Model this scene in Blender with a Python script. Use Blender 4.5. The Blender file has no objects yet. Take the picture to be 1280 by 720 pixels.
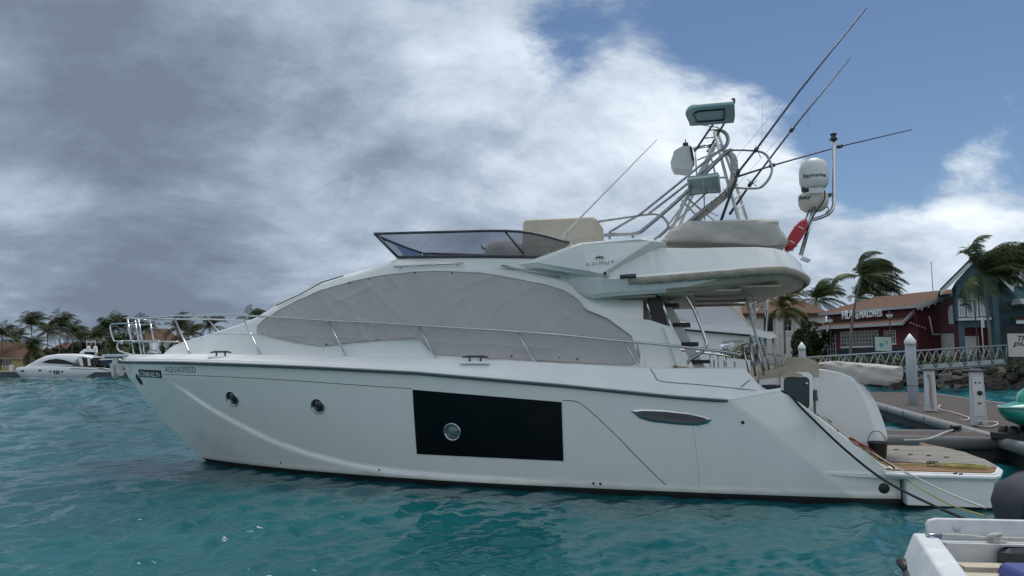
import bpy, math, random
import numpy as np
from mathutils import Vector, Matrix, noise as mnoise
from mathutils.bvhtree import BVHTree

R = math.radians
scene = bpy.context.scene
COL = scene.collection

# ------------------------------------------------------------------ camera
CAM_H = 2.1
FPX = 924.44                      # focal length in pixels of the 1280 wide photograph
PITCH = math.atan(97 / FPX)
cam = bpy.data.cameras.new('camera')
cam.lens = 26.0
cam.sensor_width = 36.0
cam.clip_start = 0.05
cam.clip_end = 6000
cam_ob = bpy.data.objects.new('camera', cam)
cam_ob.location = (0, 0, CAM_H)
cam_ob.rotation_euler = (R(90) + PITCH, 0, 0)
COL.objects.link(cam_ob)
scene.camera = cam_ob

# ------------------------------------------------------------------ exposure
scene.view_settings.view_transform = 'Standard'
scene.view_settings.look = 'None'
scene.view_settings.gamma = 1
scene.view_settings.exposure = 0.42
scene.view_settings.use_curve_mapping = False
scene.render.resolution_x = 1024
scene.render.resolution_y = 576

# ------------------------------------------------------------------ sun and sky
SUN_EL, SUN_AZ = 68.0, 25.0       # azimuth from +Y (straight ahead) towards +X
sl = bpy.data.lights.new('sun', 'SUN')
sl.energy = 1.5
sl.angle = R(24)
sl.color = (1.0, 0.95, 0.87)
sun = bpy.data.objects.new('sun', sl)
sd = Vector((math.sin(R(SUN_AZ)) * math.cos(R(SUN_EL)), math.cos(R(SUN_AZ)) * math.cos(R(SUN_EL)), math.sin(R(SUN_EL))))
sun.rotation_euler = (-sd).to_track_quat('-Z', 'Y').to_euler()
sun.location = (0, 0, 60)
COL.objects.link(sun)


def ray_dir(px, py):
    a, b = (px - 640) / FPX, (360 - py) / FPX
    c, s = math.cos(PITCH), math.sin(PITCH)
    return Vector((a, c - b * s, s + b * c))


def build_world():
    w = bpy.data.worlds.new('World')
    scene.world = w
    w.use_nodes = True
    nt = w.node_tree
    N, L = nt.nodes, nt.links
    N.clear()
    out = N.new('ShaderNodeOutputWorld')
    tc = N.new('ShaderNodeTexCoord')

    def math_(op, a, b=None, clamp=False):
        n = N.new('ShaderNodeMath'); n.operation = op; n.use_clamp = clamp
        for i, v in enumerate((a, b)):
            if v is None: continue
            if isinstance(v, (int, float)): n.inputs[i].default_value = v
            else: L.new(v, n.inputs[i])
        return n.outputs[0]

    def vmath(op, a, b=None):
        n = N.new('ShaderNodeVectorMath'); n.operation = op
        for i, v in enumerate((a, b)):
            if v is None: continue
            if isinstance(v, (tuple, Vector)): n.inputs[i].default_value = tuple(v)
            else: L.new(v, n.inputs[i])
        return n
    d = vmath('NORMALIZE', tc.outputs['Generated']).outputs[0]
    sep = N.new('ShaderNodeSeparateXYZ'); L.new(d, sep.inputs[0])
    zz = math_('ADD', math_('MAXIMUM', sep.outputs[2], 0.0), 0.42)
    comb = N.new('ShaderNodeCombineXYZ')
    L.new(math_('DIVIDE', sep.outputs[0], zz), comb.inputs[0])
    L.new(math_('DIVIDE', sep.outputs[1], zz), comb.inputs[1])
    comb.inputs[2].default_value = 3.7
    p = comb.outputs[0]

    def fbm(scale, detail, rough, off, dist=0.0, vec=None):
        mp = N.new('ShaderNodeMapping')
        mp.inputs['Location'].default_value = off
        mp.inputs['Rotation'].default_value = (0, 0, R(-28))
        mp.inputs['Scale'].default_value = (scale, scale * 1.25, scale)
        L.new(vec or p, mp.inputs[0])
        n = N.new('ShaderNodeTexNoise')
        n.inputs['Scale'].default_value = 1.0
        n.inputs['Detail'].default_value = detail
        n.inputs['Roughness'].default_value = rough
        n.inputs['Distortion'].default_value = dist
        L.new(mp.outputs[0], n.inputs['Vector'])
        return n.outputs[0]

    def blob(px, py, width_deg, power=1.0):
        """smooth bump on the sky dome round one direction"""
        dirv = ray_dir(px, py).normalized()
        dot = vmath('DOT_PRODUCT', d, tuple(dirv)).outputs['Value']
        k = 1.0 / (1 - math.cos(R(width_deg)))
        x = math_('MULTIPLY', math_('SUBTRACT', dot, 1.0), k)
        return math_('EXPONENT', x)
    big = fbm(0.9, 9, 0.58, (1.3, 4.2, 0), 0.25)
    fine = fbm(2.8, 12, 0.66, (7.1, 2.2, 0), 0.35)
    wisp = fbm(5.5, 8, 0.66, (3.0, 9.0, 0), 0.3)
    cov = math_('ADD', math_('ADD', math_('MULTIPLY', big, 0.50), math_('MULTIPLY', fine, 0.34)), math_('MULTIPLY', wisp, 0.16))
    # where this sky is open (blue) and where it is full
    for (x, y, wd, k) in CLOUD_COVER:
        cov = math_('ADD', cov, math_('MULTIPLY', blob(x, y, wd), k))
    cov = math_('ADD', cov, CLOUD_BASE)
    mr = N.new('ShaderNodeMapRange'); mr.interpolation_type = 'SMOOTHSTEP'
    L.new(cov, mr.inputs[0])
    mr.inputs[1].default_value = 0.45; mr.inputs[2].default_value = 0.58
    alpha = mr.outputs[0]
    # cloud brightness: bright thin parts and rims, grey bellies
    shade = math_('ADD', math_('MULTIPLY', fbm(1.7, 9, 0.6, (12.0, 1.0, 0), 0.4), 0.72), math_('MULTIPLY', wisp, 0.22))
    shade = math_('ADD', shade, 0.025)
    # the side of each billow that looks towards the sun is brighter than the side that looks away
    p2 = vmath('ADD', p, (0.02, -0.085, 0.0)).outputs[0]
    lit = math_('SUBTRACT', fine, fbm(2.8, 12, 0.66, (7.1, 2.2, 0), 0.35, p2))
    lit2 = math_('SUBTRACT', big, fbm(0.9, 9, 0.58, (1.3, 4.2, 0), 0.25, p2))
    shade = math_('ADD', shade, math_('MULTIPLY', lit, 0.34))
    shade = math_('ADD', shade, math_('MULTIPLY', lit2, 0.5))
    for (x, y, wd, k) in CLOUD_SHADE:
        shade = math_('ADD', shade, math_('MULTIPLY', blob(x, y, wd), k))
    # brighter cloud added in the unseen sky behind the camera, lighting the hull side
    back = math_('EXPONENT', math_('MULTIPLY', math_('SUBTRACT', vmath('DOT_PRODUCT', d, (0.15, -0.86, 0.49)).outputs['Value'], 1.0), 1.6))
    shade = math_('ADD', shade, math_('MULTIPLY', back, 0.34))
    ramp = N.new('ShaderNodeValToRGB')
    L.new(shade, ramp.inputs[0])
    el = ramp.color_ramp.elements
    el[0].position = 0.22; el[0].color = (0.135, 0.172, 0.225, 1)
    el[1].position = 0.80; el[1].color = (0.78, 0.82, 0.86, 1)
    for pos, c in ((0.36, (0.20, 0.25, 0.32, 1)), (0.50, (0.33, 0.395, 0.48, 1)), (0.65, (0.53, 0.60, 0.68, 1))):
        e = el.new(pos); e.color = c
    sky = N.new('ShaderNodeTexSky')
    sky.sky_type = 'NISHITA'
    sky.sun_disc = False
    sky.sun_elevation = R(SUN_EL)
    sky.sun_rotation = R(SUN_AZ)
    sky.dust_density = 0.15
    sky.ozone_density = 4.0
    bg1 = N.new('ShaderNodeBackground'); bg1.inputs[1].default_value = 0.06
    L.new(sky.outputs[0], bg1.inputs[0])
    bg2 = N.new('ShaderNodeBackground'); bg2.inputs[1].default_value = 1.0
    L.new(ramp.outputs[0], bg2.inputs[0])
    mix = N.new('ShaderNodeMixShader')
    L.new(alpha, mix.inputs[0]); L.new(bg1.outputs[0], mix.inputs[1]); L.new(bg2.outputs[0], mix.inputs[2])
    L.new(mix.outputs[0], out.inputs[0])


CLOUD_BASE = 0.04
CLOUD_COVER = [  # (direction as seen from the quay, angular width, more or less cloud)
    (150, 150, 26, 0.28), (420, 330, 14, 0.22), (330, 60, 16, 0.18), (620, 230, 9, 0.16),
    (900, 150, 6, 0.20), (690, 60, 5.0, -0.18), (1130, 110, 9, -0.25), (930, 20, 8, -0.22), (1240, 60, 7, -0.06),
    (1245, 125, 3.0, 0.14), (1190, 200, 2.6, 0.14), (1200, 300, 5, 0.22), (1110, 210, 4, -0.14), (1060, 330, 5, 0.20), (980, 230, 3, 0.12), (780, 110, 3, 0.10), (1010, 130, 3, 0.10),
]
CLOUD_SHADE = [
    (60, 110, 14, -0.16), (300, 320, 9, -0.20), (60, 390, 9, -0.10), (480, 250, 5, -0.05), (420, 60, 11, -0.10), (240, 40, 9, -0.08),
    (900, 150, 8, 0.22), (720, 190, 7, 0.10), (330, 230, 5, 0.12), (40, 270, 6, 0.12), (1200, 290, 9, 0.08), (1240, 140, 4, 0.12),
    (1100, 340, 6, -0.10), (120, 70, 7, -0.10), (560, 40, 6, 0.05),
]
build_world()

# ------------------------------------------------------------------ helpers
def link(o, parent=None):
    COL.objects.link(o)
    if parent is not None:
        o.parent = parent
    return o


def tag(o, label=None, cat=None, group=None, kind=None):
    if label: o['label'] = label
    if cat: o['category'] = cat
    if group: o['group'] = group
    if kind: o['kind'] = kind
    return o


def empty(name, loc=(0, 0, 0), rz=0.0, label=None, cat=None, group=None):
    o = bpy.data.objects.new(name, None)
    o.empty_display_size = 0.2
    o.location = loc
    o.rotation_euler = (0, 0, rz)
    link(o)
    return tag(o, label, cat, group)


def children(o):
    return [c for c in o.children]


def copy_tree(o, parent=None):
    c = o.copy()
    COL.objects.link(c)
    if parent is not None:
        c.parent = parent
    for ch in list(o.children):
        copy_tree(ch, c)
    return c


def V(*a):
    return Vector(a)


class MB:
    def __init__(self):
        self.v, self.f, self.mi, self.m, self.sm = [], [], [], 0, []
        self.smooth = False

    def face(self, idx):
        self.f.append(tuple(idx)); self.mi.append(self.m); self.sm.append(self.smooth)

    def add(self, verts, faces):
        b = len(self.v)
        self.v += [Vector(q) for q in verts]
        for f in faces:
            self.face([b + i for i in f])
        return self

    def box(self, c, s, rot=None, taper=1.0, bev=0.0):
        c = Vector(c); hx, hy, hz = s[0] / 2, s[1] / 2, s[2] / 2
        if bev <= 0:
            P = []
            for z, k in ((-hz, 1), (hz, taper)):
                P += [V(-hx * k, -hy * k, z), V(hx * k, -hy * k, z), V(hx * k, hy * k, z), V(-hx * k, hy * k, z)]
            F = [(3, 2, 1, 0), (4, 5, 6, 7), (0, 1, 5, 4), (1, 2, 6, 5), (2, 3, 7, 6), (3, 0, 4, 7)]
        else:
            def ring(z, k, e):
                a, b = hx * k - e, hy * k - e
                A, B = hx * k - e, hy * k - e
                r = min(bev, hx, hy)
                A2, B2 = hx * k - e - r, hy * k - e - r
                return [V(-A2, -B, z), V(A2, -B, z), V(A, -B2, z), V(A, B2, z), V(A2, B, z), V(-A2, B, z), V(-A, B2, z), V(-A, -B2, z)]
            rs = [ring(-hz, 1, bev * .6), ring(-hz + bev * .6, 1, 0), ring(hz - bev * .6, taper, 0), ring(hz, taper, bev * .6)]
            P = [q for r_ in rs for q in r_]
            F = [tuple(reversed(range(8))), tuple(range(24, 32))]
            for k in range(3):
                for i in range(8):
                    j = (i + 1) % 8
                    F.append((k * 8 + i, k * 8 + j, k * 8 + 8 + j, k * 8 + 8 + i))
        if rot is not None:
            P = [rot @ q for q in P]
        return self.add([q + c for q in P], F)

    def loft(self, rings, closed=True, caps=True, closed_u=False):
        n = len(rings[0])
        b = len(self.v)
        for r_ in rings:
            self.v += [Vector(q) for q in r_]
        m = len(rings)
        for k in range(m if closed_u else m - 1):
            k2 = (k + 1) % m
            for i in range(n if closed else n - 1):
                j = (i + 1) % n
                self.face((b + k * n + i, b + k * n + j, b + k2 * n + j, b + k2 * n + i))
        if caps and closed and not closed_u:
            s = self.smooth; self.smooth = False
            self.face([b + i for i in reversed(range(n))])
            self.face([b + (m - 1) * n + i for i in range(n)])
            self.smooth = s
        return self

    def tube(self, pts, r, n=8, closed=False, caps=True):
        pts = [Vector(q) for q in pts]
        rr = r if isinstance(r, (list, tuple)) else [r] * len(pts)
        m = len(pts)
        ts = []
        for i in range(m):
            if closed:
                t = pts[(i + 1) % m] - pts[i - 1]
            else:
                t = pts[min(i + 1, m - 1)] - pts[max(i - 1, 0)]
            ts.append(t.normalized() if t.length > 1e-9 else V(0, 0, 1))
        a = V(0, 0, 1) if abs(ts[0].z) < 0.9 else V(1, 0, 0)
        u = ts[0].cross(a).normalized()
        rings = []
        for i in range(m):
            u = (u - ts[i] * u.dot(ts[i])).normalized()
            w = ts[i].cross(u)
            rings.append([pts[i] + (u * math.cos(2 * math.pi * k / n) + w * math.sin(2 * math.pi * k / n)) * rr[i] for k in range(n)])
        s = self.smooth; self.smooth = True
        self.loft(rings, True, caps and not closed, closed)
        self.smooth = s
        return self

    def lathe(self, prof, c=(0, 0, 0), n=24, rot=None, sx=1.0, sy=1.0):
        c = Vector(c)
        rings = []
        for (r_, z) in prof:
            ring = [V(r_ * math.cos(2 * math.pi * k / n) * sx, r_ * math.sin(2 * math.pi * k / n) * sy, z) for k in range(n)]
            rings.append([c + (rot @ q if rot is not None else q) for q in ring])
        s = self.smooth; self.smooth = True
        self.loft(rings, True, True)
        self.smooth = s
        return self

    def prism(self, poly, d, inset=0.0):
        """poly: list of 3D points (planar), d: extrusion vector; inset shrinks the far face towards its centre"""
        poly = [Vector(q) for q in poly]; d = Vector(d)
        n = len(poly)
        c = sum(poly, Vector()) / n
        far = [q + d - (q - c).normalized() * inset if inset else q + d for q in poly]
        b = len(self.v)
        self.v += poly + far
        self.face([b + i for i in reversed(range(n))])
        self.face([b + n + i for i in range(n)])
        for i in range(n):
            j = (i + 1) % n
            self.face((b + i, b + j, b + n + j, b + n + i))
        return self

    def grid(self, P, double=None):
        """P[i][j] points"""
        n, m = len(P), len(P[0])
        b = len(self.v)
        for row in P:
            self.v += [Vector(q) for q in row]
        for i in range(n - 1):
            for j in range(m - 1):
                self.face((b + i * m + j, b + i * m + j + 1, b + (i + 1) * m + j + 1, b + (i + 1) * m + j))
        return self

    def build(self, name, mat, parent=None, loc=None, fix=True):
        me = bpy.data.meshes.new(name)
        me.from_pydata([tuple(q) for q in self.v], [], self.f)
        mats = mat if isinstance(mat, (list, tuple)) else [mat]
        for q in mats:
            me.materials.append(q)
        me.polygons.foreach_set('material_index', self.mi)
        me.polygons.foreach_set('use_smooth', self.sm)
        me.update()
        if fix:
            import bmesh
            bm = bmesh.new(); bm.from_mesh(me)
            bmesh.ops.recalc_face_normals(bm, faces=bm.faces)
            bm.to_mesh(me); bm.free()
        o = bpy.data.objects.new(name, me)
        if loc is not None:
            o.location = loc
        return link(o, parent)


def smoothpath(pts, k=6, closed=False):
    """Catmull-Rom through pts"""
    pts = [Vector(q) for q in pts]
    n = len(pts)
    out = []
    for i in range(n if closed else n - 1):
        if closed:
            p0, p1, p2, p3 = pts[i - 1], pts[i], pts[(i + 1) % n], pts[(i + 2) % n]
        else:
            p0, p1, p2, p3 = pts[max(i - 1, 0)], pts[i], pts[i + 1], pts[min(i + 2, n - 1)]
        for q in range(k):
            t = q / k
            out.append(0.5 * ((2 * p1) + (p2 - p0) * t + (2 * p0 - 5 * p1 + 4 * p2 - p3) * t * t + (3 * p1 - p0 - 3 * p2 + p3) * t ** 3))
    if not closed:
        out.append(pts[-1])
    return out


def interp(x, tab):
    xs = [a for a, _ in tab]; ys = [b for _, b in tab]
    return float(np.interp(x, xs, ys))


def sstep(a, b, x):
    t = min(1, max(0, (x - a) / (b - a)))
    return t * t * (3 - 2 * t)


def text_mesh(body, size, extrude=0.004, spacing=1.0, align='LEFT', shear=0.0, bold=0.0):
    c = bpy.data.curves.new('lettering', 'FONT')
    c.body = body; c.size = size; c.extrude = extrude; c.space_character = spacing
    c.align_x = align; c.shear = shear; c.offset = bold
    c.resolution_u = 3
    o = bpy.data.objects.new('lettering', c)
    COL.objects.link(o)
    dg = bpy.context.evaluated_depsgraph_get()
    me = bpy.data.meshes.new_from_object(o.evaluated_get(dg))
    bpy.data.objects.remove(o)
    return me


def text_obj(name, body, size, mat, origin, xdir, updir, parent=None, fit=None, **kw):
    """flat raised lettering; origin = lower left corner, fit = (width, height) of the whole line"""
    me = text_mesh(body, size, **kw)
    xs = [v.co.x for v in me.vertices]; ys = [v.co.y for v in me.vertices]
    x0, y0 = min(xs), min(ys)
    kx = ky = 1.0
    if fit:
        kx, ky = fit[0] / (max(xs) - x0), fit[1] / (max(ys) - y0)
    X = Vector(xdir).normalized(); U = Vector(updir).normalized(); W = X.cross(U)
    for v in me.vertices:
        q = v.co
        v.co = Vector(origin) + X * ((q.x - x0) * kx) + U * ((q.y - y0) * ky) + W * q.z
    me.materials.clear(); me.materials.append(mat)
    o = bpy.data.objects.new(name, me)
    return link(o, parent)

# ------------------------------------------------------------------ materials
def mat(name, color, rough=0.5, metal=0.0, var=0.08, scale=3.0, bump=0.0, bscale=None, spec=0.5, stretch=None, color2=None, coat=0.0, detail=5, coords='Object'):
    m = bpy.data.materials.new(name)
    m.use_nodes = True
    nt = m.node_tree; N, L = nt.nodes, nt.links
    b = N['Principled BSDF']
    b.inputs['Roughness'].default_value = rough
    b.inputs['Metallic'].default_value = metal
    b.inputs['Specular IOR Level'].default_value = spec
    b.inputs['Coat Weight'].default_value = coat
    tc = N.new('ShaderNodeTexCoord')
    src = tc.outputs[coords]
    if stretch:
        mp = N.new('ShaderNodeMapping'); mp.inputs['Scale'].default_value = stretch
        L.new(src, mp.inputs[0]); src = mp.outputs[0]
    n = N.new('ShaderNodeTexNoise')
    n.inputs['Scale'].default_value = scale; n.inputs['Detail'].default_value = detail; n.inputs['Roughness'].default_value = 0.62
    L.new(src, n.inputs['Vector'])
    mx = N.new('ShaderNodeMix'); mx.data_type = 'RGBA'
    c1 = [max(0, x * (1 - var)) for x in color]
    c2 = color2 or [min(1, x * (1 + var)) for x in color]
    mx.inputs[6].default_value = (*c1, 1); mx.inputs[7].default_value = (*c2, 1)
    mr = N.new('ShaderNodeMapRange'); mr.inputs[1].default_value = 0.3; mr.inputs[2].default_value = 0.7
    L.new(n.outputs[0], mr.inputs[0]); L.new(mr.outputs[0], mx.inputs[0])
    L.new(mx.outputs[2], b.inputs['Base Color'])
    if bump:
        n2 = N.new('ShaderNodeTexNoise')
        n2.inputs['Scale'].default_value = bscale or scale * 4; n2.inputs['Detail'].default_value = 6
        L.new(src, n2.inputs['Vector'])
        bp = N.new('ShaderNodeBump'); bp.inputs['Strength'].default_value = bump; bp.inputs['Distance'].default_value = 0.02
        L.new(n2.outputs[0], bp.inputs['Height']); L.new(bp.outputs[0], b.inputs['Normal'])
    return m


def glassy(name, tint, alpha, rough=0.03):
    """thin tinted sheet: part see-through, part glossy"""
    m = bpy.data.materials.new(name); m.use_nodes = True
    nt = m.node_tree; N, L = nt.nodes, nt.links
    out = N['Material Output']; N.remove(N['Principled BSDF'])
    tr = N.new('ShaderNodeBsdfTransparent'); tr.inputs[0].default_value = (*tint, 1)
    gl = N.new('ShaderNodeBsdfGlossy'); gl.inputs['Roughness'].default_value = rough
    lw = N.new('ShaderNodeLayerWeight'); lw.inputs[0].default_value = 0.25
    ad = N.new('ShaderNodeMath'); ad.operation = 'MULTIPLY_ADD'
    L.new(lw.outputs['Fresnel'], ad.inputs[0]); ad.inputs[1].default_value = 0.8; ad.inputs[2].default_value = alpha
    mx = N.new('ShaderNodeMixShader')
    L.new(ad.outputs[0], mx.inputs[0]); L.new(tr.outputs[0], mx.inputs[1]); L.new(gl.outputs[0], mx.inputs[2])
    L.new(mx.outputs[0], out.inputs[0])
    return m


M = {}
M['gel'] = mat('gelcoat_white', (0.765, 0.78, 0.75), 0.16, var=0.035, scale=1.2, coat=0.6, bump=0.012, bscale=2.0)
M['hull'] = mat('hull_gelcoat', (0.765, 0.78, 0.75), 0.14, var=0.022, scale=1.6, coat=0.6, bump=0.012, bscale=2.0, stretch=(2.2, 2.2, 0.22))


def scum_line(m, z0, z1, color):
    nt = m.node_tree; N, L = nt.nodes, nt.links
    b = N['Principled BSDF']; src = b.inputs['Base Color'].links[0].from_socket
    tc = N.new('ShaderNodeTexCoord'); sp = N.new('ShaderNodeSeparateXYZ'); L.new(tc.outputs['Object'], sp.inputs[0])
    n = N.new('ShaderNodeTexNoise'); n.inputs['Scale'].default_value = 2.5; n.inputs['Detail'].default_value = 6; L.new(tc.outputs['Object'], n.inputs['Vector'])
    a = N.new('ShaderNodeMath'); a.operation = 'MULTIPLY_ADD'; L.new(n.outputs[0], a.inputs[0]); a.inputs[1].default_value = -0.16; L.new(sp.outputs[2], a.inputs[2])
    r = N.new('ShaderNodeMapRange'); r.interpolation_type = 'SMOOTHSTEP'; L.new(a.outputs[0], r.inputs[0]); r.inputs[1].default_value = z0; r.inputs[2].default_value = z1; r.inputs[3].default_value = 0.55; r.inputs[4].default_value = 0.0
    mx = N.new('ShaderNodeMix'); mx.data_type = 'RGBA'; L.new(r.outputs[0], mx.inputs[0]); L.new(src, mx.inputs[6]); mx.inputs[7].default_value = (*color, 1)
    L.new(mx.outputs[2], b.inputs['Base Color'])


scum_line(M['hull'], -0.02, 0.10, (0.36, 0.37, 0.28))
M['gel_deck'] = mat('gelcoat_deck', (0.76, 0.77, 0.765), 0.38, var=0.05, scale=2.0)
M['antifoul'] = mat('antifouling_black', (0.012, 0.014, 0.016), 0.55, var=0.3)
M['rubber'] = mat('black_rubber', (0.018, 0.02, 0.022), 0.5, var=0.2)
M['seam'] = mat('seam_shadow_gap', (0.09, 0.11, 0.115), 0.6)
M['blackglass'] = mat('black_window_film', (0.003, 0.0035, 0.006), 0.2, spec=0.28, var=0.2)
M['portglass'] = mat('dark_port_glass', (0.02, 0.03, 0.035), 0.06, spec=0.6)
M['tealglass'] = mat('pale_port_glass', (0.10, 0.16, 0.16), 0.1, spec=0.6)
M['steel'] = mat('polished_steel', (0.50, 0.51, 0.53), 0.18, 1.0, var=0.12, scale=9)
M['alu'] = mat('tower_aluminium', (0.33, 0.335, 0.34), 0.35, 1.0, var=0.2, scale=6)
M['darkalu'] = mat('dark_anodised_tube', (0.07, 0.072, 0.078), 0.35, 0.6, var=0.2, scale=8)
M['canvas'] = mat('grey_canvas', (0.44, 0.425, 0.42), 0.85, var=0.03, scale=4, bump=0.35, bscale=6, spec=0.2)
M['canvas_beige'] = mat('beige_canvas', (0.50, 0.46, 0.38), 0.85, var=0.1, scale=4, bump=0.25, bscale=6, spec=0.2)
M['lounge'] = mat('warm_grey_canvas', (0.46, 0.44, 0.41), 0.85, var=0.06, scale=4, bump=0.3, bscale=7, spec=0.2)
M['tube'] = mat('brushed_tube', (0.30, 0.31, 0.33), 0.28, 1.0, var=0.25, scale=7)
M['awning'] = mat('awning_canvas', (0.34, 0.315, 0.26), 0.85, var=0.22, scale=7, bump=0.5, bscale=9, spec=0.2)
M['canvas_light'] = mat('pale_grey_canvas', (0.47, 0.45, 0.43), 0.8, var=0.1, scale=5, bump=0.3, bscale=6, spec=0.2)
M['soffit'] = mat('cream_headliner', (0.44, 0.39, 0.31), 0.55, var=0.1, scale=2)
M['tint'] = glassy('smoked_acrylic', (0.44, 0.44, 0.48), 0.05)
M['teak'] = mat('teak_brown', (0.20, 0.105, 0.038), 0.7, var=0.35, scale=4, stretch=(1, 18, 6), bump=0.2)
M['teak_grey'] = mat('weathered_teak', (0.25, 0.23, 0.20), 0.8, var=0.5, scale=1.5, stretch=(0.7, 9, 1), bump=0.4, color2=(0.36, 0.335, 0.295))
M['darkint'] = mat('dark_interior', (0.02, 0.018, 0.016), 0.5)
M['beige_vinyl'] = mat('beige_upholstery', (0.42, 0.37, 0.29), 0.6, var=0.1, scale=3)
M['tealdark'] = mat('dark_teal_panel', (0.012, 0.032, 0.04), 0.25, var=0.25)
M['teal_soft'] = mat('teal_underside', (0.24, 0.38, 0.41), 0.45, var=0.12, scale=3)
M['offwhite'] = mat('off_white_plastic', (0.62, 0.63, 0.62), 0.45, var=0.06, scale=5)
M['dome'] = mat('radome_white', (0.66, 0.67, 0.67), 0.4, var=0.05, scale=5)
M['radar'] = mat('radar_cream', (0.55, 0.52, 0.47), 0.45, var=0.08, scale=5)
M['red'] = mat('red_buoy_cover', (0.42, 0.02, 0.04), 0.5, var=0.15)
M['ink'] = mat('dark_ink', (0.03, 0.05, 0.06), 0.5)
M['grey_ink'] = mat('faded_grey_lettering', (0.20, 0.24, 0.26), 0.5)
M['plate'] = mat('navy_plate', (0.008, 0.010, 0.018), 0.4)
M['white_ink'] = mat('white_lettering', (0.75, 0.77, 0.78), 0.5)
M['black_rope'] = mat('black_rope', (0.02, 0.02, 0.024), 0.9, scale=60, bump=0.5)
M['white_rope'] = mat('white_rope', (0.55, 0.55, 0.50), 0.9, scale=60, bump=0.5, var=0.25)
M['yellow_rope'] = mat('yellow_rope', (0.40, 0.37, 0.12), 0.8, scale=40, bump=0.5, var=0.35)
M['red_rope'] = mat('red_rope', (0.30, 0.06, 0.04), 0.9, scale=40, bump=0.5, var=0.4)

# ------------------------------------------------------------------ sea
def build_water():
    th_f = np.radians(np.linspace(-46, 46, 420))                # fan ahead of the quay (from +Y towards +X)
    th_b = np.radians(np.linspace(46, 314, 60))[1:-1]
    th = np.concatenate([th_f, th_b])
    rr = np.concatenate([[0.0], np.geomspace(1.6, 4000, 1000)])
    RR, TT = np.meshgrid(rr, th, indexing='ij')
    X = RR * np.sin(TT); Y = RR * np.cos(TT)
    cell = np.maximum(RR * 0.0079, RR * np.where(np.abs(np.angle(np.exp(1j * TT))) < 0.81, 0.0039, 0.08))
    rng = np.random.RandomState(11)
    H = np.zeros_like(X)
    comps = []
    for k in range(170):
        lam = 0.16 * (10.0 ** rng.rand())
        comps.append((lam, rng.normal(-0.5, 0.50), 0.0038 * lam ** 0.75 * (0.6 + 0.8 * rng.rand()), rng.rand() * 6.28))
    for lam, ang, amp, ph in comps:
        k = 2 * math.pi / lam
        fade = np.clip(lam / (3.2 * cell) - 0.35, 0, 1)
        a = k * (X * math.cos(ang) + Y * math.sin(ang)) + ph
        s = np.sin(a)
        H += amp * fade * (s + 0.35 * (s * s - 0.5))
    far = np.clip((RR - 16) / 34, 0, 1)
    for k in range(34):
        lam = 1.5 * (3.2 ** rng.rand()); ang = rng.normal(0.3, 0.7); ph = rng.rand() * 6.28
        fade = np.clip(lam / (3.0 * cell) - 0.35, 0, 1)
        s = np.sin(2 * math.pi / lam * (X * math.cos(ang) + Y * math.sin(ang)) + ph)
        H += 0.016 * lam ** 0.6 * far * fade * (s + 0.4 * (s * s - 0.5))
    # gusts: patches of livelier and calmer water
    g = 0.95 + 0.35 * np.sin(X * 0.31 + 0.7 * np.sin(Y * 0.23)) * np.sin(Y * 0.27 - X * 0.11 + 1.3)
    H *= g
    # calmer water in the lee along the yacht's side
    fx, fy = math.cos(R(166)), math.sin(R(166))
    lx = (X - 6.384) * fx + (Y - 13.328) * fy; ly = -(X - 6.384) * fy + (Y - 13.328) * fx
    near = np.clip(1 - np.maximum(np.maximum(np.abs(ly) - 2.0, 0) / 1.6, np.maximum(np.abs(lx - 6.5) - 8.5, 0) / 2.2), 0, 1)
    H *= 1 - 0.5 * near
    # the lee of the yacht's side and the basin between the piers are calmer
    nr, nt_ = X.shape
    verts = np.stack([X, Y, H - 0.02], -1).reshape(-1, 3)
    idx = np.arange(nr * nt_).reshape(nr, nt_)
    a = idx[:-1, :]; b = np.roll(idx, -1, axis=1)[:-1, :]; c = np.roll(idx, -1, axis=1)[1:, :]; d = idx[1:, :]
    faces = np.stack([a, b, c, d], -1).reshape(-1, 4)
    faces = faces[nt_:]
    tri = [(int(idx[0, 0]), int(idx[1, (j + 1) % nt_]), int(idx[1, j])) for j in range(nt_)]
    me = bpy.data.meshes.new('sea_water')
    nf = len(faces)
    me.vertices.add(len(verts)); me.vertices.foreach_set('co', verts.ravel())
    allf = np.concatenate([faces.ravel(), np.array(tri).ravel()]).astype(np.int32)
    me.loops.add(len(allf)); me.loops.foreach_set('vertex_index', allf)
    starts = np.concatenate([np.arange(nf) * 4, nf * 4 + np.arange(len(tri)) * 3]).astype(np.int32)
    me.polygons.add(nf + len(tri)); me.polygons.foreach_set('loop_start', starts)
    me.polygons.foreach_set('use_smooth', np.ones(nf + len(tri), bool))
    me.update(calc_edges=True)
    import bmesh
    bm = bmesh.new(); bm.from_mesh(me)
    up = sum(f.normal.z for f in list(bm.faces)[:500])
    if up < 0:
        bmesh.ops.reverse_faces(bm, faces=bm.faces)
    bm.to_mesh(me); bm.free()
    m = bpy.data.materials.new('sea_water'); m.use_nodes = True
    nt = m.node_tree; N, L = nt.nodes, nt.links
    b = N['Principled BSDF']
    b.inputs['Roughness'].default_value = 0.07
    b.inputs['IOR'].default_value = 1.333
    b.inputs['Specular IOR Level'].default_value = 0.5
    tc = N.new('ShaderNodeTexCoord')

    def noise_(scale, st, det=4, rough=0.55, dist=0.0):
        mp = N.new('ShaderNodeMapping'); mp.inputs['Scale'].default_value = st; mp.inputs['Rotation'].default_value = (0, 0, R(12))
        L.new(tc.outputs['Object'], mp.inputs[0])
        n = N.new('ShaderNodeTexNoise'); n.inputs['Scale'].default_value = scale; n.inputs['Detail'].default_value = det
        n.inputs['Roughness'].default_value = rough; n.inputs['Distortion'].default_value = dist
        L.new(mp.outputs[0], n.inputs['Vector']); return n.outputs[0]
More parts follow.
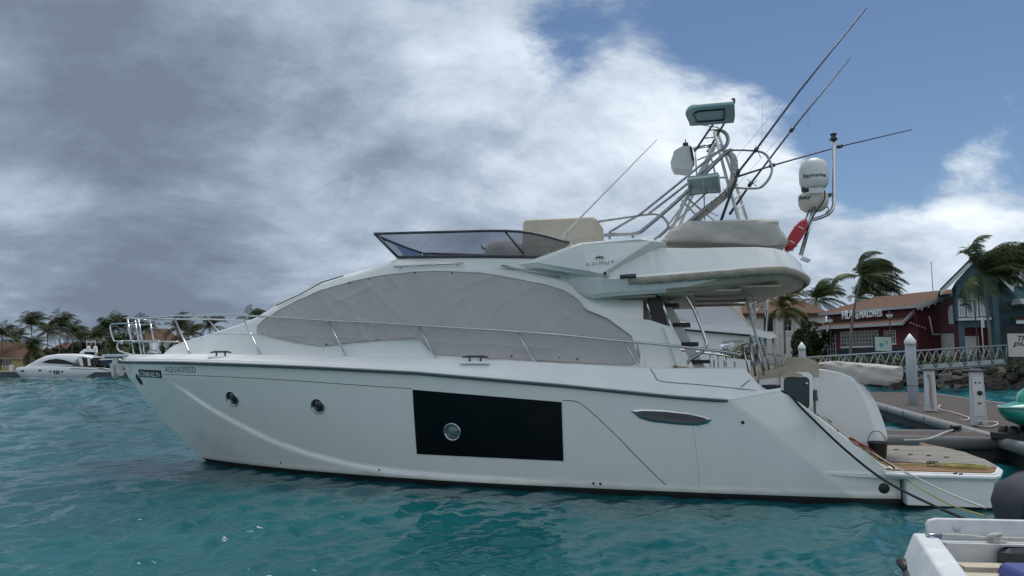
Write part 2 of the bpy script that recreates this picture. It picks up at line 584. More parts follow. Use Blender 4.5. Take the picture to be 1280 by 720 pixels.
    # turquoise of the shallow lagoon, with drifting darker patches of the bottom
    mx = N.new('ShaderNodeMix'); mx.data_type = 'RGBA'
    mx.inputs[6].default_value = (0.003, 0.062, 0.076, 1); mx.inputs[7].default_value = (0.008, 0.116, 0.131, 1)
    mr = N.new('ShaderNodeMapRange'); mr.inputs[1].default_value = 0.35; mr.inputs[2].default_value = 0.65
    L.new(noise_(0.12, (1, 1, 1), 3), mr.inputs[0]); L.new(mr.outputs[0], mx.inputs[0])
    L.new(mx.outputs[2], b.inputs['Base Color'])
    b1 = N.new('ShaderNodeBump'); b1.inputs['Strength'].default_value = 0.4; b1.inputs['Distance'].default_value = 0.06
    L.new(noise_(1.6, (1.0, 1.7, 1), 3, 0.5, 0.6), b1.inputs['Height'])
    b2 = N.new('ShaderNodeBump'); b2.inputs['Strength'].default_value = 0.35; b2.inputs['Distance'].default_value = 0.02
    L.new(noise_(6.0, (1.0, 1.9, 1), 3, 0.5, 0.5), b2.inputs['Height'])
    L.new(b1.outputs[0], b2.inputs['Normal']); L.new(b2.outputs[0], b.inputs['Normal'])
    me.materials.append(m)
    o = bpy.data.objects.new('sea_water', me)
    link(o); tag(o, kind='structure')


build_water()

# ------------------------------------------------------------------ the big motor yacht
YO = V(6.384, 13.328, 0)
YA = R(166)
MW = Matrix.Translation(YO) @ Matrix.Rotation(YA, 4, 'Z')
MWI = MW.inverted()
CAML = MWI @ V(0, 0, CAM_H)


def lray(px, py):
    return (MWI.to_3x3() @ ray_dir(px, py))


def YV(px, py, v):
    """point of the yacht seen at a photo pixel, on the fore-and-aft plane y = v"""
    d = lray(px, py)
    return CAML + d * ((v - CAML.y) / d.y)


def YX(px, py, x):
    d = lray(px, py)
    return CAML + d * ((x - CAML.x) / d.x)


def YZ(px, py, z):
    d = lray(px, py)
    return CAML + d * ((z - CAML.z) / d.z)


def YC(px, py, vf):
    v = 1.5
    for _ in range(25):
        q = YV(px, py, v); v = vf(q.x)
    return YV(px, py, v)


yacht = empty('motor_yacht', YO, YA, 'big white flybridge motor yacht with grey window covers, moored side-on in front of the quay', 'yacht')

# --- hull form
STEM = sorted([(YV(px, py, 0).z, YV(px, py, 0).x) for px, py in ((152, 452), (160, 471), (185, 503), (215, 537), (240, 561), (256, 575))])
STEM = [(-0.4, 13.0), (0.0, STEM[0][1] - 0.1)] + STEM


def stem_x(z): return interp(z, STEM)


SHEER = [(-0.02, 0.50), (0.18, 0.52), (0.30, 0.60), (1.58, 1.62), (1.70, 1.69), (1.9, 1.66), (2.45, 1.56), (3.3, 1.615), (5.2, 1.79), (7.8, 1.99), (9.95, 2.085), (11.7, 2.14), (13.5, 2.18), (15.9, 2.2)]


def sheer(x): return interp(x, SHEER)


def hb(t, u):
    """half beam at height fraction t, length fraction u"""
    n = 3.3 + (4.6 - 3.3) * t
    e = max(0.0, 1 - max(0.0, u) ** n)
    b0, b1 = 1.97, 2.2
    b = b0 + (b1 - b0) * t ** 0.8
    aft = 1 - 0.045 * sstep(0.22, 0.0, u)
    return b * e * aft


def deck_hb(x):
    """half beam at the rub rail"""
    return hb(1.0, min(1, x / stem_x(2.2)))


def hull_point(u, t, crease=None):
    xd = u * stem_x(2.2)
    zs = sheer(xd)
    z = 0.02 + 0.055 * t / 0.03 if t <= 0.03 else 0.075 + (zs - 0.075) * (t - 0.03) / 0.97
    x = u * (stem_x(2.2) + (stem_x(z) - stem_x(2.2)) * sstep(1.5, 11.0, xd))
    y = hb(t ** 1.15 * (0.25 + 0.75 * min(1, xd / 1.2)) if xd < 1.2 else t ** 1.15, u)
    if crease:
        y += crease(x, z, u)
    return V(x, y, z)


def hull_verts(crease=None):
    us = sorted(set(list(np.linspace(0, 0.2, 60)) + list(np.linspace(0.2, 0.85, 110)) + list(np.linspace(0.85, 1.0, 50)) + [a / stem_x(2.2) for a, _ in SHEER if 0 < a < 15.5]))
    ts = [0.0] + list(np.linspace(0.03, 1, 52))
    P = []
    for u in us:
        col = [V(u * 12.9, hb(0, min(1, u)) * 0.86, -0.42), ]
        a = hull_point(u, 0, crease)
        for t in ts:
            col.append(hull_point(u, t, crease))
        P.append(col)
    return P


def grid_bvh(P):
    n, m = len(P), len(P[0])
    vs = [tuple(q) for r_ in P for q in r_]
    fs = [(i * m + j, i * m + j + 1, (i + 1) * m + j + 1, (i + 1) * m + j) for i in range(n - 1) for j in range(m - 1)]
    return BVHTree.FromPolygons(vs, fs)


base_bvh = grid_bvh(hull_verts())


def hit(bvh, px, py):
    h = bvh.ray_cast(CAML, lray(px, py).normalized())
    return h[0], h[1]


def hitxz(bvh, x, z, default=2.0):
    h = bvh.ray_cast(V(x, 6, z), V(0, -1, 0))
    if h[0] is None:
        return V(x, default, z), V(0, 1, 0)
    n = h[1]
    if n.y < 0: n = -n
    return h[0], n


CREASE = []
for px, py in ((203, 470), (230, 488), (262, 510), (300, 531), (340, 551), (385, 567), (440, 581), (500, 590), (560, 596), (640, 601), (715, 606)):
    h, n = hit(base_bvh, px, py)
    if h is not None: CREASE.append((h.x, h.z))
CREASE.sort()
AFTL = [hit(base_bvh, 918, 506)[0], hit(base_bvh, 1034, 597)[0]]


def crease(x, z, u):
    off = 0.0
    if x > CREASE[0][0] and x < CREASE[-1][0]:
        zc = interp(x, CREASE)
        w = 0.02 + 0.09 * sstep(CREASE[-1][0], CREASE[-1][0] - 3.5, x)
        k = sstep(CREASE[0][0], CREASE[0][0] + 1.6, x) * sstep(CREASE[-1][0], CREASE[-1][0] - 1.0, x)
        off += 0.05 * k * (sstep(zc + w * 0.5, zc - w * 0.5, z) - 0.5) * (1 if z > zc - 0.6 else sstep(zc - 1.3, zc - 0.6, z) + 0.0)
    a, b = AFTL
    if x < a.x + 0.6:
        dx, dz = b.x - a.x, b.z - a.z
        l = math.hypot(dx, dz)
        s = ((x - a.x) * dz - (z - a.z) * dx) / l          # >0 on one side
        if s > 0:
            off -= 0.22 * s
    # a low spray chine along the waterline
    off += 0.012 * sstep(0.20, 0.10, z)
    return off


HV = hull_verts(crease)
# which side of the after line is the wing? make sure it is the upper after one
_t = crease(0.7, 1.0, 0.05)
hb_bvh = grid_bvh(HV)
mb = MB(); mb.smooth = True
for side in (1, -1):
    P = [[V(q.x, q.y * side, q.z) for q in col] for col in HV]
    mb.grid(P)
# transom below the platform
col = HV[0]
mb.smooth = False
mb.loft([[q for q in col], [V(q.x, -q.y, q.z) for q in col]], closed=False, caps=False)
# bottom skin at the waterline is the antifouling colour
for k, f in enumerate(mb.f):
    if max(mb.v[i].z for i in f) < 0.08:
        mb.mi[k] = 1
hull = mb.build('hull', [M['hull'], M['antifoul']], yacht)
me = hull.data

# --- bulwark cap and decks
DECKZ = [(1.70, 1.71), (1.90, 1.72), (2.02, 1.80), (2.24, 2.07), (3.64, 2.06), (6.1, 2.19), (8.5, 2.26), (11.0, 2.31), (13.5, 2.345), (15.9, 2.36)]


def deckz(x): return interp(x, DECKZ)


def inb(x):
    """inner edge of the sloping bulwark"""
    return max(0.0, deck_hb(x) - (0.30 if x > 2.2 else 0.26) * min(1, max(0.0, (15.75 - x)) / 1.0) ** 0.5)


mb = MB(); mb.smooth = False
xs = sorted(set(list(np.linspace(1.70, 15.4, 90)) + list(np.linspace(15.4, 15.86, 14)) + [1.9, 2.02, 2.24, 2.45]))
for side in (1, -1):
    rings = []
    for x in xs:
        ho = deck_hb(x)
        hi = inb(x)
        zs, zd = sheer(x) + 0.004, deckz(x)
        q = hitxz(hb_bvh, x, sheer(x) - 0.01, ho)[0]
        if x < 2.4: ho = q.y
        rings.append([V(x, side * (ho + 0.0), zs), V(x, side * (ho * 0.985 - 0.0), zs + 0.055), V(x, side * (hi + 0.035), zd - 0.02), V(x, side * hi, zd), V(x, side * max(0, hi - 0.05), zd - 0.004)])
    mb.smooth = True
    if side == 1: BRINGS = rings
    mb.grid([[r_[0], r_[1]] for r_ in rings])
    mb.grid([[r_[1], r_[2]] for r_ in rings])
    mb.grid([[r_[2], r_[3], r_[4]] for r_ in rings])
mb.build('bulwark', M['gel_deck'], yacht)
bul_bvh = grid_bvh([[r_[1], r_[2], r_[3]] for r_ in BRINGS])
mb = MB()
for line in ([(813, 461), (818, 468), (826, 476.5), (870, 480.5), (920, 485.5), (957, 489.5)], [(926, 484), (936, 476), (944, 470)]):
    pts = []
    for q_ in smoothpath([V(a, b, 0) for a, b in line], 3):
        h, n = hit(bul_bvh, q_.x, q_.y)
        if h is not None: pts.append(h)
    if len(pts) > 2: mb.tube(pts, 0.008, 5)
if mb.v: mb.build('bulwark_seam', M['seam'], yacht)
# stern wing top edge and inner face
for side in (1, -1):
    mb = MB()
    rings = []
    for x in list(np.linspace(-0.02, 1.70, 24)):
        z = sheer(x); q = hitxz(hb_bvh, x, z - 0.012, 2.0)[0]
        rings.append([V(x, side * (q.y + .001), z + .002), V(x + .01, side * (q.y - 0.13), z + 0.035), V(x + .01, side * (q.y - 0.20), z + 0.01), V(x + .02, side * (q.y - 0.22), 0.44)])
    for x in (1.85, 2.4, 3.3):
        q = inb(x)
        rings.append([V(x, side * (q + .001), 1.699), V(x, side * (q - .02), 1.699), V(x, side * (q - .06), 1.69), V(x, side * (q - .08), 0.44)])
    mb.grid(rings)
    mb.build('stern_wing', M['gel_deck'], yacht)
# foredeck and side decks (one slightly crowned sheet), cockpit sole and coaming
mb = MB(); mb.smooth = True
P = []
for x in list(np.linspace(3.3, 15.4, 60)) + list(np.linspace(15.45, 15.84, 10)):
    w = max(0.0, inb(x) - 0.03)
    P.append([V(x, w * k, deckz(x) - 0.008 + 0.05 * (1 - k * k) * min(1, w)) for k in np.linspace(-1, 1, 9)])
mb.grid(P)
mb.build('foredeck', M['gel_deck'], yacht)
mb = MB()
mb.box((2.1, 0, 1.06), (2.5, 3.7, 0.06))
mb.box((3.33, 0, 1.6), (0.06, 3.8, 1.0))
mb.build('cockpit_sole', M['teak'], yacht)

# --- rub rail
mb = MB()
for side in (1, -1):
    pts = []
    for x in list(np.linspace(2.52, 15.3, 80)) + list(np.linspace(15.35, 15.87, 12)):
        pts.append(V(x, side * (deck_hb(x) + 0.012), sheer(x) - 0.018))
    mb.tube(pts, [0.02] + [0.034] * (len(pts) - 1), 8)
mb.build('rub_rail', M['seam'], yacht)
mb = MB()
for side in (1, -1):
    pts = []
    for x in list(np.linspace(2.55, 15.3, 80)) + list(np.linspace(15.35, 15.89, 12)):
        pts.append(V(x, side * (deck_hb(x) + 0.03), sheer(x) + 0.012))
    mb.tube(pts, 0.018, 8)
mb.build('rub_strake', M['gel_deck'], yacht)


def on_hull(px, py, off=0.0, bvh=None):
    h, n = hit(bvh or hb_bvh, px, py)
    if n.y < 0: n = -n
    return h + n * off, n


def patch(bvh, top, bot, nx, nz, off, thick, wob=None):
    """sheet laid on a hull or cabin side between two (x, z) lines; returns the builder"""
    xs = np.linspace(top[0][0], top[-1][0], nx)
    mbp = MB(); mbp.smooth = True
    P, Q = [], []
    for x in xs:
        zt, zb = interp(x, top), interp(x, bot)
        rp, rq = [], []
        for k in range(nz):
            z = zt + (zb - zt) * k / (nz - 1)
            h, n = hitxz(bvh, x, z)
            o = off + (wob(x, z) if wob else 0)
            rp.append(h + n * (o + thick)); rq.append(h + n * (o - 0.02))
        P.append(rp); Q.append(rq)
    mbp.grid(P)
    mbp.smooth = False
    for a, b in ((P[0], Q[0]), (P[-1], Q[-1]), ([r_[0] for r_ in P], [r_[0] for r_ in Q]), ([r_[-1] for r_ in P], [r_[-1] for r_ in Q])):
        mbp.grid([a, b])
    return mbp


def pxline(bvh, pts):
    out = []
    for px, py in pts:
        h, n = hit(bvh, px, py)
        if h is not None: out.append((h.x, h.z))
    return sorted(out)


# black hull window with its round pale port
tp = pxline(hb_bvh, [(516, 487), (702, 502.5)]); bt = pxline(hb_bvh, [(516, 567), (703, 576)])
bt = [(tp[0][0], bt[0][1]), (tp[1][0], bt[1][1])]
hw = patch(hb_bvh, tp, bt, 12, 6, 0.003, 0.008).build('hull_window', M['blackglass'], yacht)


def disc_on(bvh, px, py, r, name, matl, parent, rim=None, depth=0.02, off=0.0, sq=1.0):
    c, n = on_hull(px, py, off, bvh)
    rot = n.to_track_quat('Z', 'Y').to_matrix()
    m1 = MB()
    if rim:
        pr = [(r * 0.80, -0.03), (r * 0.80, depth * 0.3), (r * 0.86, depth), (r * 0.97, depth), (r, depth * .4), (r, -0.03)]
        m1.lathe(pr, c, 28, rot)
        fr = m1.build('rim', rim, None)
        m2 = MB(); m2.lathe([(0.001, depth * 0.25), (r * 0.82, depth * 0.25), (r * .82, -0.02)], c, 28, rot)
        g = m2.build(name, matl, parent)
        fr.parent = g
        return g
    m1.lathe([(0.001, depth), (r * .8, depth), (r, depth * .4), (r, -0.03)], c, 20, rot)
    return m1.build(name, matl, parent)


disc_on(hb_bvh, 566, 539.5, 0.162, 'porthole', M['tealglass'], hw, M['steel'], 0.03, 0.01)
disc_on(hb_bvh, 290.5, 498, 0.168, 'porthole', M['portglass'], yacht, M['steel'], 0.02)
disc_on(hb_bvh, 397.5, 507.5, 0.155, 'porthole', M['portglass'], yacht, M['steel'], 0.02)
for px, py, r_ in ((351, 578.5, 0.020), (474, 587.5, 0.018), (742, 604.3, 0.022), (750.5, 604.6, 0.022), (928.5, 528, 0.028)):
    disc_on(hb_bvh, px, py, r_, 'drain_fitting', M['rubber'], yacht, None, 0.008)
disc_on(hb_bvh, 1105, 610.5, 0.082, 'exhaust_outlet', M['rubber'], yacht, None, 0.014)
# hawse hole near the stem
c, n = on_hull(174, 474.5)
mb = MB(); mb.lathe([(0.001, 0.02), (0.09, 0.02), (0.12, 0.0), (0.12, -0.05)], c, 18, n.to_track_quat('Z', 'Y').to_matrix() @ Matrix.Rotation(R(25), 3, 'Z'), 0.75, 1.25)
mb.build('anchor_pocket', M['rubber'], yacht)

# slanted after window with its pale frame
def outline_on(bvh, pts, off):
    out = []
    for px, py in pts:
        p_, n_ = on_hull(px, py, off, bvh); out.append(p_)
    return out


ring_o = [(788, 513), (802, 511.5), (830, 512.5), (860, 516), (884, 521), (890, 524), (885, 529), (872, 532), (845, 530.5), (815, 527), (800, 523)]
ring_i = [(795, 514.5), (804, 513.2), (830, 514.2), (860, 517.5), (880, 522), (884, 524.3), (880, 527.5), (870, 529.0), (845, 528), (816, 524.5), (803, 520.5)]
po, pi = outline_on(hb_bvh, ring_o, 0.012), outline_on(hb_bvh, ring_i, 0.02)
pb = outline_on(hb_bvh, ring_o, -0.02)
pg = outline_on(hb_bvh, ring_i, 0.006)
mb = MB(); mb.grid([pb + [pb[0]], po + [po[0]], pi + [pi[0]], pg + [pg[0]]])
sw = MB(); sw.v = pg; sw.face(range(len(pg)))
mwin = sw.build('stern_window', mat('mesh_screen_glass', (0.10, 0.095, 0.10), 0.5, var=.2, scale=12), yacht)
mb.build('frame', M['steel'], mwin)

# fine moulding lines scored along the side
mb = MB()
for line in ([(205, 468), (260, 470), (340, 474), (420, 479.5), (515, 486)], [(703, 500.5), (718, 501.5), (728, 506), (748, 523), (775, 549), (800, 575), (832, 606)], [(866, 533), (870, 560), (873, 588), (874, 612)]):
    pts = [on_hull(px, py, 0.0)[0] for px, py in smoothpath([V(a, b, 0) for a, b in line], 6) for px, py in [(px, py)]] if False else [on_hull(q.x, q.y, -0.002)[0] for q in smoothpath([V(a, b, 0) for a, b in line], 6)]
    mb.tube(pts, 0.0075 if line[0][0] != 866 else 0.003, 5)
mb.build('moulding_line', M['seam'], yacht)
# spray ledge along the quarter and platform end block
mb = MB()
pts_t = [YV(px, py, 2.07) for px, py in ((1031, 593), (1060, 594.5), (1100, 597), (1136, 599))]
rings = []
for i, q in enumerate(pts_t):
    yy = hitxz(hb_bvh, max(q.x, 0.0), q.z, 2.05)[0].y - 0.03
    k = (0.35, 0.85, 1, 1)[i]
    rings.append([V(q.x, yy, q.z + 0.05), V(q.x, yy + 0.085 * k, q.z + 0.025), V(q.x, yy + 0.085 * k, q.z - 0.03 * k), V(q.x, yy, q.z - 0.06 * k)])
mb.loft(rings)
mb.build('spray_ledge', M['gel_deck'], yacht)

# boat name and registration plate
def text_on(bvh, name, body, x0, z0, length, height, matl, slope=0.0, parent=None, **kw):
    """lettering read from forward to aft on the port side, wrapped on the surface"""
    m_ = text_mesh(body, 1.0, extrude=0.01, **kw)
    xs = [v.co.x for v in m_.vertices]; ys = [v.co.y for v in m_.vertices]
    a, b, c_, d_ = min(xs), max(xs), min(ys), max(ys)
    for v in m_.vertices:
        s = (v.co.x - a) / (b - a) * length; t = (v.co.y - c_) / (d_ - c_) * height
        h, n_ = hitxz(bvh, x0 - s, z0 + t + slope * s)
        v.co = h + n_ * (0.003 if v.co.z < 0 else 0.007)
    m_.materials.clear(); m_.materials.append(matl)
    o = bpy.data.objects.new(name, m_)
    return link(o, parent or yacht)


a, _ = on_hull(207.5, 466.5); b, _ = on_hull(245.5, 467.5)
text_on(hb_bvh, 'hull_lettering', 'AQUASPEED', a.x, a.z, a.x - b.x, 0.145, M['grey_ink'], (b.z - a.z) / (a.x - b.x), spacing=1.15)
tp = pxline(hb_bvh, [(173, 461.5), (201, 463)]); bt = pxline(hb_bvh, [(176, 471), (203, 472.5)])
plate = patch(hb_bvh, [(tp[0][0], tp[0][1]), (tp[1][0], tp[1][1])], [(tp[0][0], bt[0][1]), (tp[1][0], bt[1][1])], 8, 4, 0.002, 0.006).build('registration_plate', M['plate'], yacht)
pl_bvh = BVHTree.FromObject(plate, bpy.context.evaluated_depsgraph_get())
L_ = tp[1][0] - tp[0][0]
text_on(pl_bvh, 'plate_lettering', 'C7040-02.91', tp[1][0] - L_ * 0.07, tp[1][1] - 0.15, L_ * 0.86, 0.10, M['white_ink'], (tp[0][1] - tp[1][1]) / L_, plate, spacing=1.05)

# --- deckhouse
def cab_wb(x): return max(0.10, min(1.66, deck_hb(x) - 0.46))


CSIL = []


def cab_ws(x):
    h = interp(x, CSIL) - deckz(x) if CSIL else 1.0
    return max(0.06, cab_wb(x) - 0.10 - 0.09 * max(0, h))


SILPX = [(207, 439), (216, 432), (230, 426.5), (262, 417), (300, 404.5), (320, 396), (345, 381), (400, 353), (430, 342), (470, 330), (496, 321.5), (600, 318.5), (690, 317.5)]
for _ in range(6):
    new = []
    for px, py in SILPX:
        q = YC(px, py, (lambda x: cab_ws(x) * 0.9) if CSIL else (lambda x: 1.0))
        new.append((q.x, q.z))
    CSIL = sorted(new)
CABX = (3.42, CSIL[-1][0] - 0.02)


def cab_top(x):
    return interp(x, [(3.2, 3.30), (4.2, 3.34), (5.0, 3.72)] + [(a, b) for a, b in CSIL if a > 5.3])


def cab_section(x):
    zt, z0 = cab_top(x), deckz(x) - 0.03
    h = max(0.02, zt - z0)
    wb = cab_wb(x); ws = max(0.05, wb - 0.10 - 0.09 * max(0, h))
    k = min(1.0, h / 0.9)
    s = [V(x, wb, z0), V(x, wb - 0.02, z0 + 0.12 * h)]
    for t in np.linspace(0.2, 0.82, 14):
        s.append(V(x, wb - 0.03 - (wb - ws) * 0.80 * ((t - 0.1) / 0.75) ** 1.35, z0 + h * t))
    s += [V(x, ws + 0.01 * 0, z0 + h * 0.91), V(x, ws * 0.93, z0 + h * 0.97), V(x, ws * 0.80, z0 + h * 1.0), V(x, ws * 0.45, z0 + h * (1.0 + 0.03)), V(x, 0, z0 + h * 1.0 + 0.05 * k)]
    return s


mb = MB(); mb.smooth = True
CS = []
for x in sorted(set(list(np.linspace(3.86, 9.2, 80)) + list(np.linspace(9.2, CABX[1], 60)))):
    CS.append(cab_section(x))
for side in (1, -1):
    mb.grid([[V(q.x, q.y * side, q.z) for q in r_] for r_ in CS])
mb.build('deckhouse', M['gel'], yacht)
r0 = CS[0]
mb = MB(); mb.v += [V(q.x + 0.01, q.y * .99, q.z) for q in r0] + [V(q.x + 0.01, -q.y * .99, q.z) for q in reversed(r0)]
mb.face(range(2 * len(r0)))
mb.build('saloon_door', M['darkint'], yacht)
cab_bvh = grid_bvh(CS)

# grey fitted window cover along the side
ctop = pxline(cab_bvh, [(323, 409), (330, 401), (345, 392), (372, 377), (402, 364), (440, 352.5), (480, 344.5), (520, 340.5), (560, 340), (600, 342), (640, 348), (680, 356), (705, 364), (722, 375), (731, 387), (745, 392), (768, 401), (786, 410), (796, 424), (800, 447)])
cbot = pxline(cab_bvh, [(323, 416), (345, 422), (372, 428), (405, 433), (440, 428), (480, 424.5), (518, 422.5), (527, 424), (536, 436), (545, 443), (600, 446.5), (668, 450), (740, 454), (790, 456), (800, 452)])
rw = random.Random(5)
FOLDS = [(rw.uniform(5, 11), rw.uniform(2.3, 3.7), rw.uniform(-1.2, 1.2), rw.uniform(0.10, 0.45), rw.uniform(0.006, 0.020)) for _ in range(54)]


def wrinkle(x, z):
    o = 0.010 * math.sin(x * 2.1 + z * 1.3) + 0.008 * math.sin(x * 5.3 - z * 4.0)
    for fx, fz, a, w, amp in FOLDS:
        dx, dz = x - fx, z - fz
        u = dx * math.cos(a) + dz * math.sin(a); v = -dx * math.sin(a) + dz * math.cos(a)
        o += amp * math.exp(-(v / 0.034) ** 2 - (u / (w * 1.6)) ** 2)
    zt, zb = interp(x, ctop), interp(x, cbot)
    # scallops between the fasteners on the lower and upper hems
    d = min(abs(zt - z), abs(z - zb))
    o += 0.012 * math.exp(-(d / 0.09) ** 2) * math.sin(x * 7.5) ** 2
    return o


wc = patch(cab_bvh, ctop, cbot, 190, 34, 0.014, 0.012, wrinkle).build('window_cover', M['canvas'], yacht)
mb = MB()
for tab in (ctop, cbot):
    pts = []
    for x in np.linspace(tab[0][0], tab[-1][0], 120):
        z = interp(x, tab); h, n = hitxz(cab_bvh, x, z)
        pts.append(h + n * (0.026 + wrinkle(x, z)))
    mb.tube(pts, 0.011, 5)
mb.build('hem', M['canvas'], wc)
for k, (px, py) in enumerate(((400, 366), (438, 354), (462, 349), (520, 342), (566, 342), (330, 418), (372, 427), (409, 431), (473, 425), (640, 445.5), (700, 447.5), (722, 449))):
    h, n = hit(cab_bvh, px, py)
    if h is None: continue
    if n.y < 0: n = -n
    mb = MB(); mb.lathe([(0.001, 0.014), (0.016, 0.01), (0.018, -0.02)], h + n * 0.034, 8, n.to_track_quat('Z', 'Y').to_matrix())
    mb.build('snap_fastener', M['darkalu'], wc)

# grab rails on the deckhouse shoulder
for line in ([(494, 335), (581, 330.5)], [(628, 333.5), (701, 348)]):
    pts = [on_hull(px, py, 0.075, cab_bvh)[0] for px, py in (line[0], line[1])]
    f0 = [on_hull(line[0][0] + (line[1][0] - line[0][0]) * k, line[0][1] + (line[1][1] - line[0][1]) * k, 0.0, cab_bvh)[0] for k in (0.08, 0.9)]
    mb = MB(); mb.tube(pts, 0.017, 8)
    for q, k in zip(f0, (0.08, 0.9)):
        mb.tube([q, pts[0].lerp(pts[1], k)], 0.013, 6)
    mb.build('grab_rail', M['steel'], yacht)
# windscreen wiper lying on the front slope
mb = MB(); mb.tube([on_hull(px, py, 0.03, cab_bvh)[0] if hit(cab_bvh, px, py)[0] else YV(px, py, 1.0) for px, py in ((347, 383), (375, 370), (404, 354), (430, 346))], 0.011, 6)
mb.build('wiper', M['rubber'], yacht)

# --- flybridge: cross sections along the boat (outer faces are facetted)
FT = [(1.02, 3.66), (1.12, 3.80), (1.45, 4.00), (1.75, 4.04), (3.3, 4.07), (3.6, 4.10), (3.80, 4.215), (4.15, 4.215), (4.9, 4.13), (5.6, 3.92), (6.1, 3.80)]    # coaming top
FK = [(1.02, 3.60), (1.1, 3.62), (1.55, 3.70), (2.4, 3.64), (4.1, 3.55), (4.5, 3.56), (6.1, 3.72)]                      # knuckle
FB = [(1.02, 3.54), (1.3, 3.47), (2.0, 3.42), (2.9, 3.34), (4.7, 3.27), (5.0, 3.34), (5.6, 3.66)]                                      # lower edge


def fly_w(x):
    return 2.06 * math.sqrt(max(0.0, 1 - (max(0.0, (2.3 - x)) / 1.32) ** 2.6)) if x < 2.3 else 2.06 - 0.80 * sstep(4.3, 5.6, x)


mb = MB()
RG = []
for x in [1.0, 1.05, 1.12, 1.22, 1.35, 1.5, 1.7, 1.95, 2.3, 2.7, 3.1, 3.45, 3.62, 3.8, 4.15, 4.5, 4.7, 4.85, 5.0, 5.2, 5.4, 5.6]:
    w = max(0.25, fly_w(x))
    zt, zk, zb = interp(x, FT), interp(x, FK), interp(x, FB)
    half = [V(x, w - (0.24 + .35 * sstep(3.0, 1.8, x)), zb), V(x, w - (0.13 + .17 * sstep(3.0, 1.8, x)), zb + 0.06), V(x, w - (0.13 + .17 * sstep(3.0, 1.8, x)), zb + 0.06).lerp(V(x, w, zk), 0.04 + 0.90 * sstep(3.2, 1.9, x)), V(x, w, zk), V(x, w - 0.03, zk + 0.05), V(x, w - 0.20, zt - 0.02), V(x, w - 0.24, zt), V(x, w - 0.34, zt), V(x, w - 0.38, min(zt - 0.03, 3.72))]
    RG.append([V(q.x, q.y, q.z) for q in half] + [V(q.x, -q.y, q.z) for q in reversed(half)])
mb.loft(RG)
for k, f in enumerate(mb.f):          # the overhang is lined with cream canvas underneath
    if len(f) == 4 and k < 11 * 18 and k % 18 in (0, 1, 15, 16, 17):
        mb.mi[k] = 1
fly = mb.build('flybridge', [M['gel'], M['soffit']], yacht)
fb_bvh = grid_bvh([r_[:9] for r_ in RG])

# raised wing panel at the forward end of the flybridge side
outer = [(646, 331), (725, 303.5), (806, 296.5), (832, 303), (757, 348), (735, 344)]
inner = [(668, 328), (727, 305.5), (800, 299), (815, 301.5), (752, 342), (738, 339)]
ro = [YV(px, py, 1.97) for px, py in outer]
def wing_v(q): return 2.08
vo, vi = (1.42, 1.80, 1.90, 1.90, 1.92, 1.88), (1.60, 1.98, 2.075, 2.075, 2.075, 2.04)
po = [YV(px, py, v) for (px, py), v in zip(outer, vo)]; pi = [YV(px, py, v) for (px, py), v in zip(inner, vi)]; pb = [V(q.x, 0.9, q.z) for q in po]
mb = MB(); mb.grid([pb + [pb[0]], po + [po[0]], pi + [pi[0]]])
mb.v += pi; mb.face(range(len(mb.v) - len(pi), len(mb.v)))
wing = mb.build('wing_panel', M['gel'], yacht)
mb2 = MB(); mb2.grid([[V(q.x, -q.y, q.z) for q in r_] for r_ in (pb + [pb[0]], po + [po[0]], pi + [pi[0]])]); mb2.v += [V(q.x, -q.y, q.z) for q in pi]; mb2.face(range(len(mb2.v) - len(pi), len(mb2.v)))
mb2.build('wing_panel', M['gel'], yacht)
# crest and maker's line on the panel
a, b = YV(732, 332.5, 2.078), YV(768, 329, 2.078)
text_obj('panel_lettering', 'AZIMUT', 0.1, M['grey_ink'], a, (b - a), (0, 0, 1), yacht, fit=((b - a).length, 0.055), spacing=1.4)
mb = MB()
c = YV(749.5, 322.5, 2.078)
for s in (-1, 1):
    mb.prism([c + V(s * 0.008, 0, 0), c + V(s * 0.02, 0, 0.03), c + V(s * 0.065, 0, 0.02), c + V(s * 0.075, 0, -0.01), c + V(s * 0.035, 0, 0.0)], (0, 0.006, 0))
mb.prism([c + V(-.008, 0, -.006), c + V(.008, 0, -.006), c + V(.012, 0, .04), c + V(-.012, 0, .04)], (0, 0.006, 0))
mb.build('crest', M['ink'], yacht)
# side lamp under the panel
c = YV(757, 343, 2.03)
mb = MB(); mb.lathe([(0.001, 0.07), (0.04, 0.06), (0.055, 0.02), (0.06, -0.03)], c, 14, Matrix.Rotation(R(-90), 3, 'X'))
sl_ = mb.build('side_lamp', M['offwhite'], yacht)
mb = MB(); mb.lathe([(0.001, 0.03), (0.03, 0.025), (0.03, -0.02)], c + V(0, 0.06, 0.01), 10, Matrix.Rotation(R(-90), 3, 'X')); mb.build('lens', M['portglass'], sl_)
# rolled awning along the edge of the overhang
mb = MB(); mb.smooth = True
rings = []
rw = random.Random(3)
xs = list(np.linspace(4.05, 1.55, 60)) + [1.42, 1.3, 1.2, 1.12, 1.06]
for i, x in enumerate(xs):
    w = max(0.3, fly_w(x)); z = interp(x, FK) - 0.035
    q = 0.75 + 0.25 * min(1, i / 10) + 0.06 * math.sin(i * 1.7) + rw.uniform(-.05, .05)
    dx = -0.02 if x < 1.5 else 0
    rings.append([V(x + dx, w - 0.02, z + 0.05), V(x + dx * 2, w + 0.018 * q, z + 0.035), V(x + dx * 2, w + 0.022 + rw.uniform(-.014, .014), z - 0.02 * q), V(x + dx, w - 0.01 + rw.uniform(-.014, .014), z - (0.075 + rw.uniform(-.012, .012)) * q), V(x, w - 0.09, z - 0.08 * q)])
mb.loft(rings)
mirror = [[V(q.x, -q.y, q.z) for q in r_] for r_ in rings]
mb.loft(mirror)
mb.loft([rings[-1], mirror[-1]])
mb.build('rolled_awning', M['awning'], yacht)
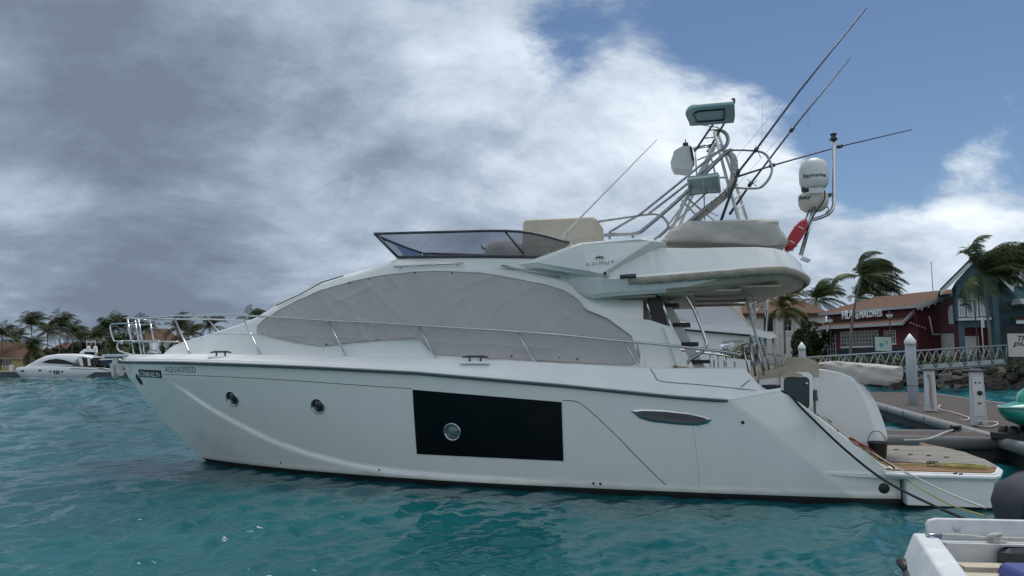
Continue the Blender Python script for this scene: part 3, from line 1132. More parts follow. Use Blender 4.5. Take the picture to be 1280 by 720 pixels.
mb = MB(); mb.tube([YV(775, 346, 2.09), YV(795, 344.5, 2.09)], 0.035, 8); mb.build('awning_clip', M['darkalu'], yacht)
# cream headliner panels and beams below the overhang
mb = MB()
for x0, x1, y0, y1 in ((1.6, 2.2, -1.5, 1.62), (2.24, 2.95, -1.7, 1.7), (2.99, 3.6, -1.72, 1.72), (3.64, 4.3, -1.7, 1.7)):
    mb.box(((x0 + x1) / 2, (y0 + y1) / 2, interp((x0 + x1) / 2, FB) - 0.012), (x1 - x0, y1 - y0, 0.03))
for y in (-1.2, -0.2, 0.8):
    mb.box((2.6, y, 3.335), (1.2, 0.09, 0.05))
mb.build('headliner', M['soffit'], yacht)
# rounded after lip of the overhang
mb = MB(); mb.smooth = True
mb.build('unused', M['gel'], yacht) if False else None

# --- smoked wrap-round screen on the flybridge
bot = [(5.35, 1.50, 4.04), (6.6, 1.42, 4.11), (7.6, 1.33, 4.155), (8.58, 1.18, 4.20), (8.72, .6, 4.22), (8.76, 0, 4.22)]
topr = [(5.12, 1.60, 4.27), (6.05, 1.60, 4.52), (7.6, 1.50, 4.595), (9.02, 1.30, 4.66), (9.14, .7, 4.69), (9.18, 0, 4.70)]
q0 = YV(498, 321, 1.0); q1 = YV(468, 292, 1.0)


def mirror_path(p): return [V(*q) for q in p] + [V(q[0], -q[1], q[2]) for q in reversed(p[:-1])]


def cornered(p, n1):
    a_ = smoothpath([V(*q) for q in p[:n1]], 5); b_ = smoothpath([V(*q) for q in p[n1 - 1:]], 5)
    h_ = a_ + b_[1:]
    return h_ + [V(q.x, -q.y, q.z) for q in reversed(h_[:-1])], a_


bp, bota = cornered(bot, 4); tp_, _ = cornered(topr, 4)
mb = MB(); mb.smooth = True
mb.grid([bp, [a.lerp(b, 0.5) + V(0.02, 0, 0) for a, b in zip(bp, tp_)], tp_])
scr = mb.build('windscreen', M['tint'], yacht)
mb = MB(); mb.tube(tp_, 0.026, 8); mb.tube(bp, 0.03, 8)
for s in (1, -1):
    a_, b_ = YV(632, 290.0, 1.57), YV(655, 316, 1.50)
    mb.tube([V(a_.x, s * a_.y, a_.z), V(b_.x, s * b_.y, b_.z - .03)], 0.022, 6)
    k = len(bota) - 1 if s > 0 else len(bp) - len(bota)
    mb.tube([bp[k], tp_[k]], 0.03, 6)
mb.build('frame', M['darkalu'], scr)
# flybridge floor moulding between the screen and the deckhouse roof
mb = MB(); mb.smooth = True
ins = [V(q.x - 0.02, q.y * 0.97, q.z + 0.02) for q in bp]; out_ = [V(q.x, q.y * 0.985, q.z - 0.22) for q in bp]
mb.grid([ins, bp, out_])
mb.v += ins; mb.face(range(len(mb.v) - len(ins), len(mb.v)))
mb.build('flybridge_plinth', M['gel'], yacht)
# helm console, wheel pod and covered seats seen through the screen
mb = MB(); mb.smooth = True
c = YV(632, 309, 0.55)
mb.lathe([(0.001, 0.30), (0.22, 0.28), (0.36, 0.20), (0.42, 0.05), (0.44, -0.12)], c + V(0, 0, -0.17), 20, None, 1.0, 1.2)
mb.build('helm_cover', M['canvas'], yacht)
mb = MB(); mb.tube([YV(612, 310, 0.5), YV(604, 311, 0.5), YV(602, 307, 0.5)], 0.02, 6); mb.build('helm_lever', M['darkalu'], yacht)
a = YV(655, 276, 0.5); b = YV(748, 303, 0.5)
mb = MB()
x0, x1 = b.x, a.x
prof = [(x1 + 0.02, 4.0), (x1 + .03, 4.2), (x1 - 0.0, a.z - 0.03), (x1 - 0.05, a.z + 0.01), (x0 + 0.08, a.z - 0.0), (x0 + 0.02, a.z - 0.05), (x0 - 0.0, 4.0)]
rings = []
for y, e in ((0.62, 0.05), (0.56, 0.0), (-0.5, 0.0), (-0.58, 0.05)):
    cx, cz = (x0 + x1) / 2, 4.3
    rings.append([V(cx + (px - cx) * (1 - e), y, cz + (pz - cz) * (1 - e)) for px, pz in prof])
mb.loft(rings)
for z in (4.5, 4.38):
    mb.box(((x0 + x1) / 2, 0.615, z), (x1 - x0 - 0.1, 0.02, 0.012))
mb.build('seat_cover', M['canvas_beige'], yacht)
# grey padded cover over the after sun lounge
prof_px = [(830, 297), (838, 288), (862, 276.5), (905, 275), (966, 274.5), (974, 283), (981, 307), (905, 305.5), (832, 303)]
yy = [1.45, 1.35, 0, -1.35, -1.45]
rw = random.Random(8)
mb = MB(); mb.smooth = True
pr = [YV(px, py, 1.3) for px, py in prof_px]
cx, cz = sum(q.x for q in pr) / len(pr), 4.1
dense = smoothpath(pr, 7, True)
rings = []
for j, y in enumerate(np.linspace(1.42, -1.42, 24)):
    e = 1.0 if abs(y) < 1.3 else 0.93
    ring = []
    for i, q in enumerate(dense):
        w = 0.016 * math.sin(i * 0.9 + j * 0.8) + 0.018 * math.sin(i * 0.37 - j * 1.9) + rw.uniform(-.006, .006)
        ring.append(V(cx + (q.x - cx) * e, y + (0.012 * math.sin(i * 1.3) if abs(y) > 1.3 else 0), cz + (q.z - cz) * (e + (w if q.z > 4.1 else 0))))
    rings.append(ring)
# the visible end hangs in folds: rings shrinking to the middle of the end, pushed in and out
def folds(q, a):
    return a * (math.sin(9 * q.x + 7 * q.z + 2 * math.sin(3 * q.x)) + 0.7 * math.sin(5 * q.x - 12 * q.z + 1.3))
e0 = rings[0]; c0 = sum(e0, Vector()) / len(e0)
caps_ = []
for k_, dy in ((0.12, .05), (0.3, .05), (0.5, .045), (0.68, .04), (0.82, .035), (0.93, .02)):
    caps_.append([V(c0.x + (q.x - c0.x) * k_, c0.y + dy + folds(V(c0.x + (q.x - c0.x) * k_, 0, c0.z + (q.z - c0.z) * k_), .030), c0.z + (q.z - c0.z) * k_) for q in e0])
rings = caps_ + rings
mb.loft(rings)
# diagonal folds of cloth on the visible end
for (p0, p1) in (((838, 300), (856, 279)), ((850, 300), (866, 278)), ((876, 276), (900, 292)), ((915, 276), (936, 290)), ((930, 276), (955, 291)), ((858, 302), (880, 290))):
    mb.tube([YV(*p0, 1.425), YV((p0[0] + p1[0]) / 2, (p0[1] + p1[1]) / 2, 1.435), YV(*p1, 1.425)], [0.004, 0.012, 0.004], 6)
mb.build('lounge_cover', M['lounge'], yacht)

# --- deck rails
def rail_v(x): return max(0.0, inb(x) - 0.03)


rail_px = [(182, 398), (200, 396.5), (220, 394.8), (260, 394.2), (303, 394.5), (360, 397.5), (410, 401), (465, 403.5), (523, 407), (580, 410.5), (646, 414.5), (710, 419.5), (780, 426.5), (830, 431), (880, 436.5), (912, 440.5), (926, 444)]
top_path = [YC(px, py, lambda x: rail_v(x) - 0.02) for px, py in rail_px]
nose = V(15.6, 0, top_path[0].z - 0.05)
front = [V(15.5, 0.36, top_path[0].z - 0.01)]
full = [V(q.x, q.y, q.z) for q in reversed(top_path) if q.x < 15.25] + front + [V(q.x, -q.y, q.z) for q in reversed(front)] + [V(q.x, -q.y, q.z) for q in top_path if q.x < 15.25]
mb = MB(); mb.tube(smoothpath(full, 4), 0.021, 8)
mid = [V(q.x, q.y * 1.01, deckz(q.x) + (q.z - deckz(q.x)) * 0.52) for q in full if 4.2 < q.x]
for side in (1, -1):
    pp = [q for q in mid if q.y * side > 0 and q.x < 13.2]
    if pp: mb.tube(pp, 0.008, 5)
# pulpit: second loop and bow step frame
lo = [V(q.x, q.y, deckz(min(15.8, q.x)) + 0.30) for q in full if q.x > 14.4]
mb.tube(smoothpath(lo, 4), 0.018, 8)
hi2 = [V(q.x, q.y * 0.98, q.z - 0.13) for q in full if q.x > 12.2]
for y in (0.28, -0.28):
    z0 = deckz(15.4)
    mb.tube(smoothpath([V(15.3, y, z0 + .28), V(15.78, y, z0 + .29), V(15.88, y, z0 + .34), V(15.98, y, z0 + 0.60), V(15.92, y, z0 + 0.68), V(15.5, y, z0 + .70), V(15.2, y, z0 + .72)], 4), 0.018, 8)
mb.tube([V(15.80, 0.28, deckz(15) + .30), V(15.80, -0.28, deckz(15) + .30)], 0.016, 8)
railing = mb.build('deck_rail', M['steel'], yacht)
st = [((238, 440), (217, 395)), ((326, 440), (303, 395)), ((433, 442), (410, 401)), ((546, 445), (523, 407.5)), ((669, 450), (646, 414.5)), ((801, 458), (780, 426.8))]
for side in (1, -1):
    for b_, t_ in st:
        pb_ = YC(*b_, lambda x: rail_v(x)); pb_.z = deckz(pb_.x) - 0.02
        pt_ = YC(*t_, lambda x: rail_v(x) - 0.02)
        m1 = MB(); m1.tube([V(pb_.x, side * pb_.y, pb_.z), V(pb_.x, side * pb_.y, pb_.z).lerp(V(pt_.x, side * pt_.y, pt_.z), 0.12), V(pt_.x, side * pt_.y, pt_.z)], [0.034, 0.018, 0.018], 8)
        m1.build('stanchion', M['steel'], yacht)
    for x in (15.1, 15.45):
        y = max(0.12, inb(x) - 0.02)
        m1 = MB(); m1.tube([V(x, side * y, deckz(x)), V(x + 0.22, side * y * 0.95, top_path[0].z - 0.02)], 0.019, 8)
        m1.build('stanchion', M['steel'], yacht)
    for px in (892, 905, 918):
        t_ = YC(px, 438.5 + (px - 892) * 0.2, lambda x: rail_v(x) - 0.02)
        m1 = MB(); m1.tube([V(t_.x, side * t_.y, deckz(max(2.3, t_.x))), V(t_.x, side * t_.y, t_.z)], 0.014, 6)
        m1.build('stanchion', M['steel'], yacht)

# cleats
for px, py, bw in ((594, 448.5, 1.9), (276, 441.0, 1.2)):
    q = YC(px, py, lambda x: inb(x) + 0.10)
    z = deckz(q.x) - 0.02
    mb = MB()
    for dx in (-0.1, 0.1):
        mb.tube([V(q.x + dx, q.y, z - 0.03), V(q.x + dx, q.y, z + 0.06)], 0.018, 6)
    mb.tube([V(q.x - 0.24, q.y, z + 0.055), V(q.x - 0.15, q.y, z + 0.07), V(q.x + 0.15, q.y, z + 0.07), V(q.x + 0.24, q.y, z + 0.055)], [0.012, 0.02, 0.02, 0.012], 8)
    mb.build('cleat', M['darkalu'], yacht)
    mb = MB(); mb.box((q.x, q.y + 0.02, z - 0.04), (0.55, 0.10, 0.045), None, 0.9, 0.02); mb.build('fairlead', M['gel_deck'], yacht)

# anchor stowed at the stem
mb = MB()
c = V(16.0, 0, 2.12)
mb.prism([c + V(-0.03, -.03, 0.2), c + V(0.07, -.03, .22), c + V(0.12, -.03, 0.02), c + V(0.10, -.03, -0.22), c + V(0.02, -.03, -0.32), c + V(-.06, -.03, -.2), c + V(-.01, -.03, 0.02)], (0, .06, 0))
for s in (-1, 1):
    mb.prism([c + V(0.10, 0, -0.30), c + V(0.14, s * .05, 0.02), c + V(-0.03, s * 0.16, 0.0), c + V(-0.08, s * .15, -.24)], (0.02, 0, 0.02))
mb.tube(smoothpath([c + V(-0.5, 0, 0.2), c + V(-.1, 0, .3), c + V(0.0, 0, 0.36), c + V(0.02, 0, 0.46), c + V(-.04, 0, .52), c + V(-.12, 0, 0.48)], 4), 0.02, 8)
mb.build('anchor', M['offwhite'], yacht)
mb = MB(); mb.box((15.95, 0, 2.33), (0.7, 0.22, 0.07), None, 0.9, 0.02)
mb.lathe([(0.05, -0.12), (0.03, 0), (0.05, 0.12)], (16.28, 0, 2.31), 12, Matrix.Rotation(R(90), 3, 'X'))
mb.build('bow_roller', M['steel'], yacht)
mb = MB(); mb.lathe([(.001, .3), (.10, .28), (.12, .22), (.09, .12), (.12, .05), (.15, 0)], (15.0, 0, 2.38), 18); mb.build('windlass', M['steel'], yacht)
mb = MB(); mb.prism([V(13.6, -0.9, 2.55), V(13.3, -0.9, 2.8), V(13.0, -0.9, 2.62)], (0, 0.5, 0)); mb.build('deck_hatch', M['gel_deck'], yacht)

# --- after end of the deckhouse: dark doorway, stair and struts
mb = MB()
pts = [YV(px, py, 1.40) for px, py in ((805, 366), (826, 364), (834, 406), (808, 396))]
pts = [YV(806, 366, 1.46), YV(826, 364, 1.46), YV(836, 409, 1.46), YV(814, 401, 1.46)]
mb.prism(pts, (0, -0.08, 0)); mb.build('door_glass', M['darkint'], yacht)
mb = MB(); mb.tube([YV(806, 367, 1.48), YV(814, 400, 1.48)], 0.02, 6); mb.tube([YV(826, 366, 1.48), YV(836, 408, 1.48)], 0.028, 6)
mb.build('door_frame', M['steel'], yacht)
# side wing running down to the cockpit coaming
mb = MB()
po = [YV(px, py, 1.62) for px, py in ((731, 386), (790, 398), (812, 400), (836, 408), (861, 460), (800, 462), (790, 420), (760, 398))]
mb.prism(po, (0, -0.14, 0), 0.0)
mb.build('cockpit_side_wing', M['gel'], yacht)
mb = MB()
po = [YV(px, py, 1.69) for px, py in ((829, 408), (837, 409), (861, 459), (847, 459))]
mb.prism([q + V(0, -0.06, 0) for q in po], (0, .06, 0), 0.008)
mb.build('cockpit_side_panel', M['gel'], yacht)
# flybridge stair: inclined stringer with dark treads
mb = MB()
s0, s1 = YV(827, 370, 0.95), YV(880, 470, 0.95)
for y in (0.95, 0.45):
    a_, b_ = V(s0.x, y, s0.z), V(s1.x, y, s1.z)
    mb.prism([a_ + V(0.08, 0, 0), a_ + V(-.08, 0, 0), b_ + V(-.10, 0, 0), b_ + V(.10, 0, 0)], (0, -0.04, 0))
stair = mb.build('stair_stringer', M['offwhite'], yacht)
for px, py in ((834, 382), (848, 406), (858, 430), (872, 452)):
    q = YV(px, py, 0.9)
    m1 = MB(); m1.box((q.x - 0.06, 0.72, q.z), (0.30, 0.62, 0.06), None, 1, 0.015); m1.build('stair_tread', M['rubber'], yacht)
mb = MB(); mb.tube(smoothpath([YV(px, py, 1.5) for px, py in ((853, 362), (866, 384), (875, 405), (881, 422), (883, 431), (876, 441), (862, 450), (858, 456))], 5), 0.028, 8)
mb.build('overhang_strut', M['steel'], yacht)
# white boarding ladder hanging from the overhang and cockpit stair rail
mb = MB()
for y in (0.2, -0.25):
    t0, t1 = YV(931, 368, y), YV(958, 466, y)
    mb.tube([t0, t1], 0.026, 8)
for k in np.linspace(0.06, 0.94, 9):
    a_, b_ = YV(931, 368, 0.2).lerp(YV(958, 466, 0.2), k), YV(931, 368, -0.25).lerp(YV(958, 466, -0.25), k)
    mb.tube([a_, b_], 0.018, 6)
mb.tube(smoothpath([YV(935, 369, 0.2), YV(941, 371, 0.2), YV(943, 385, 0.2), YV(944, 398, 0.2), YV(940, 402, 0.2)], 4), 0.018, 6)
mb.build('cockpit_ladder', M['offwhite'], yacht)
for px in (928, 936, 946):
    mb = MB(); mb.tube([YV(px, 430, 1.0), YV(px + 9, 470, 1.0)], 0.014, 6)
    mb.build('cockpit_stay', M['steel'], yacht)
mb = MB(); mb.tube(smoothpath([YV(972, 458, 0.4), YV(977, 446, .4), YV(980, 443.5, .4), YV(982, 446, .4), YV(977, 458, .4)], 4), 0.014, 6)
mb.build('cockpit_grab_rail', M['steel'], yacht)

# --- stern: transom moulding, seat back, gate, grill cover, bathing platform
tm = [(1022, 461), (1040, 462), (1072, 470), (1092, 492), (1104, 514), (1113, 540), (1114, 551), (1108, 559), (1100, 575), (1022, 575)]
pf = [YV(px, py, 0.74) for px, py in tm]
mb = MB(); mb.smooth = False
dense = smoothpath(pf[:9], 4) + pf[9:]
cx, cz = pf[0].x, 1.0
def tprof(y, k):
    return [V(cx + (q.x - cx) * k, y, cz + (q.z - cz) * (0.90 + 0.10 * k)) for q in dense]
rings = [tprof(0.74, 0.78), tprof(0.735, 0.79), tprof(0.56, 0.97), tprof(0.46, 1.0), tprof(0.0, 1.03), tprof(-0.80, 1.0), tprof(-0.94, .93), tprof(-1.02, 0.72)]
mb.smooth = True
mb.loft(rings)
mb.build('transom_moulding', M['gel_deck'], yacht)
mb = MB()
bk = [YV(px, py, 1.0) for px, py in ((950, 464), (955, 459), (1022, 450), (1024, 454), (1024, 520), (950, 520))]
bk2 = [V(q.x, -1.2, q.z) for q in bk]
pb = [YV(px, py, 1.0) for px, py in ((949, 465), (985, 458), (1021, 453.5), (1024, 456), (1024, 492), (1000, 494), (949, 476))]
mb.prism(pb, (0, -0.12, 0)); mb.build('cockpit_seat', M['beige_vinyl'], yacht)
mb = MB()
pb = [YV(px, py, 0.1) for px, py in ((968, 462), (970, 452), (985, 446.5), (1002, 446), (1018, 450), (1026, 457), (1028, 466), (1024, 492), (968, 480))]
mb.prism(pb, (0, -0.15, 0)); mb.build('cockpit_seat', M['beige_vinyl'], yacht)
mb = MB()
pb = [YV(px, py, 1.02) for px, py in ((949, 475), (980, 471), (1024, 472), (1024, 568), (949, 572))]
mb.prism(pb, (0, -0.5, 0)); mb.build('transom_wall', M['gel_deck'], yacht)
# gate: dark teal panel in a rounded white frame
def rounded(px0, py0, px1, py1, r_, v, n=4):
    o = []
    for cx_, cy_, a0 in ((px1 - r_, py0 + r_, -90), (px1 - r_, py1 - r_, 0), (px0 + r_, py1 - r_, 90), (px0 + r_, py0 + r_, 180)):
        for k in range(n + 1):
            t = R(a0 + 90 * k / n)
            o.append(YV(cx_ + r_ * math.cos(t), cy_ + r_ * math.sin(t), v))
    return o


fo = rounded(976, 465, 1016, 514, 8, 1.12); fi = rounded(979.5, 471, 1012, 512, 6, 1.13)
mb = MB(); mb.grid([[q + V(0, -0.06, 0) for q in fo + fo[:1]], fo + fo[:1], fi + fi[:1], [q + V(0, -0.05, 0) for q in fi + fi[:1]]])
gate = mb.build('stern_gate', M['gel_deck'], yacht)
mb = MB(); mb.v = [q + V(0, -0.02, 0) for q in fi]; mb.face(range(len(fi))); mb.build('gate_panel', M['tealdark'], gate)
c = YV(1008, 479.5, 1.12); mb = MB(); mb.lathe([(0.001, .03), (.028, .02), (.03, -.02)], c, 12, Matrix.Rotation(R(-90), 3, 'X')); mb.build('latch', M['steel'], gate)
mb = MB(); mb.prism([YV(px, py, 1.16) for px, py in ((978, 469), (982, 464.5), (990, 464), (1003, 468), (1003, 472), (990, 471), (980, 472))], (0, -0.1, 0)); mb.build('gate_cap', M['beige_vinyl'], gate)
mb = MB()
c = YV(1018.5, 491, 1.04); mb.box(c, (0.07, 0.06, 0.10), None, 1, .01); c2 = YV(1018.5, 498, 1.04); mb.box(c2, (0.09, 0.06, 0.07), None, 1, .01); mb.tube([c, c2, YV(1019, 520, 1.04), YV(1023, 518, 1.05), YV(1040, 528, 1.05)], 0.012, 6)
mb.build('shower_socket', M['darkalu'], yacht)
# canvas covered grill on the transom
gp = [(1028, 455), (1045, 451.5), (1078, 454), (1126, 458), (1129, 460), (1129, 473), (1124, 478), (1108, 481.5), (1088, 480), (1072, 482), (1052, 480), (1042, 477), (1030, 466)]
g0 = []
for a_, b_ in zip(gp, gp[1:] + gp[:1]):
    for k_ in range(5): g0.append(YV(a_[0] + (b_[0] - a_[0]) * k_ / 5, a_[1] + (b_[1] - a_[1]) * k_ / 5, 0.55))
cx, cz = sum(q.x for q in g0) / len(g0), sum(q.z for q in g0) / len(g0)
rw = random.Random(4)
mb = MB(); mb.smooth = True
rings = []
for j, y in enumerate(np.linspace(0.62, -0.55, 16)):
    e = 0.86 if j in (0, 15) else 1.0
    rings.append([V(cx + (q.x - cx) * e, y + 0.02 * math.sin(i * 1.7), cz + (q.z - cz) * e * (1 + 0.035 * math.sin(i * 1.1 + j * .9) + rw.uniform(-.015, .015))) for i, q in enumerate(g0)])
e0 = rings[0]; c0 = sum(e0, Vector()) / len(e0)
caps_ = []
for k_, dy in ((0.12, .06), (0.3, .06), (0.5, .055), (0.68, .05), (0.82, .04), (0.93, .02)):
    caps_.append([V(c0.x + (q.x - c0.x) * k_, c0.y + dy + folds(V(c0.x * 0 + 1.7 * (q.x - c0.x) * k_, 0, 2.2 * (q.z - c0.z) * k_), .018), c0.z + (q.z - c0.z) * k_) for q in e0])
rings = caps_ + rings
mb.loft(rings)
gc = mb.build('grill_cover', M['canvas_light'], yacht)
mb = MB()
for p0, p1 in (((1030, 473), (1062, 456)), ((1062, 456), (1126, 461)), ((1040, 476), (1075, 470)), ((1080, 465), (1095, 478)), ((1100, 464), (1112, 478))):
    mb.tube([YV(*p0, 0.63), YV((p0[0] + p1[0]) / 2, (p0[1] + p1[1]) / 2 + 1, 0.65), YV(*p1, 0.63)], [0.006, 0.013, 0.006], 6)
mb.build('cover_seam', M['canvas'], gc)
mb = MB(); mb.prism([YV(px, py, 0.3) for px, py in ((1115, 477), (1129, 476), (1130, 487), (1116, 488))], (0, -0.3, 0)); mb.build('grill_burner', M['darkint'], yacht)

# bathing platform: slab with curved after edge, teak with a weathered middle
PZ_ = 0.52
rear = [YZ(px, py, PZ_) for px, py in ((1242, 592), (1250, 584), (1230, 573), (1190, 560.5), (1150, 552.5))]
outl = [V(0.25, 2.0, PZ_), V(-0.05, 2.03, PZ_), V(rear[0].x, 1.98, PZ_), V(rear[0].x - 0.12, 1.8, PZ_)]
edge = [q for q in rear[1:] if q.y < 1.75]
tail = edge[-1]
outl += edge + [V(tail.x + 0.15, -2.0, PZ_), V(0.25, -2.03, PZ_)]
mb = MB()
mb.prism([q + V(0, 0, -0.012) for q in outl], (0, 0, -0.10)); 
plat = mb.build('bathing_platform', M['gel_deck'], yacht)
cxp = sum(q.x for q in outl) / len(outl)
mb = MB()
pt = [V(cxp + (q.x - cxp) * 0.955, q.y * 0.955, PZ_) for q in outl]
mb.prism([q + V(0, 0, -0.02) for q in pt], (0, 0, 0.022)); mb.build('teak_border', M['teak'], plat)
# planks of the weathered middle
wm = [YZ(px, py, PZ_ + 0.012) for px, py in ((1085, 568), (1100, 557.5), (1168, 557.5), (1205, 565), (1232, 575.5), (1245, 585.5), (1190, 581.5), (1112, 576))]
ylo, yhi = min(q.y for q in wm), max(q.y for q in wm)
def span(y):
    xs_ = []
    n = len(wm)
    for i in range(n):
        a_, b_ = wm[i], wm[(i + 1) % n]
        if (a_.y - y) * (b_.y - y) <= 0 and abs(a_.y - b_.y) > 1e-6:
            xs_.append(a_.x + (b_.x - a_.x) * (y - a_.y) / (b_.y - a_.y))
    return (min(xs_), max(xs_)) if len(xs_) >= 2 else None
mb = MB()
for y in np.arange(ylo + 0.03, yhi, 0.075):
    s_ = span(y)
    if s_ and s_[1] - s_[0] > 0.1:
        mb.box(((s_[0] + s_[1]) / 2, y, PZ_ + 0.006), (s_[1] - s_[0], 0.066, 0.02))
mb.build('weathered_planks', M['teak_grey'], plat)
mb = MB()
for px, py in ((1138, 568), (1161, 569.5), (1183, 571.5), (1120, 562)):
    q = YZ(px, py, PZ_ + 0.022); mb.box(q, (0.10, 0.02, 0.02), Matrix.Rotation(R(40), 3, 'Z'))
for px, py in ((1194, 592), (1201, 592.5)):
    q = YZ(px, py, PZ_ + 0.012); mb.box(q, (0.07, 0.02, 0.02), Matrix.Rotation(R(40), 3, 'Z'))
mb.build('platform_slot', M['rubber'], plat)
# hull end block below the platform with its own joint line
mb = MB()
ob = [V(q.x, q.y, 0) for q in outl]
lo = [V(q.x if i else q.x, q.y * 0.985, 0.02) for i, q in enumerate(outl)]
lo2 = [V(q.x, q.y * 0.90, -0.4) for q in outl]
hi = [V(q.x, q.y * 0.985, PZ_ - 0.115) for q in outl]
for l in (lo, lo2, hi):
    for q in l:
        if q.x > -0.02: q.x = -0.03
mb.loft([lo2, lo, hi])
for k, f in enumerate(mb.f):
    if max(mb.v[i].z for i in f) < 0.06: mb.mi[k] = 1
mb.build('platform_block', [M['gel'], M['antifoul']], plat)
mb = MB()
pts = [q + V(0, 0, -0.06) for q in outl]; pts = [V(q.x, q.y * 1.0 + 0.02 * (1 if q.y > 0 else -1), q.z) for q in pts]
mb.tube(pts, 0.035, 8); mb.build('platform_fender', M['gel_deck'], plat)

# --- fishing tower on the flybridge
def T(pts, r, n=8, sm=0):
    P = [YV(px, py, v) for px, py, v in pts]
    return (smoothpath(P, sm) if sm else P), r, n


def tubes(name, lst, matl, parent=None):
    mb_ = MB()
    for P, r_, n_ in lst:
        mb_.tube(P, r_, n_)
    return mb_.build(name, matl, parent or yacht)


for v in (0.95, -0.35):
    o = 0 if v > 0 else 2
    tubes('ladder_rail', [
        T([(757, 295, v), (760, 293.5, v), (795, 291.5, v), (808, 284, v), (850, 248, v), (880, 218, v), (905, 193, v), (915, 187, v)], 0.035, 8, 5),
        T([(762, 290, v), (800, 268, v), (845, 232, v), (880, 203, v), (902, 187, v)], 0.022, 8),
        T([(810, 268, v), (850, 237, v), (885, 209, v), (910, 188, v)], 0.022, 8),
        T([(762, 290, v), (762, 299, v)], 0.022), T([(791, 292, v), (791, 298, v)], 0.022),
    ], M['tube'] if v > 0 else M['steel'])
tubes('ladder_rail', [T([(748, 277, 0.9), (775, 273, .9), (806, 268.5, .9), (822, 268, 0.9), (832, 275, .9), (835, 284, .9), (826, 293, .9), (817, 300, .9)], 0.022, 8, 4)], M['tube'])
rungs = []
for k in np.linspace(0.1, 0.95, 10):
    px, py = 812 + (906 - 812) * k, 281 + (192 - 281) * k
    rungs.append(T([(px, py, 0.95), (px + 2, py, -0.35)], 0.016, 6))
tubes('ladder_rungs', rungs, M['steel'])
# big padded hoop
hoop = []
for i, (dv, dp) in enumerate(((0.75, 0), (0.62, 2.2), (0.5, 4.4), (0.37, 6.6), (0.25, 8.8))):
    hoop.append(T([(836 + dp * 1.6, 300, dv), (858 + dp, 280, dv), (880 + dp, 262, dv), (903 + dp * .7, 244, dv), (913 + dp * 0.6, 230, dv), (916 + dp * .5, 210, dv), (913 + dp * .5, 195, dv), (904 + dp * .3, 188, dv)], 0.036, 8, 4))
tubes('padded_hoop', hoop, M['alu'])
wr = []
for k in range(14):
    t = k / 13
    px = 872 + 42 * min(1, t * 1.7) ** 0.9 if t < 0.6 else 916
    py = 268 - 38 * (t / 0.6) if t < 0.6 else 230 - 32 * (t - 0.6) / 0.4
    wr.append(T([(px - 1.5, py - 2, 0.80), (px + 3, py + 1, 0.82), (px + 6, py + 3, 0.7)], 0.010, 5))
tubes('hoop_lashing', wr, M['canvas_beige'])
# four legged lattice
for pts in ([(833, 300, 0.9), (858, 248, 0.6), (880, 205, .45), (893, 180, 0.4)], [(842, 300, -0.9), (864, 248, -.6), (884, 205, -.45), (895, 180, -.4)], [(924, 276, 0.9), (908, 222, .6), (893, 165, 0.4)], [(934, 276, -0.9), (917, 222, -.6), (897, 165, -.4)]):
    tubes('tower_leg', [T(pts, 0.030, 8)], M['offwhite'])
tubes('tower_brace', [T([(824, 297, 0.8), (884, 240, 0.5)], .018), T([(858, 247, 0.6), (912, 292, -0.6)], 0.018), T([(852, 250, 0.6), (890, 290, .6)], 0.018),
                      T([(836, 280, 0.7), (866, 240, -0.4)], 0.016), T([(868, 222, .5), (908, 222, .6)], 0.018), T([(872, 200, 0.4), (905, 186, -.4)], 0.016),
                      T([(921, 262, .8), (930, 255, -.8)], .014), T([(918, 250, .8), (927, 240, -.8)], .014), T([(916, 238, .8), (922, 228, -.8)], .014),
                      T([(880, 243, 0.4), (881, 275, .4)], 0.012), T([(850, 258, .6), (868, 229, .5)], .014), T([(869, 190, .4), (871, 222, .45)], .016), T([(886, 186, .4), (900, 240, .5)], 0.018)], M['offwhite'])
# upper ladder to the hardtop
for v in (0.35, -0.30):
    tubes('upper_ladder', [T([(868, 190, v), (888, 160, v), (896, 148, v)], 0.02), T([(884, 190, v), (906, 153, v), (914, 140, v)], 0.02)], M['darkalu'])
tubes('upper_ladder', [T([(872, 185, .35), (889, 183, .35)], .014), T([(879, 173, .35), (896, 171, .35)], .014), T([(886, 163, .35), (902, 161, .35)], .014), T([(878, 156, .35), (896, 159, .35), (903, 163, .35)], .014), T([(866, 186, .3), (892, 180, .3), (905, 184, -.3)], 0.03)], M['steel'])
tubes('upper_hoop', [T([(892, 163, v), (901, 163, v), (908, 168, v), (910, 176, v), (906, 184, v), (900, 188, v)], 0.035, 8, 4) for v in (0.3, 0.15, 0.0)], M['alu'])
# hardtop
hp = [(857, 143), (862, 138.5), (875, 136), (914, 132.5), (918, 134), (917, 152), (912, 154), (866, 157.5), (862, 155), (858, 147)]
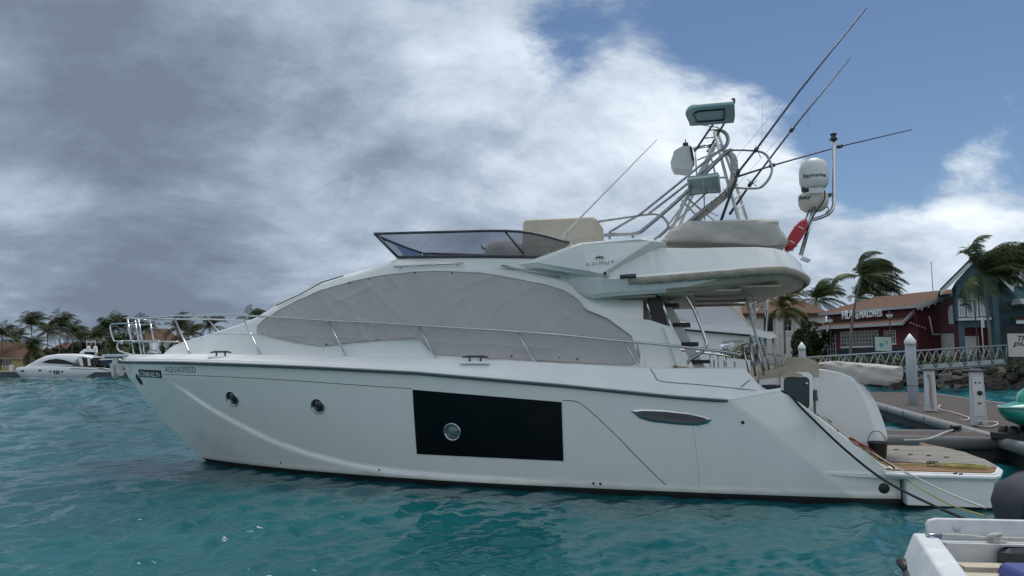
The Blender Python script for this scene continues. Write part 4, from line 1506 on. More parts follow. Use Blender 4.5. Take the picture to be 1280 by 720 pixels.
# plan of the roof: unproject its near edge and far edge on their own planes
z_top = YV(866, 157, 0.55).z
plan = [YZ(px, py, z_top) for px, py in hp]
mb = MB()
pl0 = smoothpath(plan, 3, True)
c0 = sum(pl0, Vector()) / len(pl0)
mb.smooth = True
mb.loft([[c0 + (q - c0) * 0.9 + V(0, 0, .02) for q in pl0], [c0 + (q - c0) * 0.99 for q in pl0], [q + V(0, 0, .05) for q in pl0], [c0 + (q - c0) * 0.93 + V(0, 0, .11) for q in pl0]])
hard = mb.build('tower_hardtop', M['teal_soft'], yacht)
mb = MB(); r_in = [c0 + (q - c0) * 0.62 + V(0, 0, 0.01) for q in pl0]; mb.tube(r_in, 0.018, 6, True); mb.build('liner_seam', M['tealdark'], hard)
mb = MB(); mb.tube(smoothpath([YV(916, 153, 0.0), YV(917.5, 145, 0), YV(917, 134, 0), YV(917, 128, 0)], 3), 0.02, 6); mb.lathe([(.02, 0), (.035, .02), (.035, .10), (.02, .12)], YV(917, 130, 0), 10); mb.build('masthead_lamp', M['darkalu'], hard)
# helm pod on the tower
bx = [(838, 203), (843, 188), (852, 183), (864, 182), (867, 199), (862, 212), (842, 210)]
mb = MB(); mb.prism([YV(px, py, 0.25) for px, py in bx], (0, -0.5, 0)); 
pod = mb.build('helm_pod', M['offwhite'], yacht)
mb = MB(); mb.lathe([(.001, .08), (.05, .07), (.06, 0)], YV(857, 183, 0.0), 10); mb.tube([YV(857, 182, 0), YV(857, 174, 0)], .012, 6); mb.lathe([(.001, .05), (.05, .03), (.05, -.03)], YV(845, 192, 0.2), 10); mb.prism([YV(px, py, .28) for px, py in ((862, 183), (865, 184), (868, 199), (865, 200))], (0, -.5, 0))
mb.build('pod_instruments', M['rubber'], pod)
# buff-teal platform floor
fl = [(860, 224), (898, 219), (900, 240), (862, 243.5)]
zf = YV(862, 243, 0.3).z
P_ = [YZ(px, py, zf) for px, py in fl]
mb = MB(); mb.prism(P_, (0, 0, 0.05)); mb.build('tower_platform', M['teal_soft'], yacht)
tubes('platform_edge', [(P_ + [P_[0]], 0.02, 6), ([P_[0].lerp(P_[1], .5), P_[3].lerp(P_[2], .5)], .012, 6)], M['offwhite'])

# outrigger spreader ring, outriggers and whips
tubes('spreader_ring', [T([(914, 187.5, 0.8), (930, 187.5, .8), (947, 189, .8), (957, 193, .8), (963, 203, .8), (965, 212, .8), (962, 222, .8), (955, 231, .8), (948, 235, .8), (935, 235.5, .8), (917, 234, .8)], 0.022, 8, 4)], M['tube'])
for pts, r0, r1 in (([(898, 285, 0.9), (923, 215, 0.9), (945, 187, .9), (1000, 113, 0.95), (1083, 9.5, 1.0)], 0.026, 0.014), ([(912, 268, 0.5), (938, 230, 0.4), (990, 162, .2), (1063, 72, 0.0)], 0.024, 0.012), ([(918, 222, 0.7), (965, 207, .5), (1050, 183, -.3), (1140, 162, -1.2)], 0.020, 0.010)):
    P = [YV(px, py, v) for px, py, v in pts]
    mb = MB(); mb.tube(P, [r0 + (r1 - r0) * i / (len(P) - 1) for i in range(len(P))], 8)
    for i in (1, 2):
        q = P[i]; d_ = (P[i] - P[i - 1]).normalized()
        mb.tube([q - d_ * 0.05, q + d_ * 0.05], 0.035, 8)
    mb.build('outrigger', M['darkalu'], yacht)
for a_, b_ in (((944, 182, .9), (951, 197, .9)), ((934, 224, .8), (946, 233, .8)), ((880, 262, .8), (897, 270, .8)), ((936, 233, .8), (947, 225, .8))):
    mb = MB(); mb.tube([YV(*a_), YV(*b_)], 0.006, 5)
    mb.build('rigging_toggle', M['rubber'], yacht)
for a_, b_ in (((918, 200, .8), (985, 118, .9)), ((905, 250, .5), (985, 160, .2)), ((953, 130, 0.2), (952, 185, .2)), ((1010, 120, -0.8), (1010, 165, -.8))):
    mb = MB(); mb.tube([YV(*a_), YV(*b_)], 0.003, 4)
    mb.build('halyard', M['canvas'], yacht)
mb = MB(); P = [YV(686, 317, 1.5), YV(708, 290, 1.5), YV(821, 174.5, 1.5)]; mb.tube(P, [0.022, 0.02, 0.008], 8); mb.build('whip_aerial', M['offwhite'], yacht)
mb = MB(); mb.tube([YV(709, 290, 1.5), YV(715, 307, 1.5)], 0.014, 6); mb.build('aerial_bracket', M['steel'], yacht)

# radar mast: satellite dome, radar drum, swan-neck light pole, red buoy
AV = 0.0
mb = MB()
mast_t = YV(1016, 262, AV); mast_b = YV(1003, 318, AV)
for v in (0.18, -0.18):
    mb.tube([YV(1018, 258, v), YV(1001, 319, v)], 0.038, 8)
mb.tube([YV(1012, 262, .18), YV(990, 314, .18)], .02, 6)
mb.tube(smoothpath([YV(1015, 275, 0), YV(1028, 271, 0), YV(1037, 266, 0), YV(1041.5, 258, 0), YV(1042.5, 245, 0), YV(1042, 172, 0)], 5), 0.034, 10)
mast = mb.build('radar_mast', M['steel'], yacht)
mb = MB(); mb.lathe([(.03, 0), (.07, .0), (.07, .03), (.045, .04), (.045, .10), (.06, .10), (.06, .12), (.001, .12)], YV(1042, 175, 0), 12); mb.build('masthead_lamp', M['darkalu'], mast)
c = YV(1018, 236, 0.0)
rd = (YV(1036.5, 220, 0) - YV(999, 220, 0)).length / 2
ht = YV(1018, 199, 0).z - YV(1018, 237, 0).z
mb = MB()
prf = [(rd * 0.70, 0), (rd * 0.82, 0.03), (rd * 0.97, ht * 0.16), (rd, ht * 0.28), (rd, ht * 0.52), (rd * 0.96, ht * 0.66), (rd * .86, ht * .80), (rd * .68, ht * .91), (rd * .45, ht * .97), (rd * .2, ht), (0.001, ht)]
mb.lathe(prf, c, 36)
dome = mb.build('satellite_dome', M['dome'], yacht)


def text_on_cyl(name, body, centre, r_, z0, height, ang0, ang1, matl, parent, **kw):
    m_ = text_mesh(body, 1.0, extrude=0.01, **kw)
    xs = [v.co.x for v in m_.vertices]; ys = [v.co.y for v in m_.vertices]
    a, b, c_, d_ = min(xs), max(xs), min(ys), max(ys)
    for v in m_.vertices:
        t = ang0 + (ang1 - ang0) * (v.co.x - a) / (b - a)
        rr = r_ + (0.006 if v.co.z > 0 else -.004)
        v.co = V(centre.x + rr * math.cos(t), centre.y + rr * math.sin(t), z0 + (v.co.y - c_) / (d_ - c_) * height)
    m_.materials.clear(); m_.materials.append(matl)
    return link(bpy.data.objects.new(name, m_), parent)


camang = math.atan2(CAML.y - c.y, CAML.x - c.x)
text_on_cyl('dome_lettering', 'Raymarine', c, rd, YV(1018, 226.5, AV).z, ht * 0.165, camang - R(42), camang + R(50), M['ink'], dome, bold=0.012)
cr = YV(1017, 262, 0.0)
rr_ = (YV(1035, 254, 0) - YV(997, 254, 0)).length / 2
zr = YV(1017, 245, 0).z - YV(1017, 265, 0).z
mb = MB(); mb.lathe([(rr_ * 0.60, -.03), (rr_ * 0.86, 0.02), (rr_*.99, zr * 0.35), (rr_, zr * 0.8), (rr_ * 0.94, zr * .95), (rr_ * .7, zr), (.001, zr)], cr, 32)
rad = mb.build('radar_drum', M['radar'], yacht)
text_on_cyl('radar_lettering', 'Ray', cr, rr_, cr.z + zr * 0.48, zr * 0.30, camang - R(62), camang - R(6), M['ink'], rad, bold=0.02)
mb = MB(); mb.lathe([(rr_ * .32, -0.0), (rr_ * .36, .09)], YV(1008, 240, 0), 14); mb.prism([YV(px, py, 0) for px, py in ((1014, 244), (1040, 241), (1040, 244), (1014, 247))], (0, -0.2, 0))
mb.build('mast_bracket', M['darkalu'], mast)
mb = MB(); mb.box(YV(1020, 238, 0.34), (0.24, 0.03, 0.10)); mb.build('serial_plate', M['offwhite'], mast)
tubes('mast_cable', [T([(1031, 238, .3), (1030, 250, .3), (1022, 262, .3), (1014, 275, .25), (1006, 300, .2), (1001, 318, .2)], .014, 6, 4), T([(1034, 258, .1), (1036, 262, .1), (1032, 266, 0.1)], .01, 5, 3)], M['rubber'])
mb = MB(); mb.prism([YV(px, py, 0.4) for px, py in ((1003, 320), (1014, 324), (1013, 326), (1002, 322))], (0, -.3, 0)); mb.build('mast_foot', M['steel'], mast)

# horseshoe lifebuoy in its red cover, strapped to the mast
lb = empty('lifebuoy', (0, 0, 0), 0, 'red covered lifebuoy strapped to the radar mast above the stern', 'lifebuoy')
a_, b_ = YV(983, 314, 0.35), YV(1007, 275, 0.35)
mid_ = (a_ + b_) / 2
axis = (b_ - a_).normalized()
side_ = axis.cross(V(0, 1, 0)).normalized()
ln = (b_ - a_).length
mb = MB()
pr = [mid_ + axis * (ln * .5 * math.sin(t)) + side_ * (0.11 * math.cos(t)) for t in np.linspace(0, 2 * math.pi, 22)[:-1]]
mb.smooth = True
mb.loft([[mid_ + (q - mid_) * 0.8 + V(0, .16, 0) for q in pr], [q + V(0, .10, 0) for q in pr], [q + V(0, -.10, 0) for q in pr], [mid_ + (q - mid_) * 0.8 + V(0, -.16, 0) for q in pr]])
o = mb.build('cover', M['red'], lb)
mb = MB()
for k in (-.25, .2):
    ctr = mid_ + axis * (ln * k)
    mb.tube([ctr + side_ * (.112 * math.cos(t)) + V(0, .17 * math.sin(t), 0) for t in np.linspace(0, 6.283, 17)[:-1]], .010, 5, True)
mb.build('strap', M['white_ink'], lb)
lb.matrix_world = MW

# ------------------------------------------------------------------ loose things on and round the stern
def WZ(px, py, z):
    d = ray_dir(px, py); return V(0, 0, CAM_H) + d * ((z - CAM_H) / d.z)


def WY(px, py, y):
    d = ray_dir(px, py); return V(0, 0, CAM_H) + d * (y / d.y)


def rebase(o, base):
    """move a mesh object's origin to its base"""
    base = Vector(base)
    o.data.transform(Matrix.Translation(-base)); o.location = base
    return o


def local_thing(name, mb_, matl, label, cat, group=None):
    """a mesh drawn in the yacht's own coordinates that is a thing of its own"""
    o = mb_.build(name, matl)
    o.data.transform(MW)
    base = sum((v.co for v in o.data.vertices), Vector()) / len(o.data.vertices)
    base.z = min(v.co.z for v in o.data.vertices)
    rebase(o, base)
    return tag(o, label, cat, group)


q = YZ(1098, 577, PZ_ + .01); q.y = max(q.y, .93)
bk = empty('bucket', MW @ V(q.x, q.y, PZ_ + 0.005), 0, 'black rubber bucket with raised wire handle on the bathing platform', 'bucket')
mb = MB(); mb.lathe([(0.001, 0), (0.105, 0), (0.115, 0.02), (0.148, 0.30), (0.156, 0.31), (0.150, 0.33), (0.138, 0.325), (0.132, 0.28), (0.10, 0.03), (0.001, .03)], n=24); mb.build('pail', M['rubber'], bk)
mb = MB(); mb.tube([V(0.15 * math.cos(t), 0.02, 0.30 + 0.20 * math.sin(t)) for t in np.linspace(0, math.pi, 15)], 0.007, 6); mb.build('handle', M['darkalu'], bk)
# coil of yellow line on the platform
rw = random.Random(12)
mb = MB()
a_, b_ = YZ(1160, 581, PZ_ + .02), YZ(1240, 586, PZ_ + .02)
ctr = (a_ + b_) / 2; ax = (b_ - a_) / 2; pv = V(ax.y, -ax.x, 0).normalized() * 0.17
for k in range(6):
    s = 0.60 + 0.07 * k + rw.uniform(-.05, .05); w = rw.uniform(0.5, 1.0); off = V(rw.uniform(-.06, .06), rw.uniform(-.04, .04), 0)
    mb.tube([ctr + off + ax * (s * math.cos(t)) + pv * (w * math.sin(t)) + V(0, 0, 0.012 * k * 0.5 + 0.008 * math.sin(3 * t + k)) for t in np.linspace(0, 2 * math.pi, 25)[:-1]], 0.0065, 5, True)
mb.tube(smoothpath([YZ(1162, 581, PZ_ + .03), YZ(1140, 580, PZ_ + .03), YZ(1115, 580, PZ_ + .03), YZ(1098, 577, PZ_ + .05)], 4), 0.009, 5)
coil = local_thing('rope_coil', mb, M['yellow_rope'], 'coil of yellow rope lying on the brown teak edge of the bathing platform', 'rope')
mb = MB()
for t in (0.0, .05, .1): mb.tube([a_ + ax * (t * 2) - pv * .5 + V(0, 0, .02), a_ + ax * (t * 2) + pv * .5 + V(0, 0, .05), a_ + ax * (t * 2 + .1) - pv * .3 + V(0, 0, .05)], .016, 5)
w_ = mb.build('whipping', M['rubber']); w_.data.transform(MW); w_.data.transform(Matrix.Translation(-coil.location)); w_.parent = coil


def rope(pts, r_, matl, label, sag=0.0, name='mooring_line', group='mooring lines at the stern of the yacht', n=30):
    """world points"""
    P = smoothpath(pts, 8)
    mb_ = MB(); mb_.tube(P, r_, 6)
    o = mb_.build(name, matl)
    rebase(o, P[0])
    return tag(o, label, 'mooring rope', group)


W_ = lambda q: MW @ q
cl = W_(YV(963, 487, 1.9))
far_end = WZ(1236, 640, 0.9)
rope([cl, W_(YV(985, 492, 2.02)), W_(YV(1004, 512, 2.08)), W_(YV(1054, 560, 2.13)), W_(YV(1105, 600, 2.22)), WY(1167, 632, 10.3), WY(1215, 652, 9.3)], 0.019, M['black_rope'], 'thick black mooring rope running from the stern cleat down into the water')
rope([W_(YV(1022, 517, 1.3)), W_(YV(1060, 545, 1.7)), W_(YV(1100, 572, 1.9)), W_(YV(1136, 592, 2.10)), WY(1180, 614, 10.2), WY(1232, 635, 7.7)], 0.011, M['white_rope'], 'upper white mooring rope stretched from the yacht stern to the grey outboard')
rope([W_(YV(1060, 548, 1.75)), W_(YV(1100, 577, 1.95)), W_(YV(1140, 604, 2.12)), WY(1186, 630, 10.0), WY(1232, 645, 7.4)], 0.010, M['yellow_rope'], 'lower sagging yellowish mooring rope from the yacht stern to the outboard')
mb = MB()
rw = random.Random(2)
for k in range(7):
    p0 = V(1058 + k * 8, 545 + k * 5.2, 0)
    mb.tube(smoothpath([YV(p0.x + rw.uniform(-4, 4), p0.y + rw.uniform(-4, 3), 1.80), YV(p0.x + 6, p0.y + 5 + rw.uniform(-3, 3), 1.84), YV(p0.x + 12, p0.y + 6, 1.80)], 3), 0.013, 5)
mb.tube(smoothpath([YV(1062, 548, 1.8), YV(1085, 560, 1.85), YV(1108, 578, 1.85), YV(1118, 585, 1.8)], 4), .015, 5)
local_thing('line_tangle', mb, M['red_rope'], 'tangle of red and brown line at the top of the stern steps', 'rope')
# stern cleat with black turns
mb = MB()
c = YV(964, 486, 1.9)
mb.tube([c + V(.14, 0, .04), c + V(-.14, 0, .04)], .022, 8); mb.tube([c + V(.05, 0, -.05), c + V(.05, 0, .04)], .018, 6); mb.tube([c + V(-.05, 0, -.05), c + V(-.05, 0, .04)], .018, 6)
mb.tube([c + V(.08 * math.sin(2 * t) * 1.2, .05 * math.cos(t), .02 + .03 * math.sin(t)) for t in np.linspace(0, 6.28, 20)[:-1]], .02, 5, True)
mb.build('stern_cleat', M['rubber'], yacht)

# ------------------------------------------------------------------ small open boat at the lower right
tb_o = WZ(1145, 668, 0.78)
TBM = Matrix.Translation(V(tb_o.x, tb_o.y, 0)) @ Matrix.Rotation(R(-5), 4, 'Z')
M['boat_white'] = mat('chalky_boat_paint', (0.60, 0.62, 0.64), 0.55, var=0.16, scale=5, bump=0.12, detail=9)
M['boat_in'] = mat('boat_inside_paint', (0.50, 0.51, 0.51), 0.65, var=0.15, scale=7)
M['motor_cover'] = mat('grey_motor_cover', (0.030, 0.034, 0.042), 0.65, var=0.15, scale=7, bump=0.15, bscale=9)
M['blue_cushion'] = mat('blue_cushion', (0.045, 0.06, 0.22), 0.6, var=0.15)
M['board'] = mat('pale_board', (0.50, 0.44, 0.34), 0.7, var=0.2, scale=4, stretch=(2, 20, 6))
def bevel(o, w):
    md = o.modifiers.new('bevel', 'BEVEL'); md.width = w; md.segments = 3; md.limit_method = 'ANGLE'; md.angle_limit = R(25)
    for p_ in o.data.polygons: p_.use_smooth = True
    o.data.set_sharp_from_angle(angle=R(40)) if hasattr(o.data, 'set_sharp_from_angle') else None
    return o


sb = empty('open_boat', (tb_o.x, tb_o.y, 0), R(-5), 'small white open boat with a raised stern board, cut off at the lower right corner', 'boat')
# local: x to the right across the stern, y = towards the stern (away), z up; gunwale corner at (0,0,.78)
W0 = 2.0
mb = MB()
def ring(y):
    hw = W0 / 2 + 0.30 * min(-min(0, y), 1.5) - 0.9 * sstep(-2.2, -4.6, y)
    cx_ = W0 / 2
    bul = 0.10
    return [V(cx_ - hw + .17, y, .74), V(cx_ - hw + .17, y, 0.22), V(cx_ + hw - .17, y, 0.22), V(cx_ + hw - .17, y, .74), V(cx_ + hw - .16, y, .78), V(cx_ + hw, y, .78), V(cx_ + hw + bul, y, 0.55), V(cx_ + hw - .05, y, .0), V(cx_ + hw - .3, y, -.25), V(cx_ - hw + .3, y, -.25), V(cx_ - hw + .05, y, .0), V(cx_ - hw - bul, y, 0.55), V(cx_ - hw, y, .78), V(cx_ - hw + .16, y, .78)]
mb.loft([ring(y) for y in (0.06, 0.0, -0.5, -1.0, -1.5, -1.9, -2.4, -3.2, -4.0, -4.4)])
bevel(mb.build('hull', M['boat_white'], sb), .018)
mb = MB(); mb.box((W0 / 2, -0.06, 0.48), (W0 - .34, 0.10, 0.52)); mb.build('transom', M['boat_in'], sb)
mb = MB()
bd = [V(0.12, 0.12, .60), V(0.12, 0.12, 0.84), V(0.14, .12, 0.875), V(0.20, .12, .89), V(1.8, .12, .88), V(1.9, .12, .84), V(1.9, .12, .60)]
mb.prism(bd, (0, -0.05, 0)); bevel(mb.build('stern_board', M['boat_white'], sb), .012)
mb = MB(); mb.lathe([(.001, .012), (.028, .01), (.032, -.01)], V(0.34, 0.07, 0.82), 12, Matrix.Rotation(R(90), 3, 'X')); mb.build('board_button', M['boat_in'], sb)
mb = MB(); mb.tube(smoothpath([V(-.12, -.12, .52), V(-.20, -.30, .50), V(-.36, -.8, .47), V(-.60, -1.6, .44), V(-.62, -2.2, .44)], 4), 0.035, 8); mb.tube([V(-.11, .03, .56), V(-.12, -.13, .53)], .04, 8)
mb.build('rubbing_strake', M['rubber'], sb)
mb = MB()
for x, y in ((0.10, -0.08),): mb.tube([V(.04, -.08, .795), V(.16, -.08, .795)], .014, 6)
mb.box((.10, -.08, .79), (.09, .06, .03)); mb.build('boat_cleat', M['steel'], sb)
mb = MB(); mb.box((0.85, -0.25, .60), (1.3, .14, .04)); mb.box((0.85, -.48, .585), (1.5, .18, .03)); mb.build('thwart', M['board'], sb)
mb = MB(); mb.box((W0 / 2, -1.8, .24), (W0 - .5, 3.4, .04)); mb.build('boat_floor', M['boat_in'], sb)
# line lashed across, with a knot
mb = MB(); P = smoothpath([V(.1, -.08, .80), V(.35, -.05, .79), V(.52, -.05, .775), V(.8, -.05, .775), V(1.8, -.05, .76)], 5); mb.tube(P, .010, 6)
for k in range(3): mb.tube([V(.55 + .05 * math.cos(t) + .02 * k, -.05 + .02 * math.sin(2 * t), .775 + .03 * math.sin(t)) for t in np.linspace(0, 6.28, 14)[:-1]], .010, 5, True)
o = mb.build('lashing_line', M['white_rope']); o.data.transform(TBM); rebase(o, TBM @ V(.1, -.08, .78)); tag(o, 'thin white rope knotted along the stern of the small open boat', 'rope')
# blue cushion
mb = MB(); mb.smooth = False; mb.box((0.98, -0.70, .645), (1.25, .56, .09), None, 0.97, .03); o = mb.build('seat_cushion', M['blue_cushion']); o.data.transform(TBM); rebase(o, TBM @ V(.98, -.70, .60)); tag(o, 'blue boat cushion lying on the thwart of the small open boat', 'cushion')
# outboard motor under its grey cover
om = empty('outboard_motor', TBM @ V(1.48, 0.75, -0.13), R(-8), 'large outboard motor under a dark grey cover behind the small white boat', 'outboard motor')
mb = MB(); mb.smooth = True
xs0 = WY(1230, 625, tb_o.y + .45).x - (TBM @ V(1.0, .55, 0)).x
rings = []
for z, x0, x1, y0, y1 in ((0.30, -.20, .30, -.2, .3), (0.62, -.28, .52, -.26, .4), (0.80, -.34, .62, -.30, .46), (1.0, -.36, .66, -.32, .50), (1.14, -.31, .66, -.30, .50), (1.225, -.18, .60, -.24, .44), (1.26, 0.0, .45, -.12, .3)):
    cx_, cy_ = (x0 + x1) / 2, (y0 + y1) / 2
    rings.append([V(cx_ + (x1 - x0) / 2 * math.copysign(abs(math.cos(t)) ** .42, math.cos(t)), cy_ + (y1 - y0) / 2 * math.copysign(abs(math.sin(t)) ** .42, math.sin(t)), z + .016 * math.sin(5 * t + z * 9) + .008 * math.sin(11 * t - z * 17)) for t in np.linspace(0, 2 * math.pi, 33)[:-1]])
mb.loft(rings); cc = mb.build('cowl_cover', M['motor_cover'], om)
mb = MB(); mb.tube([q_ * 1.0 for q_ in rings[2]], .012, 5, True); mb.tube([rings[k_][10] + V(0, .004, 0) for k_ in range(2, len(rings))], .008, 5); mb.tube([rings[k_][18] for k_ in range(2, len(rings))], .008, 5); mb.build('cover_seam', M['rubber'], cc)
mb = MB(); mb.box((.1, .05, .15), (.22, .3, .6)); mb.box((.1, -.3, .68), (.3, .5, .22)); mb.lathe([(.04, -.3), (.09, -.1), (.1, .2), (.05, .4)], (.1, .1, -.4), 12, Matrix.Rotation(R(90), 3, 'X')); mb.build('drive_leg', M['rubber'], om)
mb = MB(); mb.box((-.335, -.18, .72), (.02, .07, .11)); mb.build('cover_tag', M['canvas_light'], om)
mb = MB(); mb.box((.80, -.16, .60), (.56, .12, .26), None, 1, .05); o = mb.build('fuel_tank', M['motor_cover']); o.data.transform(TBM); rebase(o, TBM @ V(.80, -.16, .47)); tag(o, 'dark grey fuel tank standing against the inside of the small boat stern', 'fuel tank')

# ------------------------------------------------------------------ quay side on the right: pontoons and what stands on them
M['deckboard'] = mat('pontoon_deck_boards', (0.070, 0.053, 0.046), 0.8, var=0.35, scale=1.2, stretch=(0.6, 9, 3), bump=0.3, bscale=2)
M['dock_rail'] = mat('pontoon_rubber_rail', (0.18, 0.185, 0.19), 0.55, var=0.12, scale=4)
M['dock_side'] = mat('pontoon_float', (0.07, 0.075, 0.08), 0.8, var=0.3, scale=3)
M['pedestal'] = mat('pedestal_paint', (0.50, 0.52, 0.54), 0.45, var=0.08)
M['pile'] = mat('pile_sleeve', (0.22, 0.25, 0.28), 0.55, var=0.10, scale=2)
M['galv'] = mat('galvanised_rail', (0.28, 0.30, 0.31), 0.5, 0.4, var=0.12, scale=5)
M['gangdeck'] = mat('gangway_board', (0.36, 0.39, 0.39), 0.7, var=0.15, scale=3)
ZD = 0.55
A = WZ(1280, 575, ZD); B = WZ(1215, 537, ZD); C = WZ(1088, 502, ZD); D = WZ(1280, 508, ZD); E_ = WZ(1170, 492, ZD)
dirn = (C - B).normalized(); perp = V(dirn.y, -dirn.x, 0)
wid = (D - B).dot(perp)


def pontoon(name, p0, p1, width, label):
    """walkway: its left-hand edge runs p0 -> p1"""
    e = empty(name, (p0.x, p0.y, 0), math.atan2((p1 - p0).y, (p1 - p0).x), label, 'pontoon')
    l = (p1 - p0).length
    m1 = MB()
    nb = int(width / 0.145)
    for k in range(nb):
        y = -0.14 - (width - .28) * (k + .5) / nb
        m1.box((l / 2, y, ZD - 0.02 + 0.002 * (k % 2)), (l - 0.08, (width - .28) / nb - 0.022, 0.03))
    m1.build('deck_boards', M['deckboard'], e)
    m1 = MB(); m1.box((l / 2, -width / 2, ZD - 0.07), (l - .1, width - .2, .06)); m1.box((l / 2, -width / 2, ZD - 0.35), (l - .3, width - .5, 0.62)); m1.build('float', M['dock_side'], e)
    m1 = MB()
    for y in (0.0, -width):
        s = 1 if y == 0 else -1
        m1.smooth = True
        rings = []
        for x in (0.03, 0.05, l - .05, l - .03):
            kk = .7 if x in (0.03, l - .03) else 1
            rings.append([V(x, y + s * 0.10 * math.cos(t) * kk, ZD - 0.10 + 0.13 * kk * math.sin(t)) for t in np.linspace(0, 2 * math.pi, 15)[:-1]])
        m1.loft(rings)
        m1.smooth = False
        m1.box((l / 2, y - s * .10, ZD + .004), (l - .06, 0.10, .028))
    m1.build('edge_rail', M['dock_rail'], e)
    m1 = MB()
    for k in range(1, int(l / 3)):
        m1.box((k * 3.0, 0.0, ZD - .12), (.03, .22, .24))
    m1.build('rail_joint', M['dock_side'], e)
    return e


p_near = B - dirn * 7.5
p_far = B + dirn * ((E_ - B).dot(dirn) + 2)
pontoon('main_pontoon', p_near, p_far, wid, 'long brown-decked floating pontoon with grey edge rails running away to the shore')
# finger pier beside the yacht
F1 = WZ(1250, 547, ZD); F0 = V(F1.x, F1.y, 0)
fd = (MW.to_3x3() @ V(1, 0, 0))
fl_ = F1 + fd * 17
# finger's near edge is its left-hand edge when walking from the tip to the main pontoon reversed
pontoon('finger_pontoon', V(F1.x, F1.y, 0) - fd * -0.25 + V(0, 0, 0) if False else fl_, F1 - fd * 0.4, 0.0 + 1.5, 'short finger pontoon between the yacht and the white boat behind it') if False else None
fp = empty('finger_pontoon', (F1.x, F1.y, 0), math.atan2(fd.y, fd.x), 'short finger pontoon with a fat grey edge rail beside the yacht stern', 'pontoon')
l = 17.0; wd = 1.7
mb = MB()
for k in range(11):
    y = -0.14 - (wd - .28) * (k + .5) / 11
    mb.box((l / 2, y, ZD - .03), (l, (wd - .28) / 11 - .012, .03))
mb.build('deck_boards', M['deckboard'], fp)
mb = MB(); mb.box((l / 2, -wd / 2, ZD - .38), (l - .2, wd - .3, .62)); mb.build('float', M['dock_side'], fp)
mb = MB()
for y, s in ((0.0, 1), (-wd, -1)):
    mb.smooth = True
    mb.loft([[V(x, y + 0.11 * math.cos(t), ZD - .13 + .14 * math.sin(t)) for t in np.linspace(0, 2 * math.pi, 15)[:-1]] for x in (0.0, l)])
mb.build('edge_rail', M['dock_rail'], fp)


def pier_pt(px, py, dz=0.0): return WZ(px, py, ZD + 0.012 + dz)


def pedestal(px, py, label, variant):
    b_ = pier_pt(px, py)
    toc = math.atan2(-b_.x, b_.y)
    e = empty('power_pedestal', b_, toc + R(8 if variant else -12), label, 'power pedestal', 'service pedestals along the pontoon')
    h = 1.38
    m1 = MB(); m1.box((0, 0, h / 2), (0.34, 0.30, h), None, 0.86, 0.02); m1.build('housing', M['pedestal'], e)
    m1 = MB(); m1.box((0, 0, h + .02), (0.42, 0.38, 0.035), None, 1, .01); m1.box((0, 0, h + .06), (.34, .30, .05), None, .5); m1.build('cap', M['dock_side'], e)
    m1 = MB(); m1.box((0, -.148, .75), (.22, .02, 1.0)); m1.build('front_panel', M['offwhite'], e)
    if variant:
        m1 = MB()
        for x in (-.045, .045): m1.lathe([(.001, .02), (.022, .016), (.024, -.02)], V(x, -.155, 1.10), 10, Matrix.Rotation(R(90), 3, 'X'))
        m1.lathe([(.001, .05), (.055, .045), (.065, -.02)], V(.04, -.155, .84), 14, Matrix.Rotation(R(90), 3, 'X'))
        m1.box((0.02, -.165, .58), (.08, .02, .03)); m1.build('socket', M['rubber'], e)
        m1 = MB(); m1.box((0, -.18, .08), (.10, .08, .05)); m1.tube([V(-.05, -.2, .1), V(-.05, -.2, .02)], .02, 6); m1.tube([V(.05, -.2, .1), V(.05, -.2, .0)], .02, 6); m1.build('tap', M['steel'], e)
    else:
        m1 = MB()
        for k in range(3): m1.tube(smoothpath([V(.0 + .02 * k, -.17, 1.22), V(.05 + .015 * k, -.20, .9), V(.03 + .02 * k, -.19, .5), V(.08 + .01 * k, -.2, .1)], 4), .013, 5)
        m1.box((.02, -.17, 1.2), (.10, .06, .09)); m1.build('hung_cable', mat('tan_cable', (.35, .25, .18), .6), e)
    return e


pedestal(1164, 514, 'white power pedestal with tan cables hanging down its front', 0)
pedestal(1224, 532, 'white power pedestal with a round black socket and dark cap', 1)
M['hose'] = mat('cream_hose', (0.55, 0.47, 0.38), 0.6)


def dockline(pts, r_, matl, name, label, cat, dz=.02):
    P = smoothpath([pier_pt(px, py, dz) for px, py in pts], 6)
    m1 = MB(); m1.tube(P, r_, 6); o = m1.build(name, matl); rebase(o, P[0] - V(0, 0, r_)); return tag(o, label, cat)


dockline([(1172, 509), (1176, 506), (1174, 511), (1190, 515), (1203, 519), (1211, 522), (1209, 525), (1201, 525)], .018, M['hose'], 'water_hose', 'cream hose lying loose on the pontoon between the two pedestals', 'hose')
dockline([(1222, 532), (1235, 533.5), (1246, 531), (1246, 528), (1238, 527), (1229, 528)], .02, M['hose'], 'water_hose', 'looped cream hose round the foot of the black-socket pedestal', 'hose')
P = [WZ(1130, 550, 0.62), WZ(1160, 548.5, .66), WZ(1180, 541, .60), WZ(1192, 537, .58)]
mb = MB(); mb.tube(smoothpath(P, 6), .018, 6); o = mb.build('mooring_line', M['white_rope']); rebase(o, P[0]); tag(o, 'pale mooring rope tied to the cleat on the finger pontoon', 'mooring rope')
c = WZ(1195, 538.5, ZD)
dc = empty('dock_cleat', c, R(20), 'dark iron cleat on the finger pontoon with rope turned round it', 'cleat')
mb = MB(); mb.tube([V(-.17, 0, .10), V(.17, 0, .10)], .025, 8); mb.tube([V(-.06, 0, -.05), V(-.06, 0, .1)], .022, 6); mb.tube([V(.06, 0, -.05), V(.06, 0, .1)], .022, 6); mb.build('horn', M['rubber'], dc)
mb = MB(); mb.tube([V(.12 * math.sin(2 * t), .06 * math.cos(t), .07 + .03 * math.sin(t)) for t in np.linspace(0, 6.28, 20)[:-1]], .02, 5, True); mb.build('rope_turn', M['black_rope'], dc)

